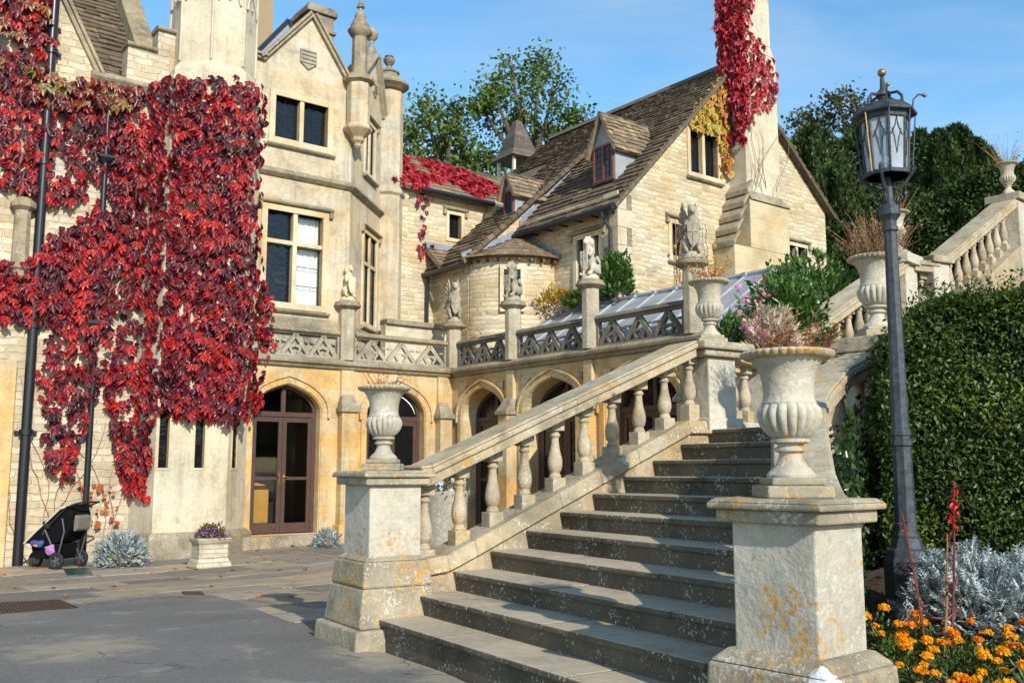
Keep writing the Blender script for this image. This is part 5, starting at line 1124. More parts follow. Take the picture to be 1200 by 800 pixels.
for k in range(8):
    a = R(22.5)+k*math.pi/4; c = Vector((math.cos(a), math.sin(a), 0)); mb.bar(c*.142+Vector((0, 0, zb)), c*.168+Vector((0, 0, ztop-.02)), .012, .012)
    a2 = a+math.pi/4; c2 = Vector((math.cos(a2), math.sin(a2), 0))
    def gp(u, h): return ((c*(.140+.026*h)).lerp(c2*(.140+.026*h), u))+Vector((0, 0, zb+(ztop-zb-.03)*h))
    mb.tube([gp(.12, .62), gp(.28, .70), gp(.42, .80), gp(.5, .95), gp(.58, .80), gp(.72, .70), gp(.88, .62)], .004, 5); mb.tube([gp(.22, .73), gp(.38, .55), gp(.5, .30), gp(.62, .55), gp(.78, .73)], .0035, 5)
obj('leaded_bars', mb, M_lampiron, ln, Lf)
mb = MB(); octa(mb, 0, 0, [(.138, zb+.015), (.162, ztop-.045)]); obj('lantern_glass', mb, M_lampglass, ln, Lf)
mb = MB(); mb.tube([(0, 0, zb-.01), (0, 0, zb+.06)], .018, 8); mb.bar((-.15, 0, zb), (.15, 0, zb), .015, .01); mb.bar((0, -.15, zb), (0, .15, zb), .015, .01); obj('bulb_holder', mb, M_lampiron, ln, Lf)
mb = MB(); mb.sphere((0, 0, zb+.10), .042, 14, 10); obj('bulb', mb, plain('opal_bulb', (.75, .74, .68), .3, 0, .02), ln, Lf)
zr_ = lz_(128); mb = MB(); octa(mb, 0, 0, [(.19, ztop-.02), (.222, ztop-.01), (.225, ztop+.005), (.15, zr_+.02), (.05, zr_+.05), (.03, zr_+.06)]); obj('lantern_roof', mb, M_lampiron, ln, Lf)
for k in range(8):       # twisted outer rods with gilding
    a = R(22.5)+k*math.pi/4; c = Vector((math.cos(a), math.sin(a), 0)); mb = MB(); n = 26
    mb.tube([c*(.168+.042*i/n)+Vector((0, 0, zb+.0+(ztop-zb)*i/n)) for i in range(n+1)], [.0042+.0018*(i % 2) for i in range(n+1)], 6); obj('twisted_rod', mb, M_gold if k % 4 == 0 else M_lampiron, ln, Lf)
zf = lz_(112); zs_ = lz_(88)
for k in range(4):
    a = R(20)+k*math.pi/2; c = Vector((math.cos(a), math.sin(a), 0)); mb = MB()
    mb.tube([c*.16+Vector((0, 0, zr_+.0)), c*.155+Vector((0, 0, zr_+.05)), c*.12+Vector((0, 0, zr_+.09)), c*.06+Vector((0, 0, zr_+.10)), c*.02+Vector((0, 0, zf+.02))], .011, 7); obj('crown_strap', mb, M_lampiron, ln, Lf)
    a += R(45); c = Vector((math.cos(a), math.sin(a), 0)); mb = MB(); mb.tube([c*.19+Vector((0, 0, zr_-.02)), c*.20+Vector((0, 0, zr_+.05)), c*.235+Vector((0, 0, zr_+.085)), c*.27+Vector((0, 0, zr_+.075))], .006, 6); hk = obj('hook', mb, M_lampiron, ln, Lf)
    mb = MB(); mb.sphere(c*.275+Vector((0, 0, zr_+.075)), .016, 10, 8); obj('gilded_knob', mb, M_gold, hk, Lf)
mb = MB(); mb.lathe([(.03, zf-.04), (.05, zf), (.045, zf+.02), (.02, zf+.05), (.014, zs_-.02)], 0, 0, 12); mb.lathe([(.035, zf-.02), (.055, zf-.01), (.035, zf)], 0, 0, 12); obj('spike', mb, M_lampiron, ln, Lf)
mb = MB(); mb.sphere((0, 0, zs_+.015), .030, 14, 10); obj('ball_finial', mb, M_gold, ln, Lf)
# ------------------------------------------------------------------ pushchair by the wall
M_fabric = plain('black_pushchair_fabric', (.006, .006, .007), .95, 0, .3, 9, .4, .08)
M_beige = plain('beige_hood_fabric', (.50, .46, .36), .9, 0, .1, 8, .3)
M_rubber = plain('black_rubber', (.014, .014, .014), .75, 0, .2, 20, .2)
M_alu = plain('grey_tube', (.14, .145, .155), .4, .6, .1, 10)
gA = ground(62, 671); gB = ground(90, 662); gC = ground(36, 657)
fw = (gC-(gA+gB)/2); pang = math.degrees(math.atan2(fw.x, fw.y)); pc = (ground(61, 671)+ground(97, 660))/2
KP = frame((pc.x, pc.y, pc.z), -76) @ Matrix.Scale(1.15, 4)   # x forward (towards photo left), y towards the viewer
push = thing('pushchair', 'black three wheeled pushchair with beige hood parked against the creeper wall', 'pushchair', (0, 0, 0), KP)
def wheel(x, y, r):
    mb = MB(); T = Matrix.Translation((x, y, r)) @ Matrix.Rotation(R(90), 4, 'X'); n = 26; vs = []
    prof = [(r*(.80+.20*math.cos(t)), .033*math.sin(t)) for t in np.linspace(0, 2*math.pi, 11)[:-1]]
    for i in range(n):
        a = 2*math.pi*i/n; vs += [(q*math.cos(a), q*math.sin(a), z) for q, z in prof]
    mb.add(vs, [(i*10+j, ((i+1) % n)*10+j, ((i+1) % n)*10+(j+1) % 10, i*10+(j+1) % 10) for i in range(n) for j in range(10)], T, True)
    w_ = obj('wheel', mb, M_rubber, push, KP); mb = MB(); mb.lathe([(.03, -.03), (.03, .03)], 0, 0, 12, T)
    for k in range(5): a = k*2*math.pi/5; mb.bar(T @ Vector((0, 0, 0)), T @ Vector((r*.66*math.cos(a), r*.66*math.sin(a), 0)), .022, .03)
    mb.lathe([(r*.62, -.018), (r*.68, -.018), (r*.68, .018), (r*.62, .018), (r*.62, -.018)], 0, 0, 24, T, close=False); obj('rim', mb, M_alu, w_, KP)
for x, y, r in ((-.0, .29, .135), (-.0, -.29, .135), (.62, 0, .13)): wheel(x, y, r)
mb = MB()
for s in (-1, 1):
    mb.tube([(-.0, s*.27, .16), (.26, s*.27, .62)], .014, 8); mb.tube([(-.0, s*.27, .16), (-.10, s*.27, .60), (-.05, s*.27, .80)], .012, 8)
    mb.tube([(.26, s*.27, .62), (.62, s*.05, .20), (.62, s*.05, .14)], .013, 8)
mb.tube([(0, -.29, .14), (0, .29, .14)], .012, 8); obj('frame', mb, M_alu, push, KP)
mb = MB(); mb.tube([(.26, .27, .62), (-.12, .27, .98), (-.30, .25, 1.04), (-.36, .2, 1.05), (-.36, -.2, 1.05), (-.30, -.25, 1.04), (-.12, -.27, .98), (.26, -.27, .62)], .015, 8); obj('handlebar', mb, M_rubber, push, KP)
mb = MB()     # seat and hood sling
prof = [(.66, .40), (.44, .60), (.22, .78), (.02, .95), (-.14, 1.0), (-.20, .86), (-.17, .62), (-.02, .44), (.30, .34)]
vs = [(x, s*y, z) for s, y in ((-1, .235), (1, .235)) for x, z in prof]; n = len(prof)
mb.add(vs, [tuple(range(n)), tuple(range(n, 2*n))[::-1]]+[(i, (i+1) % n, (i+1) % n+n, i+n) for i in range(n)]); obj('seat', mb, M_fabric, push, KP, bevel=.03)
mb = MB(); mb.prism([(.68, -.24, .40), (.45, -.24, .615), (.22, -.24, .80), (.02, -.24, .975), (-.14, -.24, 1.02), (-.15, -.24, .99), (.02, -.24, .945), (.22, -.24, .77), (.44, -.24, .59), (.66, -.24, .385)], (0, .44, 0)); hd_ = obj('hood', mb, M_fabric, push, KP, bevel=.008); mb = MB(); mb.prism([(x, .2, z) for x, z in ((.68, .40), (.45, .617), (.22, .803), (.02, .978), (-.15, 1.022), (-.15, .985), (.02, .94), (.22, .765), (.44, .585), (.66, .382))], (0, .05, 0)); obj('hood_trim', mb, M_beige, hd_, KP, bevel=.008)
mb = MB(); mb.prism([(-.17, -.16, .86), (-.27, -.16, .82), (-.24, -.16, .62), (-.18, -.16, .58)], (0, .32, 0)); obj('back_pocket', mb, plain('grey_beige_pocket', (.16, .145, .11), .9), push, KP, bevel=.02)
mb = MB(); mb.prism([(.02, -.24, .40), (.52, -.2, .36), (.46, -.2, .17), (.06, -.24, .15)], (0, .46, 0)); obj('basket', mb, M_fabric, push, KP, bevel=.02)
mb = MB(); mb.box(.18, .24, .245, .29, .64, .72); mb.tube([(.24, .27, .66), (.30, .27, .73), (.26, .20, .78), (.26, -.2, .78)], .016, 8); obj('bumper_bar', mb, M_rubber, push, KP)
def vnz(a, b): return .5+.25*math.sin(a*1.7+b)+.25*math.sin(b*2.3-a*.7)
def soft(name, label, cat, c, sc, m, F):
    t = MB(); t.sphere(c, 1, 20, 14, None, sc); t.v = [(x+.35*sc[0]*(vnz(x*17, z*19)-.5), y+.5*sc[1]*(vnz(x*23, z*21)-.5), z+.45*sc[2]*(vnz(z*23+3, x*18)-.5)) for x, y, z in t.v]; return tag(obj(name, t, m, None, F), label, cat)
soft('bag', 'blue rolled bag in the pushchair basket', 'bag', (.36, .30, .40), (.13, .05, .06), plain('blue_cloth', (.03, .07, .22), .6, 0, .3, 20), KP)
soft('bag', 'lilac patterned bag in the pushchair basket', 'bag', (.12, .30, .31), (.10, .05, .08), plain('lilac_cloth', (.35, .18, .36), .7, 0, .4, 30), KP)
soft('cloth', 'orange cloth tucked beside the blue bag', 'cloth', (.36, .345, .37), (.05, .025, .02), plain('orange_cloth', (.75, .22, .02), .7), KP)
# ------------------------------------------------------------------ planters on the paving
g = ground(245, 664); gP = frame((g.x, g.y, g.z), 52)
pl = thing('stone_planter', 'square moulded stone planter of purple flowers beside the arched door', 'planter', (0, 0, 0), gP); mb = MB()
batter(mb, -.27, .27, -.2, .2, 0, .10, .06, .045); batter(mb, -.27, .27, -.2, .2, .10, .17, .03, .0); batter(mb, -.27, .27, -.2, .2, .17, .43, .0, .0); obj('box', mb, M_planter, pl, gP, bevel=.01)
mb = MB(); batter(mb, -.27, .27, -.2, .2, .43, .47, .01, .04); batter(mb, -.27, .27, -.2, .2, .47, .53, .04, .045); obj('rim', mb, M_planter, pl, gP, bevel=.01)
pot_c = SF @ Vector((2.0, 4.9, 0)); pp_ = ground(521, 652); q = at(521, 640, 15.5); potF = frame((q.x, q.y, gz(q.x, q.y)), 52)
zq = at(521, 575, 15.5).z-gz(q.x, q.y)
pt = thing('round_planter', 'round pale stone planter of blue flowers seen between the balusters', 'planter', (0, 0, 0), potF)
mb = MB(); mb.lathe([(.24, 0), (.26, .06), (.18, .12), (.17, .2), (.28, .3), (.35, .5), (.36, zq-.12), (.40, zq-.05), (.40, zq), (.33, zq), (.33, zq-.06)], 0, 0, 28); obj('bowl', mb, M_urn, pt, potF)
# ------------------------------------------------------------------ drain covers and fallen leaves
M_rust = plain('rusty_iron', (.085, .050, .032), .8, .2, .35, 12, .5)
c = [ground(*p) for p in ((-60, 724), (-60, 710), (70, 704.5), (92, 713))]
dg_ = thing('drain_grate', 'rusty slotted iron drain grate at the driveway edge', 'drain grate', tuple(sum(c, Vector())/4), WF); mb = MB()
n = 30
for i in range(n):
    f0, f1 = (i+.2)/n, (i+.8)/n; a, b, c_, d = c[0].lerp(c[3], f0), c[0].lerp(c[3], f1), c[1].lerp(c[2], f1), c[1].lerp(c[2], f0)
    u = Vector((0, 0, .020)); v = Vector((0, 0, .03)); mb.hexa([a+u, b+u, c_+u, d+u, a+v, b+v, c_+v, d+v])
obj('slots', mb, M_rust, dg_, WF, recalc=True); mb = MB(); u = Vector((0, 0, .014)); v = Vector((0, 0, .022)); mb.hexa([p+u for p in c]+[p+v for p in c]); obj('frame', mb, plain('dark_drain', (.02, .016, .013), .9), dg_, WF)  # near-black plate under the bars stands for the dark drain opening
def cover(pts, label, m):
    c = [ground(*p) for p in pts]; mb = MB(); mb.hexa([p+Vector((0, 0, .0)) for p in c]+[p+Vector((0, 0, .022)) for p in c]); tag(obj('drain_cover', mb, m, bevel=.004), label, 'drain cover')
cover(((79, 675), (109, 674), (104, 666), (74, 667)), 'small dark green drain cover beside the pushchair wheel', plain('green_cover', (.018, .07, .06), .35, .1, .3, 20))
cover(((216, 698), (240, 698), (236, 694), (213, 694)), 'small rusty drain cover at the edge of the flagstones', M_rust)
# ------------------------------------------------------------------ plants
def unit(a): return a/np.maximum(1e-9, np.linalg.norm(a, axis=1, keepdims=True))
def leaf_quads(P, N, U, L, W, fold=.25):
    """Diamond leaves folded along the midrib: base P, direction U, surface normal N."""
    U = unit(U); S = unit(np.cross(N, U)); N = np.cross(U, S); L = np.asarray(L)[:, None]; W = np.asarray(W)[:, None]
    tip = P+U*L-N*L*.12; a = P+U*L*.45+S*W*.5+N*W*fold*.5; b = P+U*L*.45-S*W*.5+N*W*fold*.5
    V = np.stack([P, a, tip, b], 1).reshape(-1, 3); k = np.arange(len(P))[:, None]*4
    return V, np.concatenate([k+np.array([[0, 1, 2]]), k+np.array([[0, 2, 3]])])
def palmate(P, N, D, size, nl=5):
    """Creeper leaves: pointed leaflets fanning from one stalk point, hanging along D, one island per leaf."""
    D = unit(D); S = unit(np.cross(N, D)); N = np.cross(D, S); n = len(P); Vs = [P[:, None, :]]; Fs = []; k = 1; s = np.asarray(size)[:, None]
    per = 1+3*nl
    for j in range(nl):
        a = (j-(nl-1)/2)*R(122)/(nl-1)+RNG.normal(0, .08, (n, 1)); l = s*(1-.22*abs(j-(nl-1)/2)); d = D*np.cos(a)+S*np.sin(a); t = -D*np.sin(a)+S*np.cos(a)
        nd = N*RNG.uniform(.0, .35, (n, 1))
        A = P+d*l*.5+t*l*.24+N*l*.10+nd*l*.3; B = P+d*l*.5-t*l*.24+N*l*.10+nd*l*.3; T = P+d*l-N*l*.22+nd*l*.2
        Vs.append(np.stack([A, T, B], 1)); Fs += [(0, k, k+1), (0, k+1, k+2)]; k += 3
    V = np.concatenate(Vs, 1).reshape(-1, 3); base = np.arange(n)[:, None]*per
    F = np.concatenate([base+np.array([f]) for f in Fs]); return V, F
def leafobj(name, V, F, m, parent=None, Fr=WF, smooth=False):
    me = bpy.data.meshes.new(name); M = MW[parent.name] if parent else Matrix.Translation(Vector(((V[:, 0].min()+V[:, 0].max())/2, (V[:, 1].min()+V[:, 1].max())/2, V[:, 2].min())))
    Mi = np.array(M.inverted()); L = V @ Mi[:3, :3].T+Mi[:3, 3]
    me.vertices.add(len(L)); me.vertices.foreach_set('co', L.astype(np.float32).ravel()); nf, kk = F.shape
    me.loops.add(nf*kk); me.loops.foreach_set('vertex_index', F.astype(np.int32).ravel()); me.polygons.add(nf)
    me.polygons.foreach_set('loop_start', np.arange(0, nf*kk, kk, dtype=np.int32)); me.polygons.foreach_set('loop_total', np.full(nf, kk, dtype=np.int32)); me.materials.append(m)
    me.update(); me.validate(); o = bpy.data.objects.new(name, me); COL.objects.link(o); setw(o, M, parent); return o
def cat(*vf):
    V = []; F = []; k = 0
    for v, f in vf: V.append(v); F.append(f+k); k += len(v)
    return np.concatenate(V), np.concatenate(F)
def rnd_dirs(n): return unit(RNG.normal(size=(n, 3)))
bF = np.array(BF); bx_, by_ = bF[:3, 0], bF[:3, 1]
def inpoly(x, y, poly):
    c = False; n = len(poly)
    for i in range(n):
        (x1, y1), (x2, y2) = poly[i], poly[i-1]
        if (y1 > y) != (y2 > y) and x < (x2-x1)*(y-y1)/(y2-y1)+x1: c = not c
    return c
def vnoise(x, y, s=1., seed=0):   # cheap smooth value noise
    x, y = x*s, y*s; xi, yi = math.floor(x), math.floor(y); fx, fy = x-xi, y-yi; fx, fy = fx*fx*(3-2*fx), fy*fy*(3-2*fy)
    h = lambda i, j: (math.sin((i*127.1+j*311.7+seed*74.7))*43758.5453) % 1
    return (h(xi, yi)*(1-fx)+h(xi+1, yi)*fx)*(1-fy)+(h(xi, yi+1)*(1-fx)+h(xi+1, yi+1)*fx)*fy
def bay_front(x):                   # how far the clad surface stands proud at x (building frame)
    if -7.95 < x < -5.3:
        if x < -7.72: return np.interp(x, [-7.95, -7.72], [.12, -.78])
        if x > -5.9: return np.interp(x, [-5.9, -5.30], [-.78, .12])
        return -.78
    return .12
def creeper(name, label, polys, m, size, spacing, surf, parent=None, off=.10, cov=.0, ns=.9, seed=0):
    """Leaves over the part of a wall the outlines cover; surf(x) gives the depth of the wall; gaps follow a noise."""
    P = []; Nn = []
    for poly, dens in polys:
        xs = [p[0] for p in poly]; ys = [p[1] for p in poly]; st = spacing/dens
        y = min(ys)
        while y < max(ys):
            x = min(xs)
            while x < max(xs):
                px, py = x+random.uniform(-.7, .7)*st, y+random.uniform(-.7, .7)*st
                if inpoly(px, py, poly):
                    q = on_plane(px, py, BF, 1, -.3); yy = surf(q.x)
                    for _ in range(3): q = on_plane(px, py, BF, 1, yy); yy = surf(q.x)
                    if vnoise(q.x, q.z, ns, seed)*.65+vnoise(q.x, q.z, ns*3.1, seed+3)*.35 > cov:
                        P.append((q.x, yy-random.uniform(.02, off), q.z)); sl = (surf(q.x+.12)-surf(q.x-.12))/.24; sl = max(-1.6, min(1.6, sl)); Nn.append((sl, -1, .12))
                x += st
            y += st
    P = np.array(P); N = unit(np.array(Nn)+RNG.normal(0, .38, (len(P), 3))); D = np.stack([RNG.normal(0, .30, len(P)), np.full(len(P), -.25), np.full(len(P), -1.3)], 1)+RNG.normal(0, .12, (len(P), 3))
    W = lambda a: a[:, :1]*bx_+a[:, 1:2]*by_+a[:, 2:3]*np.array([0, 0, 1.])
    V, F = palmate(W(P)+bF[:3, 3], W(N), W(D), size*(.5+.95*RNG.beta(2, 2, len(P)))); return V, F, P
def creeper_thing(name, label, layers, stems=None):
    t = thing(name, label, 'climbing plant', stems or (0, 0, 0), BF)
    for (polys, m, size, sp, surf, off, cov, ns, seed) in layers:
        V, F, P = creeper(name, label, polys, m, size, sp, surf, None, off, cov, ns, seed); leafobj('foliage', V, F, m, t)
    return t
TUR = [(165, 100), (205, 90), (250, 90), (300, 98), (312, 128), (308, 165), (300, 200), (303, 262), (304, 322), (316, 350), (318, 400), (302, 430), (304, 480), (290, 494), (262, 492), (240, 488), (205, 486), (186, 470), (178, 520), (173, 555), (158, 588), (142, 560), (128, 512), (120, 470), (124, 430), (138, 390), (142, 345), (135, 300), (130, 250), (134, 200), (132, 160), (140, 118)]
UPL = [(-110, -20), (66, -10), (66, 30), (62, 70), (58, 100), (110, 96), (166, 108), (158, 132), (120, 160), (112, 185), (100, 232), (72, 240), (20, 226), (-110, 190)]
MIDL = [(-90, 308), (40, 302), (62, 270), (110, 245), (132, 252), (136, 330), (128, 400), (60, 384), (45, 378), (-90, 372)]
LOWL = [(58, 380), (122, 388), (126, 430), (104, 470), (96, 500), (86, 540), (72, 562), (50, 540), (46, 490), (40, 440), (52, 400)]
MIDS = [(108, 95), (150, 118), (142, 250), (108, 250)]
creeper_thing('virginia_creeper', 'dense crimson virginia creeper hanging over the manor turret bay and left wall', [
    ([(TUR, 1.), (MIDL, .95), (LOWL, .85)], M_creeper, .19, 6.2, bay_front, .34, .26, 1.1, 0),
    ([(TUR, .8), (UPL, 1.), (MIDS, .85), (MIDL, .7)], M_creeper, .195, 6.8, bay_front, .24, .24, .9, 5),
    ([([(-30, -20), (60, -10), (62, 60), (60, 100), (110, 96), (166, 106), (160, 125), (110, 132), (40, 125), (-30, 60)], .9), ([(60, 90), (168, 104), (158, 132), (62, 126)], 1.2)], M_creeper_mix, .20, 7.2, bay_front, .38, .30, 1.3, 9),
    ([([(75, 555), (112, 560), (135, 575), (134, 612), (100, 620), (88, 600)], .6), ([(112, 560), (160, 590), (150, 625), (118, 600)], .5)], M_creeper_dry, .105, 5.2, bay_front, .2, .45, 1.3, 2)],
    (-9, .1, 0))
# fine climbing stems on the left wall
def stems(label, start, m=M_drystem, n=7, seed=1, L=3.5, F=BF, ydep=.09, spread=.5, r=.010):
    rnd = random.Random(seed); mb = MB()
    for i in range(n):
        x, y, z = start[0]+rnd.uniform(-.5, .5)*spread, start[1], start[2]; pts = [(x, y, z)]; k = int(L/.22)
        dx = rnd.uniform(-.10, .10)
        for j in range(k): dx += rnd.uniform(-.06, .06); dx *= .9; x += dx; z += .22*rnd.uniform(.6, 1.1); pts.append((x, y-rnd.uniform(0, .03), z))
        mb.tube(pts, [r*(1-.7*j/k) for j in range(len(pts))], 5)
    return tag(obj('climbing_stem', mb, m, None, F), label, 'climbing plant')
stems('thin bare creeper stems climbing the left rubble wall', (-9.0, .10, -.2), n=9, L=4.2, spread=2.0)
# creeper on the house chimney, gold creeper on its gable, red creeper on the link roof
def surf_ch(x): return SY if SX0-.04 < x < SX1+.04 else HY0
CHI = [(864, -10), (876, -10), (876, 30), (892, 60), (904, 72), (906, 118), (900, 128), (884, 128), (880, 142), (868, 150), (866, 100)]
CHIL = [(844, -10), (862, -10), (866, 130), (846, 112)]
GOLD = [(848, 84), (856, 100), (858, 150), (852, 170), (852, 206), (842, 206), (840, 165), (836, 156), (805, 152), (806, 130), (826, 104)]
creeper_thing('red_creeper', 'red creeper wrapped round the upper house chimney', [
    ([(CHI, 1.)], M_creeper_red, .22, 4.6, lambda x: SY, .2, .14, 1.2, 3)], (7, -4.4, 4))
ch_t = [o for o in COL.objects if o.name.startswith('red_creeper') and o.parent is None][-1]; P = []
for _ in range(2600):
    px, py = random.uniform(842, 876), random.uniform(-12, 165); q = on_plane(px, py, BF, 0, SX0-.03)
    if SY-.05 < q.y < -3.6 and (py < 125 or vnoise(q.y, q.z, 3, 1) > .45): P.append((SX0-random.uniform(.02, .22), q.y, q.z))
P = np.array(P); n = len(P); N = unit(np.array([[-1, -.3, .2]])+RNG.normal(0, .35, (n, 3))); D = np.array([[-.2, 0, -1.]])+RNG.normal(0, .3, (n, 3)); Wb = lambda a: a[:, :1]*bx_+a[:, 1:2]*by_+a[:, 2:3]*np.array([0, 0, 1.])
V, F = palmate(Wb(P)+bF[:3, 3], Wb(N), Wb(D), RNG.uniform(.15, .28, n)); leafobj('foliage', V, F, M_creeper_red, ch_t)
creeper_thing('golden_creeper', 'yellow and orange creeper on the house gable beside the chimney', [([(GOLD, 1.)], M_creeper_gold, .19, 3.5, lambda x: HY0, .2, .04, 1.3, 6)], (6.3, -3.8, 4))
stems('fine bare creeper stems fanning over the chimney front', (7.4, CY-.03, 9.2), n=6, L=2.6, spread=1.0, ydep=.02, r=.012)
P = []; x0r = min(wc, CTX)
for _ in range(1500):
    u, v = random.random(), random.random(); x = x0r+u*4.4; 
    if vnoise(x, v*2.2, 1.4, 8)*.8+.35*v > .52: P.append((x, WCY-.2+v*1.7, ez-.08+v*(rz2-ez+.1)))
P = np.array(P); N = unit(np.array([[0, -1, 1.]])+RNG.normal(0, .4, (len(P), 3))); D = np.array([[0, -.7, -.8]])+RNG.normal(0, .4, (len(P), 3))
Wl = lambda a: a[:, :1]*bx_+a[:, 1:2]*by_+a[:, 2:3]*np.array([0, 0, 1.])
t = thing('red_creeper', 'scarlet creeper spreading over the slate roof of the tall back wall', 'climbing plant', (x0r, WCY-.3, 8), BF)
V, F = palmate(Wl(P)+bF[:3, 3]+Wl(N)*.08, Wl(N), Wl(D), RNG.uniform(.14, .26, len(P))); leafobj('foliage', V, F, M_creeper_red, t)
V, F, P = creeper('', '', [([(488, 215), (497, 210), (500, 235), (494, 300), (488, 300)], .9), ([(496, 225), (508, 236), (506, 246), (496, 240)], .8), ([(503, 285), (510, 290), (508, 302), (501, 298)], .8)], M_creeper, .2, 6, lambda x: WCY, None, .2, .1, 1.5, 2); leafobj('foliage', V, F, M_creeper, t)
# ---- trees
def tree(name, label, base, h, spread, m, seed, levels=5, leaf=.42, per=46, trunk_r=.45, up=.55, first=.35, clump=1.25, group=None, twist=.5):
    rnd = random.Random(seed); t = thing(name, label, 'tree', base, WF, group); mb = MB(); tips = []
    def branch(p, d, L, r, lv):
        pts = [p]; q = p
        for i in range(4): d = (d+Vector((rnd.gauss(0, .13), rnd.gauss(0, .13), rnd.gauss(.03, .08)))).normalized(); q = q+d*L/4; pts.append(q)
        mb.tube(pts, [r*(1-.12*i) for i in range(5)], 7 if lv > 2 else 4, cap=False)
        if lv <= 1: tips.extend([pts[2], pts[3], q])
        if lv == 0: return
        k = rnd.choice((2, 3, 3)) if lv < levels else 5
        for i in range(k):
            a = rnd.uniform(0, 2*math.pi); o = d.orthogonal().normalized(); o.rotate(Matrix.Rotation(a, 3, d)); dd = (d*up+o*rnd.uniform(.5, 1.)*spread+Vector((0, 0, .10))).normalized()
            branch(pts[rnd.choice((2, 3, 4))] if i else q, dd, L*rnd.uniform(.62, .82), r*.58, lv-1)
    branch(Vector(base), Vector((0, 0, 1)), h*first, trunk_r, levels); obj('trunk', mb, M_wood, t, WF, recalc=False)
    T = np.array([tuple(v) for v in tips]); T = T[RNG.permutation(len(T))]; n = len(T)*per
    C = np.repeat(T, per, 0)+RNG.normal(0, clump*.42, (n, 3))*np.array([1, 1, .75]); D = rnd_dirs(n)+np.array([0, 0, -.35]); N = rnd_dirs(n)+np.array([0, 0, .7])
    V, F = leaf_quads(C, unit(N), D, RNG.uniform(leaf*.6, leaf*1.3, n), RNG.uniform(leaf*.45, leaf*.8, n)); leafobj('crown', V, F, m, t); return t
bz = 7.
def crown_tree(name, label, D, blobs, m, leaf, per_m3, seed, group=None, trunk=True, hollow=.55, tr=.35):
    """A tree whose crown follows the photographed outline: leaf clumps through overlapping ellipsoids, limbs running out to them."""
    rnd = random.Random(seed); C = [(at(px, py, D+dd), rx*D/FPX, rz_*D/FPX) for px, py, rx, rz_, dd in blobs]
    low = min(c[0].z-c[2] for c in C); cx = sum(c[0].x for c in C)/len(C); base = Vector((cx, D, min(low-4, hz(cx, D))-1)); t = thing(name, label, 'tree', tuple(base), WF, group); mb = MB()
    fork = Vector((cx, D, low+.5)); mb.tube([base, base.lerp(fork, .5)+Vector((.15, 0, 0)), fork], [tr, tr*.85, tr*.7], 8)
    P = []; Nn = []
    for c, rx, rz_ in C:
        m1 = fork.lerp(c, .55)+Vector((0, 0, -.08*(c-fork).length)); mb.tube([fork, m1, c, c+Vector((0, 0, rz_*.6))], [tr*.55, tr*.34, tr*.18, tr*.05], 6, cap=False)
        k = max(6, int(9*rx*rz_/2.2)); vol = 4.2*rx*rx*rz_; nc = max(14, int(vol**.75*2.0))
        for i in range(nc):
            d = Vector((rnd.gauss(0, 1), rnd.gauss(0, 1), rnd.gauss(0, 1))).normalized(); rr = rnd.uniform(hollow, 1.06); q = c+Vector((d.x*rx*rr, d.y*rx*.8*rr, d.z*rz_*rr))
            if i % 3 == 0: mb.tube([c, c.lerp(q, .5)+Vector((0, 0, -.15)), q], [tr*.14, tr*.09, tr*.03], 4, cap=False)
            n = per_m3; s = leaf*2.3; P.append(np.array(tuple(q))+RNG.normal(0, s*.62, (n, 3))*np.array([1, 1, .6])); Nn.append(RNG.normal(0, .6, (n, 3))+np.array([d.x*.5, d.y*.5, d.z*.5+.8]))
    obj('trunk', mb, M_wood, t, WF, recalc=False); P = np.concatenate(P); N = unit(np.concatenate(Nn)); n = len(P)
    V, F = leaf_quads(P, N, rnd_dirs(n)+np.array([0, 0, -.3]), RNG.uniform(leaf*.6, leaf*1.3, n), RNG.uniform(leaf*.45, leaf*.8, n)); leafobj('crown', V, F, m, t); return t
crown_tree('ash_tree', 'tall open ash tree with sky showing through, behind the bellcote', 60, [(600, 85, 30, 22, 0), (632, 75, 26, 18, 1), (578, 110, 20, 22, -1), (610, 120, 32, 26, 1), (648, 110, 26, 26, -2), (672, 138, 18, 14, 0), (590, 150, 28, 20, 2), (630, 155, 36, 24, 0), (662, 168, 22, 18, 1), (652, 195, 40, 22, 2), (565, 128, 10, 10, 1)], M_tree, .34, 26, 3, tr=.42)
crown_tree('oak_tree', 'dense rounded green tree left of the ash, behind the corner turret', 56, [(500, 130, 26, 30, 0), (530, 140, 24, 24, -1), (515, 175, 40, 26, 1), (550, 180, 26, 18, 2), (478, 160, 24, 30, 0), (575, 190, 24, 16, 0), (480, 195, 40, 24, 0), (545, 205, 40, 18, 0)], M_tree, .34, 34, 4, hollow=.35)
crown_tree('olive_tree', 'rounded olive brown tree top behind the dark yews', 75, [(985, 128, 34, 20, 0), (1010, 145, 24, 20, 0), (950, 140, 22, 14, 1), (1035, 160, 20, 20, 0)], M_tree_olive, .4, 30, 5)
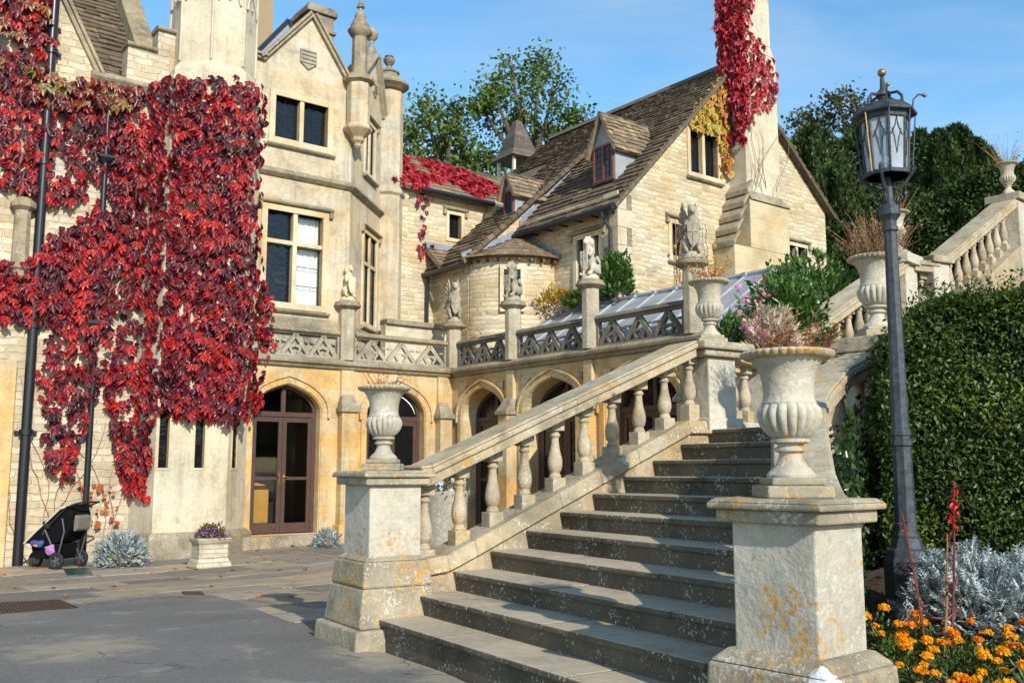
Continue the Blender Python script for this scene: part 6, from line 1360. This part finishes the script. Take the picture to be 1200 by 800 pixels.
def yew(label, D, px, ptop, pbot, wpx, seed, m=M_yew, n=17000):
    top = at(px, ptop, D); bot = at(px, pbot, D); H = top.z-bot.z; Rr = wpx*D/FPX/2; bz_ = min(hz(top.x, D), bot.z)-.3
    t = thing('yew_tree', label, 'tree', (top.x, D, bz_), WF, 'dark yews on the hill'); mb = MB(); mb.tube([(top.x, D, bz_), (top.x, D, top.z-.6)], [.35, .04], 8); obj('trunk', mb, M_wood, t, WF)
    h = RNG.uniform(0, 1, n)**.8; a = RNG.uniform(0, 2*math.pi, n); lob = 1+.20*np.sin(a*5+seed+4*h)+.20*np.sin(a*9+2*seed+13*h)*np.sin(h*17+seed)
    r = Rr*np.interp(h, [0, .25, .6, .85, 1], [.95, 1., .86, .60, .10])*lob*RNG.uniform(.72, 1.05, n); z = bot.z+h*H+.35*np.sin(a*7+seed)
    P = np.stack([top.x+r*np.cos(a), D+r*np.sin(a), z], 1); O = np.stack([np.cos(a), np.sin(a), np.full(n, .5)], 1); D_ = O*.8+np.array([0, 0, .5])+RNG.normal(0, .4, (n, 3))
    s = .30*D/50; V, F = leaf_quads(P, unit(O+RNG.normal(0, .5, (n, 3))), D_, RNG.uniform(s*.6, s*1.5, n), RNG.uniform(s*.3, s*.6, n)); leafobj('crown', V, F, m, t)
for i, (lb_, D, px, pt_, pb, wd) in enumerate((('broad dark yew right of the house gable', 46, 948, 158, 340, 112), ('tall dark yew behind the lantern', 48, 1012, 150, 340, 120), ('dark pointed yew just right of the lantern', 50, 1078, 162, 330, 44),
    ('dark conical yew left of the sky gap', 44, 1100, 164, 300, 56), ('tallest pointed yew of the right hand clump', 45, 1120, 157, 300, 66), ('rounded dark yew above the far hedge end', 44, 1142, 174, 300, 70), ('low dark bushy yew against the lower house eave', 40, 975, 205, 340, 80), ('low dark bushy yew behind the lamp collar', 40, 1045, 225, 340, 100))): yew(lb_, D, px, pt_, pb, wd, i)
# ---- hedges
def hedge(label, corners, z0f, z1f, m, leaf, dens, seed, inner=.10, strag=.08):
    """Clipped hedge: a leafy shell over a solid core coloured near-black for the inner shade. corners: plan polygon (world)."""
    rnd = np.random.default_rng(seed); C = [Vector((*c, 0)) for c in corners]; n = len(C); ce = sum(C, Vector())/n; Ps = []; Ns = []
    for i in range(n):
        a, b = C[i], C[(i+1) % n]; L = (b-a).length; nr = Vector(((b-a).y, -(b-a).x, 0)).normalized(); 
        if nr.dot((a+b)/2-ce) < 0: nr = -nr
        k = int(L*(z1f(a)-z0f(a))*dens); u = rnd.uniform(0, 1, k); v = rnd.uniform(0, 1, k)
        P = np.array(a)[None]*(1-u[:, None])+np.array(b)[None]*u[:, None]; zz = np.array([z0f(Vector(p))+(z1f(Vector(p))-z0f(Vector(p)))*w_ for p, w_ in zip(P, v)]); P[:, 2] = zz
        bul = .045*np.sin(P[:, 0]*3.1+P[:, 1]*2.2+zz*2.7)+.03*np.sin(P[:, 0]*7+zz*6.1); P += np.array(nr)[None]*(bul+rnd.uniform(-.16, .06, k))[:, None]; Ps.append(P); Ns.append(np.repeat(np.array(nr)[None], k, 0))
    a, b, c = C[0], C[1], C[2]; area = abs((b-a).cross(C[-1]-a).z); k = int(area*dens*1.2); u, v = rnd.uniform(0, 1, (2, k, 1))
    P = np.array(a)+(np.array(b)-np.array(a))*u+(np.array(C[-1])-np.array(a))*v; P[:, 2] = [z1f(Vector(p)) for p in P]; P[:, 2] += .05*np.sin(P[:, 0]*4)+rnd.uniform(-.1, .05, k); k2 = k//12; P[:k2, 2] += rnd.uniform(0, strag*2.5, k2); Ps.append(P); Ns.append(np.repeat([[0, 0, 1.]], k, 0))
    P = np.concatenate(Ps); N = np.concatenate(Ns); k = len(P); t = thing('hedge', label, 'hedge', (ce.x, ce.y, z0f(ce)), WF); D = N*.55+np.array([0, 0, -.12])+rnd.normal(0, .55, (k, 3))
    V, F = leaf_quads(P, unit(N*.4+np.array([0, 0, .6])+rnd.normal(0, .45, (k, 3))), D, rnd.uniform(leaf*.6, leaf*1.4, k), rnd.uniform(leaf*.35, leaf*.7, k)); leafobj('foliage', V, F, m, t)
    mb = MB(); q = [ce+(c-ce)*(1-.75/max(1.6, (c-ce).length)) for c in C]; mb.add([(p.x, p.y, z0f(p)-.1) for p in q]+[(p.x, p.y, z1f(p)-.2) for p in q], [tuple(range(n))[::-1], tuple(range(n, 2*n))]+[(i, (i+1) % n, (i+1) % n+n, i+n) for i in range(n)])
    obj('dark_core', mb, plain('hedge_core', (.012, .015, .006), 1, 0, .4, 6), t, WF); return t  # near-black solid standing for the shade inside the hedge
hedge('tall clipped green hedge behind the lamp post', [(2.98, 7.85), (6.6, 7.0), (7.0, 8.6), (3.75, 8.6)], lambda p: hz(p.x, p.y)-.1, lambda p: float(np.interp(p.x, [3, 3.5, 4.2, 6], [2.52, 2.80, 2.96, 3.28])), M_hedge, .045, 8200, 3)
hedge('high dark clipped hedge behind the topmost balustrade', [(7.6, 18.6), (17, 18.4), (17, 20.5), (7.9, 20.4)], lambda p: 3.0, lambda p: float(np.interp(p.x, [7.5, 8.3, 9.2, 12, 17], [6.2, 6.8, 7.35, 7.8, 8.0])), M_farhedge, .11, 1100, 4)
# ---- shrubs
def shrub(name, label, c, r, m, n, leaf, asp=.5, seed=0, stemsn=8, up=.35, group=None, rough=.25, catg='shrub', petals=None):
    rnd = np.random.default_rng(seed); t = thing(name, label, catg, c, WF, group); c = np.array(c); d = unit(rnd.normal(size=(n, 3))); d[:, 2] = np.abs(d[:, 2])*1.1-.08
    lob = 1+rough*np.sin(d[:, 0]*6+seed)*np.sin(d[:, 1]*7+2*seed)+.12*np.sin(d[:, 2]*11+d[:, 0]*9); rr = rnd.uniform(.45, 1., n)**.5*lob; P = c+d*np.array(r)*rr[:, None]
    D = d+np.array([0, 0, up])+rnd.normal(0, .5, (n, 3)); N = d*.4+np.array([0, 0, .8])+rnd.normal(0, .5, (n, 3))
    V, F = leaf_quads(P, unit(N), D, rnd.uniform(leaf*.6, leaf*1.4, n), rnd.uniform(leaf*asp*.6, leaf*asp*1.3, n)); leafobj('foliage', V, F, m, t)
    mb = MB()
    for i in range(stemsn):
        e = c+unit(rnd.normal(size=(1, 3)))[0]*np.array(r)*.7; e[2] = c[2]+abs(e[2]-c[2])+.1; mb.tube([tuple(c+rnd.normal(0, .03, 3)), tuple((c+e)/2+rnd.normal(0, .04, 3)), tuple(e)], [.012, .009, .004], 5)
    obj('stem', mb, M_drystem, t, WF, recalc=False)
    if petals:
        k, pm, ps = petals; V = []; pd = unit(rnd.normal(size=(k, 3))); pd[:, 2] = np.abs(pd[:, 2]); Pp = c+pd*np.array(r)*rnd.uniform(.9, 1.1, (k, 1))
        mbp = cat(*[leaf_quads(Pp, unit(pd+rnd.normal(0, .2, (k, 3))), np.cross(pd, rnd.normal(size=(k, 3))), np.full(k, ps), np.full(k, ps*.8)) for _ in range(4)]); tag(leafobj('blossom', *mbp, pm, t), kind='stuff')
    return t
p = at(948, 345, 16.2); shrub('laurel_shrub', 'glossy green laurel shrub below the house chimney', (p.x, 16.2, p.z-.7), (.95, .7, 1.25), M_laurel, 4200, .14, .4, 1)
p = at(868, 392, 12.9); shrub('variegated_shrub', 'small variegated green shrub on the lead roof side of the landing', (p.x-.05, 12.9, p.z-.45), (.40, .4, .62), M_laurel, 1500, .10, .6, 2)
p = at(915, 365, 12.8); shrub('variegated_shrub', 'pale and green variegated shrub behind the pink flowers', (p.x+.1, 12.8, p.z-.5), (.55, .4, .95), M_laurel, 2400, .10, .6, 3)
p = at(902, 390, 12.2); shrub('pale_grass', 'mound of pale dry grass heads behind the foreground urn', (p.x, 12.2, p.z-.5), (.34, .3, .78), M_straw, 3800, .11, .25, 4, rough=.1, catg='grass clump')
p = on_plane(722, 335, BF, 0, 2.3); q = BF @ p; shrub('green_climber', 'green climbing bush at the downpipe of the house corner', (q.x, q.y, q.z-.2), (.40, .4, .95), M_laurel, 1500, .13, .6, 5)
for px, lb_, sd in ((655, 'yellowing bush behind the lead roof, by the round bay', 6), (690, 'green and orange bush behind the lead roof, below the house window', 7)):
    p = on_plane(px, 352, BF, 0, 2.45); q = BF @ p; shrub('yellowing_bush', lb_, (q.x, q.y, q.z-.15), (.62, .6, .42), M_creeper_gold if sd == 6 else M_laurel, 1300, .12, .5, sd)
V, F, P = creeper('', '', [([(765, 255), (790, 250), (800, 246), (812, 300), (846, 270), (850, 330), (820, 325), (800, 318), (778, 310), (775, 285)], .55)], M_laurel, .16, 6.5, lambda x: HY0, None, .4, .42, 2.2, 2)
t = thing('wall_rose', 'sparse climbing rose on the sunlit house gable behind the griffin', 'climbing plant', (4.5, HY0-.1, 4.5), BF); leafobj('foliage', V, F, M_creeper_gold, t)
mb = MB(); rr_ = random.Random(4)
for i in range(9):
    x, z = 4.2+rr_.random()*1.6, 4.6; pts = [(x, HY0-.05, z)]
    for j in range(14): x += rr_.uniform(-.10, .10); z += .28*rr_.uniform(.6, 1.1); pts.append((x, HY0-.06-rr_.random()*.15, z))
    mb.tube(pts, .012, 5)
obj('stem', mb, M_drystem, t, BF)
def silver(label, px, py, w_, h_, n, seed, gpos=None, leaf=.12):
    c = gpos or ground(px, py); rnd = np.random.default_rng(seed); t = thing('silver_ragwort', label, 'shrub', tuple(c), WF, 'silver leaved ragworts'); d = unit(rnd.normal(size=(n, 3))); d[:, 2] = np.abs(d[:, 2])
    P = np.array(c)+d*np.array([w_, w_, h_])*(rnd.uniform(.35, 1., (n, 1))**.5)*(1+.14*np.sin(d[:, :1]*9)*np.sin(d[:, 1:2]*8)); parts = []
    D0 = unit(d+np.array([0, 0, .35])+rnd.normal(0, .35, (n, 3))); N0 = unit(d*.3+np.array([0, 0, .9])+rnd.normal(0, .35, (n, 3))); S0_ = unit(np.cross(N0, D0))
    L = rnd.uniform(leaf*.7, leaf*1.3, n); parts.append(leaf_quads(P, N0, D0, L, L*.16))
    for f in (.25, .5, .75):          # the deep cut lobes
        for s in (-1, 1): parts.append(leaf_quads(P+D0*(L*f)[:, None], N0, D0*.75+S0_*s*.8, L*.38, L*.16))
    V, F = cat(*parts)
    leafobj('foliage', V, F, M_silver, t); return t
silver('silver ragwort bush with yellow blooms beside the pushchair', 142, 662, .46, .58, 1400, 1)
silver('small silver ragwort at the foot of the arched door', 383, 641, .26, .36, 400, 2)
p = at(1140, 690, 6.2); silver('large silver ragwort in the flower bed by the lamp base', 0, 0, .43, .48, 2900, 3, Vector((p.x, 6.2, hz(p.x, 6.2)+.02)), .08)
p = at(1210, 690, 6.0); silver('silver ragwort at the right edge of the flower bed', 0, 0, .36, .50, 1700, 4, Vector((p.x, 6.0, hz(p.x, 6.0)+.02)), .08)
# yellow blooms of the first ragwort
g_ = ground(150, 664); mb = MB()
for k in range(6): mb.sphere((g_.x+random.uniform(-.25, .35), g_.y-.25+random.uniform(-.1, .1), g_.z+random.uniform(.10, .26)), .025, 8, 5, None, (1, 1, .5))
tag(obj('yellow_flower', mb, M_yellowpetal), 'small yellow daisies low in the silver bush', 'flower', kind='stuff')
# ivy at the outside of the right balustrade
Pv = []; Nv = []
for k in range(3600):
    x = random.uniform(1.0, LR-.1); z = random.random(); q = rp(x, -.21-.14*random.random()**2); q2 = rp(x, -1.)
    Pv.append((q.x, q.y, hz(q.x, q.y)+z*max(.2, .5+1.15*x/LR-.05*random.random()))); Nv.append(tuple((q2-q).normalized()))
Pv = np.array(Pv); N = unit(np.array(Nv)+RNG.normal(0, .5, (len(Pv), 3))); V, F = leaf_quads(Pv, N, np.array([0, 0, -1.])+RNG.normal(0, .5, (len(Pv), 3)), RNG.uniform(.035, .075, len(Pv)), RNG.uniform(.03, .06, len(Pv)))
t = thing('ivy', 'dark ivy hanging over the outside of the right balustrade', 'climbing plant', tuple(rp(2., -.3)+Vector((0, 0, .5))), WF); leafobj('foliage', V, F, M_ivy, t)
# ---- plants in the urns
def stalks(name, label, c, n, h, lean, ms, ml, seed, leafn=6, leaf=.05, r=.003, base=.12, tipm=None, bias=(0, 0), group=None):
    rnd = random.Random(seed); t = thing(name, label, 'plant', c, WF, group); mb = MB(); P = []; Dd = []; TP = []
    for i in range(n):
        a = rnd.uniform(0, 2*math.pi); b = Vector((c[0]+base*rnd.random()*math.cos(a), c[1]+base*rnd.random()*math.sin(a), c[2])); d = Vector((math.cos(a)*rnd.random()*lean+bias[0], math.sin(a)*rnd.random()*lean+bias[1], 1)).normalized(); L = h*rnd.uniform(.45, 1.1); pts = [b]; q = b
        for j in range(5): d = (d+Vector((rnd.gauss(0, .08), rnd.gauss(0, .08), -.03))).normalized(); q = q+d*L/5; pts.append(q)
        mb.tube(pts, [r, r, r*.9, r*.7, r*.6, r*.4], 4, cap=False)
        for k in range(leafn): f = rnd.uniform(.1, 1)*4.99; P.append(pts[int(f)].lerp(pts[int(f)+1], f % 1)); Dd.append((rnd.gauss(0, 1), rnd.gauss(0, 1), .4))
        TP.append((q, d))
    obj('stem', mb, ms, t, WF, recalc=False); P = np.array([tuple(p) for p in P]); n_ = len(P)
    V, F = leaf_quads(P, rnd_dirs(n_)+np.array([0, 0, .6]), np.array(Dd), RNG.uniform(leaf*.5, leaf*1.4, n_), RNG.uniform(leaf*.2, leaf*.45, n_)); leafobj('foliage', V, F, ml, t)
    if tipm:
        m_, k_, s_, frac = tipm; Q = []
        for q, d in TP[:int(len(TP)*frac)]:
            for _ in range(k_): Q.append(tuple(q-d*rnd.uniform(0, h*.45)+Vector((rnd.gauss(0, .018), rnd.gauss(0, .018), 0))))
        Q = np.array(Q); V, F = leaf_quads(Q, rnd_dirs(len(Q)), rnd_dirs(len(Q)), RNG.uniform(s_*.6, s_*1.3, len(Q)), RNG.uniform(s_*.5, s_, len(Q))); tag(leafobj('blossom', V, F, m_, t), kind='stuff')
    return t
u = URN['fore']; stalks('urn_plant', 'russet leafy plant with red stems in the foreground urn', (u[0]+.06, u[1], u[2]+.72), 60, .30, 1.0, M_redstem, leafmat('russet_leaf', [(0, (.18, .035, .02)), (.5, (.30, .12, .03)), (1, (.22, .20, .05))]), 1, 9, .035, .0022, .16)
stalks('pink_gaura', 'leaning pink gaura spires rising from the foreground urn', (u[0]-.10, u[1]+.02, u[2]+.72), 6, .52, .18, M_redstem, M_drystem, 2, 5, .03, .0024, .04, (M_pink, 15, .026, .7), (-.34, 0))
stalks('pink_gaura', 'short pink bloom at the middle of the foreground urn', (u[0]+.03, u[1], u[2]+.72), 3, .28, .3, M_redstem, M_drystem, 3, 4, .03, .0022, .05, (M_pink, 9, .024, .6))
u = URN['left']; stalks('urn_plant', 'sparse red stemmed plant spilling from the left pier urn', (u[0], u[1], u[2]+.71), 26, .28, 1.2, M_redstem, M_creeper_dry, 4, 4, .035, .003, .14)
u = URN['land']; stalks('urn_plant', 'bushy russet and green plant in the landing urn', (u[0], u[1], u[2]+.70), 46, .40, 1.0, M_drystem, M_creeper_gold, 5, 8, .05, .003, .15)
u = URN['right']; stalks('urn_plant', 'thicket of russet brown stalks in the second right urn', (u[0], u[1], u[2]+.72), 170, .50, 1.1, M_drystem, leafmat('dry_russet_leaf', [(0, (.22, .08, .05)), (.6, (.38, .18, .10)), (1, (.30, .26, .10))]), 6, 7, .035, .0028, .18, (M_pink, 1, .022, .15))
u = URN['top']; stalks('urn_plant', 'wispy stems in the topmost urn against the sky', (u[0], u[1], u[2]+.60), 40, .70, .9, M_drystem, M_drystem, 7, 4, .04, .003, .14)
u = URN['far']; stalks('urn_plant', 'thin pink stems in the distant urn behind the lantern', (u[0], u[1], u[2]+.65), 16, .55, .8, M_drystem, M_redstem, 8, 3, .05, .005, .12, (M_pink, 2, .05, .6))
p = gP @ Vector((0, 0, .52)); shrub('bedding_plant', 'purple and orange bedding flowers in the square planter', tuple(p), (.27, .22, .22), leafmat('bronze_leaf', [(0, (.08, .05, .02)), (.6, (.16, .12, .04)), (1, (.30, .12, .03))]), 500, .07, .5, 8, 6, catg='flowers', petals=(90, M_purple, .035))
p = potF @ Vector((0, 0, zq-.04)); shrub('bedding_plant', 'blue and white trailing flowers in the round planter', tuple(p), (.36, .36, .34), M_laurel, 520, .07, .4, 9, 6, catg='flowers', petals=(150, leafmat('pale_blue_petal', [(0, (.35, .38, .60)), (1, (.70, .70, .72))], .6), .04))
# ---- flower bed: marigolds, scarlet lobelia stalks
def make_marigold(seed, label, c):
    rnd = np.random.default_rng(seed); t = thing('marigold', label, 'flower', c, WF, 'orange marigolds of the flower bed'); n = 190; d = unit(rnd.normal(size=(n, 3))); d[:, 2] = np.abs(d[:, 2])
    P = np.array(c)+d*np.array([.13, .13, .15])*rnd.uniform(.3, 1, (n, 1)); V, F = leaf_quads(P, unit(d+np.array([0, 0, .5])), d+rnd.normal(0, .5, (n, 3)), rnd.uniform(.03, .065, n), rnd.uniform(.010, .02, n)); leafobj('foliage', V, F, M_marileaf, t)
    for i in range(2 if seed % 2 else 3):
        a = rnd.uniform(0, 6.28); o = np.array(c)+np.array([.09*math.cos(a), .09*math.sin(a), .15+rnd.uniform(-.02, .05)]); k = 90; q = unit(rnd.normal(size=(k, 3))); q[:, 2] = np.abs(q[:, 2])*.8+.05; q = unit(q)
        V, F = leaf_quads(o+q*np.array([.024, .024, .018])*rnd.uniform(.75, 1.05, (k, 1)), unit(q+rnd.normal(0, .35, (k, 3))), np.cross(q, rnd.normal(size=(k, 3)))+q*.5, rnd.uniform(.014, .022, k), rnd.uniform(.012, .018, k), .3); leafobj('bloom', V, F, M_marigold if seed % 3 else M_marideep, t)
    return t
protos = []; cnt = 0; rg = random.Random(5); spots = []
for _ in range(2600):
    X = rg.uniform(1.95, 3.7); Y = rg.uniform(4.55, 6.1); q = X/Y
    if q > .62: continue
    if X < xlim(Y)+.12 or (X < 2.3 and Y < 5.5 and rg.random() < .55): continue
    if Y > 5.75 and X > 2.75: continue
    if X < 2.35 and Y > 5.3 and rg.random() < .6: continue
    if all((X-a)**2+(Y-b)**2 > .145**2 for a, b in spots): spots.append((X, Y))
    if len(spots) > 64: break
for i, (X, Y) in enumerate(spots):
    c = (X, Y, hz(X, Y)+.04)
    where = 'nearest the right stone pier' if X < 2.25 else ('at the front of the bed' if Y < 5.0 else 'below the silver ragwort')
    if len(protos) < 6: protos.append(make_marigold(i, 'orange marigold with frilled blooms growing '+where, c))
    else:
        s = rg.uniform(.8, 1.2); M = Matrix.Translation(c) @ Matrix.Rotation(rg.uniform(0, 6.28), 4, 'Z') @ Matrix.Scale(s, 4); copy_tree(protos[rg.randrange(6)], M, None, 'orange marigold with frilled blooms growing '+where)
for i, (px, py0, py1, D, lb_, bl) in enumerate(((1112, 735, 565, 5.75, 'tall dark red lobelia spike with scarlet flowers before the ragwort', True), (1085, 725, 600, 5.7, 'dark red seed spike leaning left beside the pier', False), (1102, 730, 625, 5.6, 'pinkish bare stalk between the two dark spikes', False))):
    b = at(px, py0, D); b.z = hz(b.x, b.y); e = at(px+((6, -28, 8)[i]), py1, D); t = thing('lobelia', lb_, 'flower', tuple(b), WF); mb = MB(); mb.tube([b, b.lerp(e, .5)+Vector((.01, 0, .01)), e], [.008, .007, .004], 6); obj('stem', mb, M_redstem if i < 2 else M_drystem, t, WF); n = 26
    f = RNG.uniform(.25, 1, (n, 1)); P = np.array(b)*(1-f)+np.array(e)*f; V, F = leaf_quads(P, rnd_dirs(n), rnd_dirs(n)+np.array([0, 0, .15]), RNG.uniform(.05, .10, n)*(1.2-.8*f[:, 0]), RNG.uniform(.008, .016, n)); leafobj('foliage', V, F, M_redstem, t)
    if bl:
        n = 34; f = np.concatenate([RNG.uniform(.76, .84, (18, 1)), RNG.uniform(.84, 1, (16, 1))]); P = np.array(b)*(1-f)+np.array(e)*f; V, F = leaf_quads(P+RNG.normal(0, .010, (n, 3)), rnd_dirs(n), rnd_dirs(n), RNG.uniform(.02, .05, n), RNG.uniform(.014, .03, n)); leafobj('flower', V, F, M_scarlet, t)
# low ground cover in the bed
n = 2600; X = RNG.uniform(1.95, 6.5, n); Y = RNG.uniform(4.4, 7.6, n); ok = np.array([x > xlim(y)+.05 for x, y in zip(X, Y)]); X, Y = X[ok], Y[ok]; n = len(X)
P = np.stack([X, Y, [hz(x, y)+.05 for x, y in zip(X, Y)]], 1); V, F = leaf_quads(P, np.array([0, 0, 1.])+RNG.normal(0, .3, (n, 3)), RNG.normal(size=(n, 3))*np.array([1, 1, .3])+np.array([0, 0, .3]), RNG.uniform(.03, .08, n), RNG.uniform(.015, .04, n)); tag(leafobj('ground_cover', V, F, M_ivy), kind='stuff')
# ---- fallen leaves on the paving
M_fallen = leafmat('fallen_leaf', [(0, (.30, .03, .02)), (.4, (.50, .12, .02)), (.8, (.45, .20, .08)), (1, (.55, .10, .10))], .7, .1)
fl = [(10, 661), (7, 674), (97, 663), (117, 663), (40, 666), (228, 668), (300, 645), (318, 641), (330, 647), (345, 640), (310, 655), (275, 669), (60, 690), (180, 672), (290, 660), (352, 655), (205, 667), (322, 632), (362, 640), (372, 655), (20, 690), (130, 688), (160, 668), (250, 688), (262, 676), (330, 668), (340, 700), (300, 700), (115, 675), (215, 680), (190, 655), (356, 668), (75, 700), (400, 655), (338, 636)]
l0 = None
for i, (px, py) in enumerate(fl):
    g_ = ground(px, py); P = np.array([[g_.x, g_.y, g_.z+.02]]); V, F = palmate(P, np.array([[0, 0, 1.]])+RNG.normal(0, .2, (1, 3)), RNG.normal(size=(1, 3))*np.array([[1, 1, .05]]), np.array([.13 if i < 4 else .09]))
    tag(leafobj('fallen_leaf', V, F, M_fallen), 'fallen red or orange creeper leaf lying on the flagstones', 'leaf', 'fallen leaves on the paving')
# armchair seen through the glass of the arched door
ac = thing('armchair', 'mustard armchair seen through the left pane of the arched door', 'armchair', (-5.0, 1.3, -.1), BF); M_ac = plain('mustard_upholstery', (.55, .28, .06), .9, 0, .1, 10, .3)
mb = MB(); mb.box(-5.25, -4.65, .75, 1.3, .15, .48); obj('seat', mb, M_ac, ac, BF, bevel=.05)
mb = MB(); mb.prism([(x, .62, z) for x, z in ((-5.25, .3), (-4.65, .3), (-4.65, 1.05), (-4.75, 1.18), (-4.95, 1.22), (-5.15, 1.18), (-5.25, 1.05))], (0, .14, 0)); obj('backrest', mb, M_ac, ac, BF, bevel=.03)
for x in (-5.22, -4.68):
    mb = MB(); mb.box(x-.03, x+.03, .7, .76, -.1, .15); obj('leg', mb, M_brown, ac, BF)
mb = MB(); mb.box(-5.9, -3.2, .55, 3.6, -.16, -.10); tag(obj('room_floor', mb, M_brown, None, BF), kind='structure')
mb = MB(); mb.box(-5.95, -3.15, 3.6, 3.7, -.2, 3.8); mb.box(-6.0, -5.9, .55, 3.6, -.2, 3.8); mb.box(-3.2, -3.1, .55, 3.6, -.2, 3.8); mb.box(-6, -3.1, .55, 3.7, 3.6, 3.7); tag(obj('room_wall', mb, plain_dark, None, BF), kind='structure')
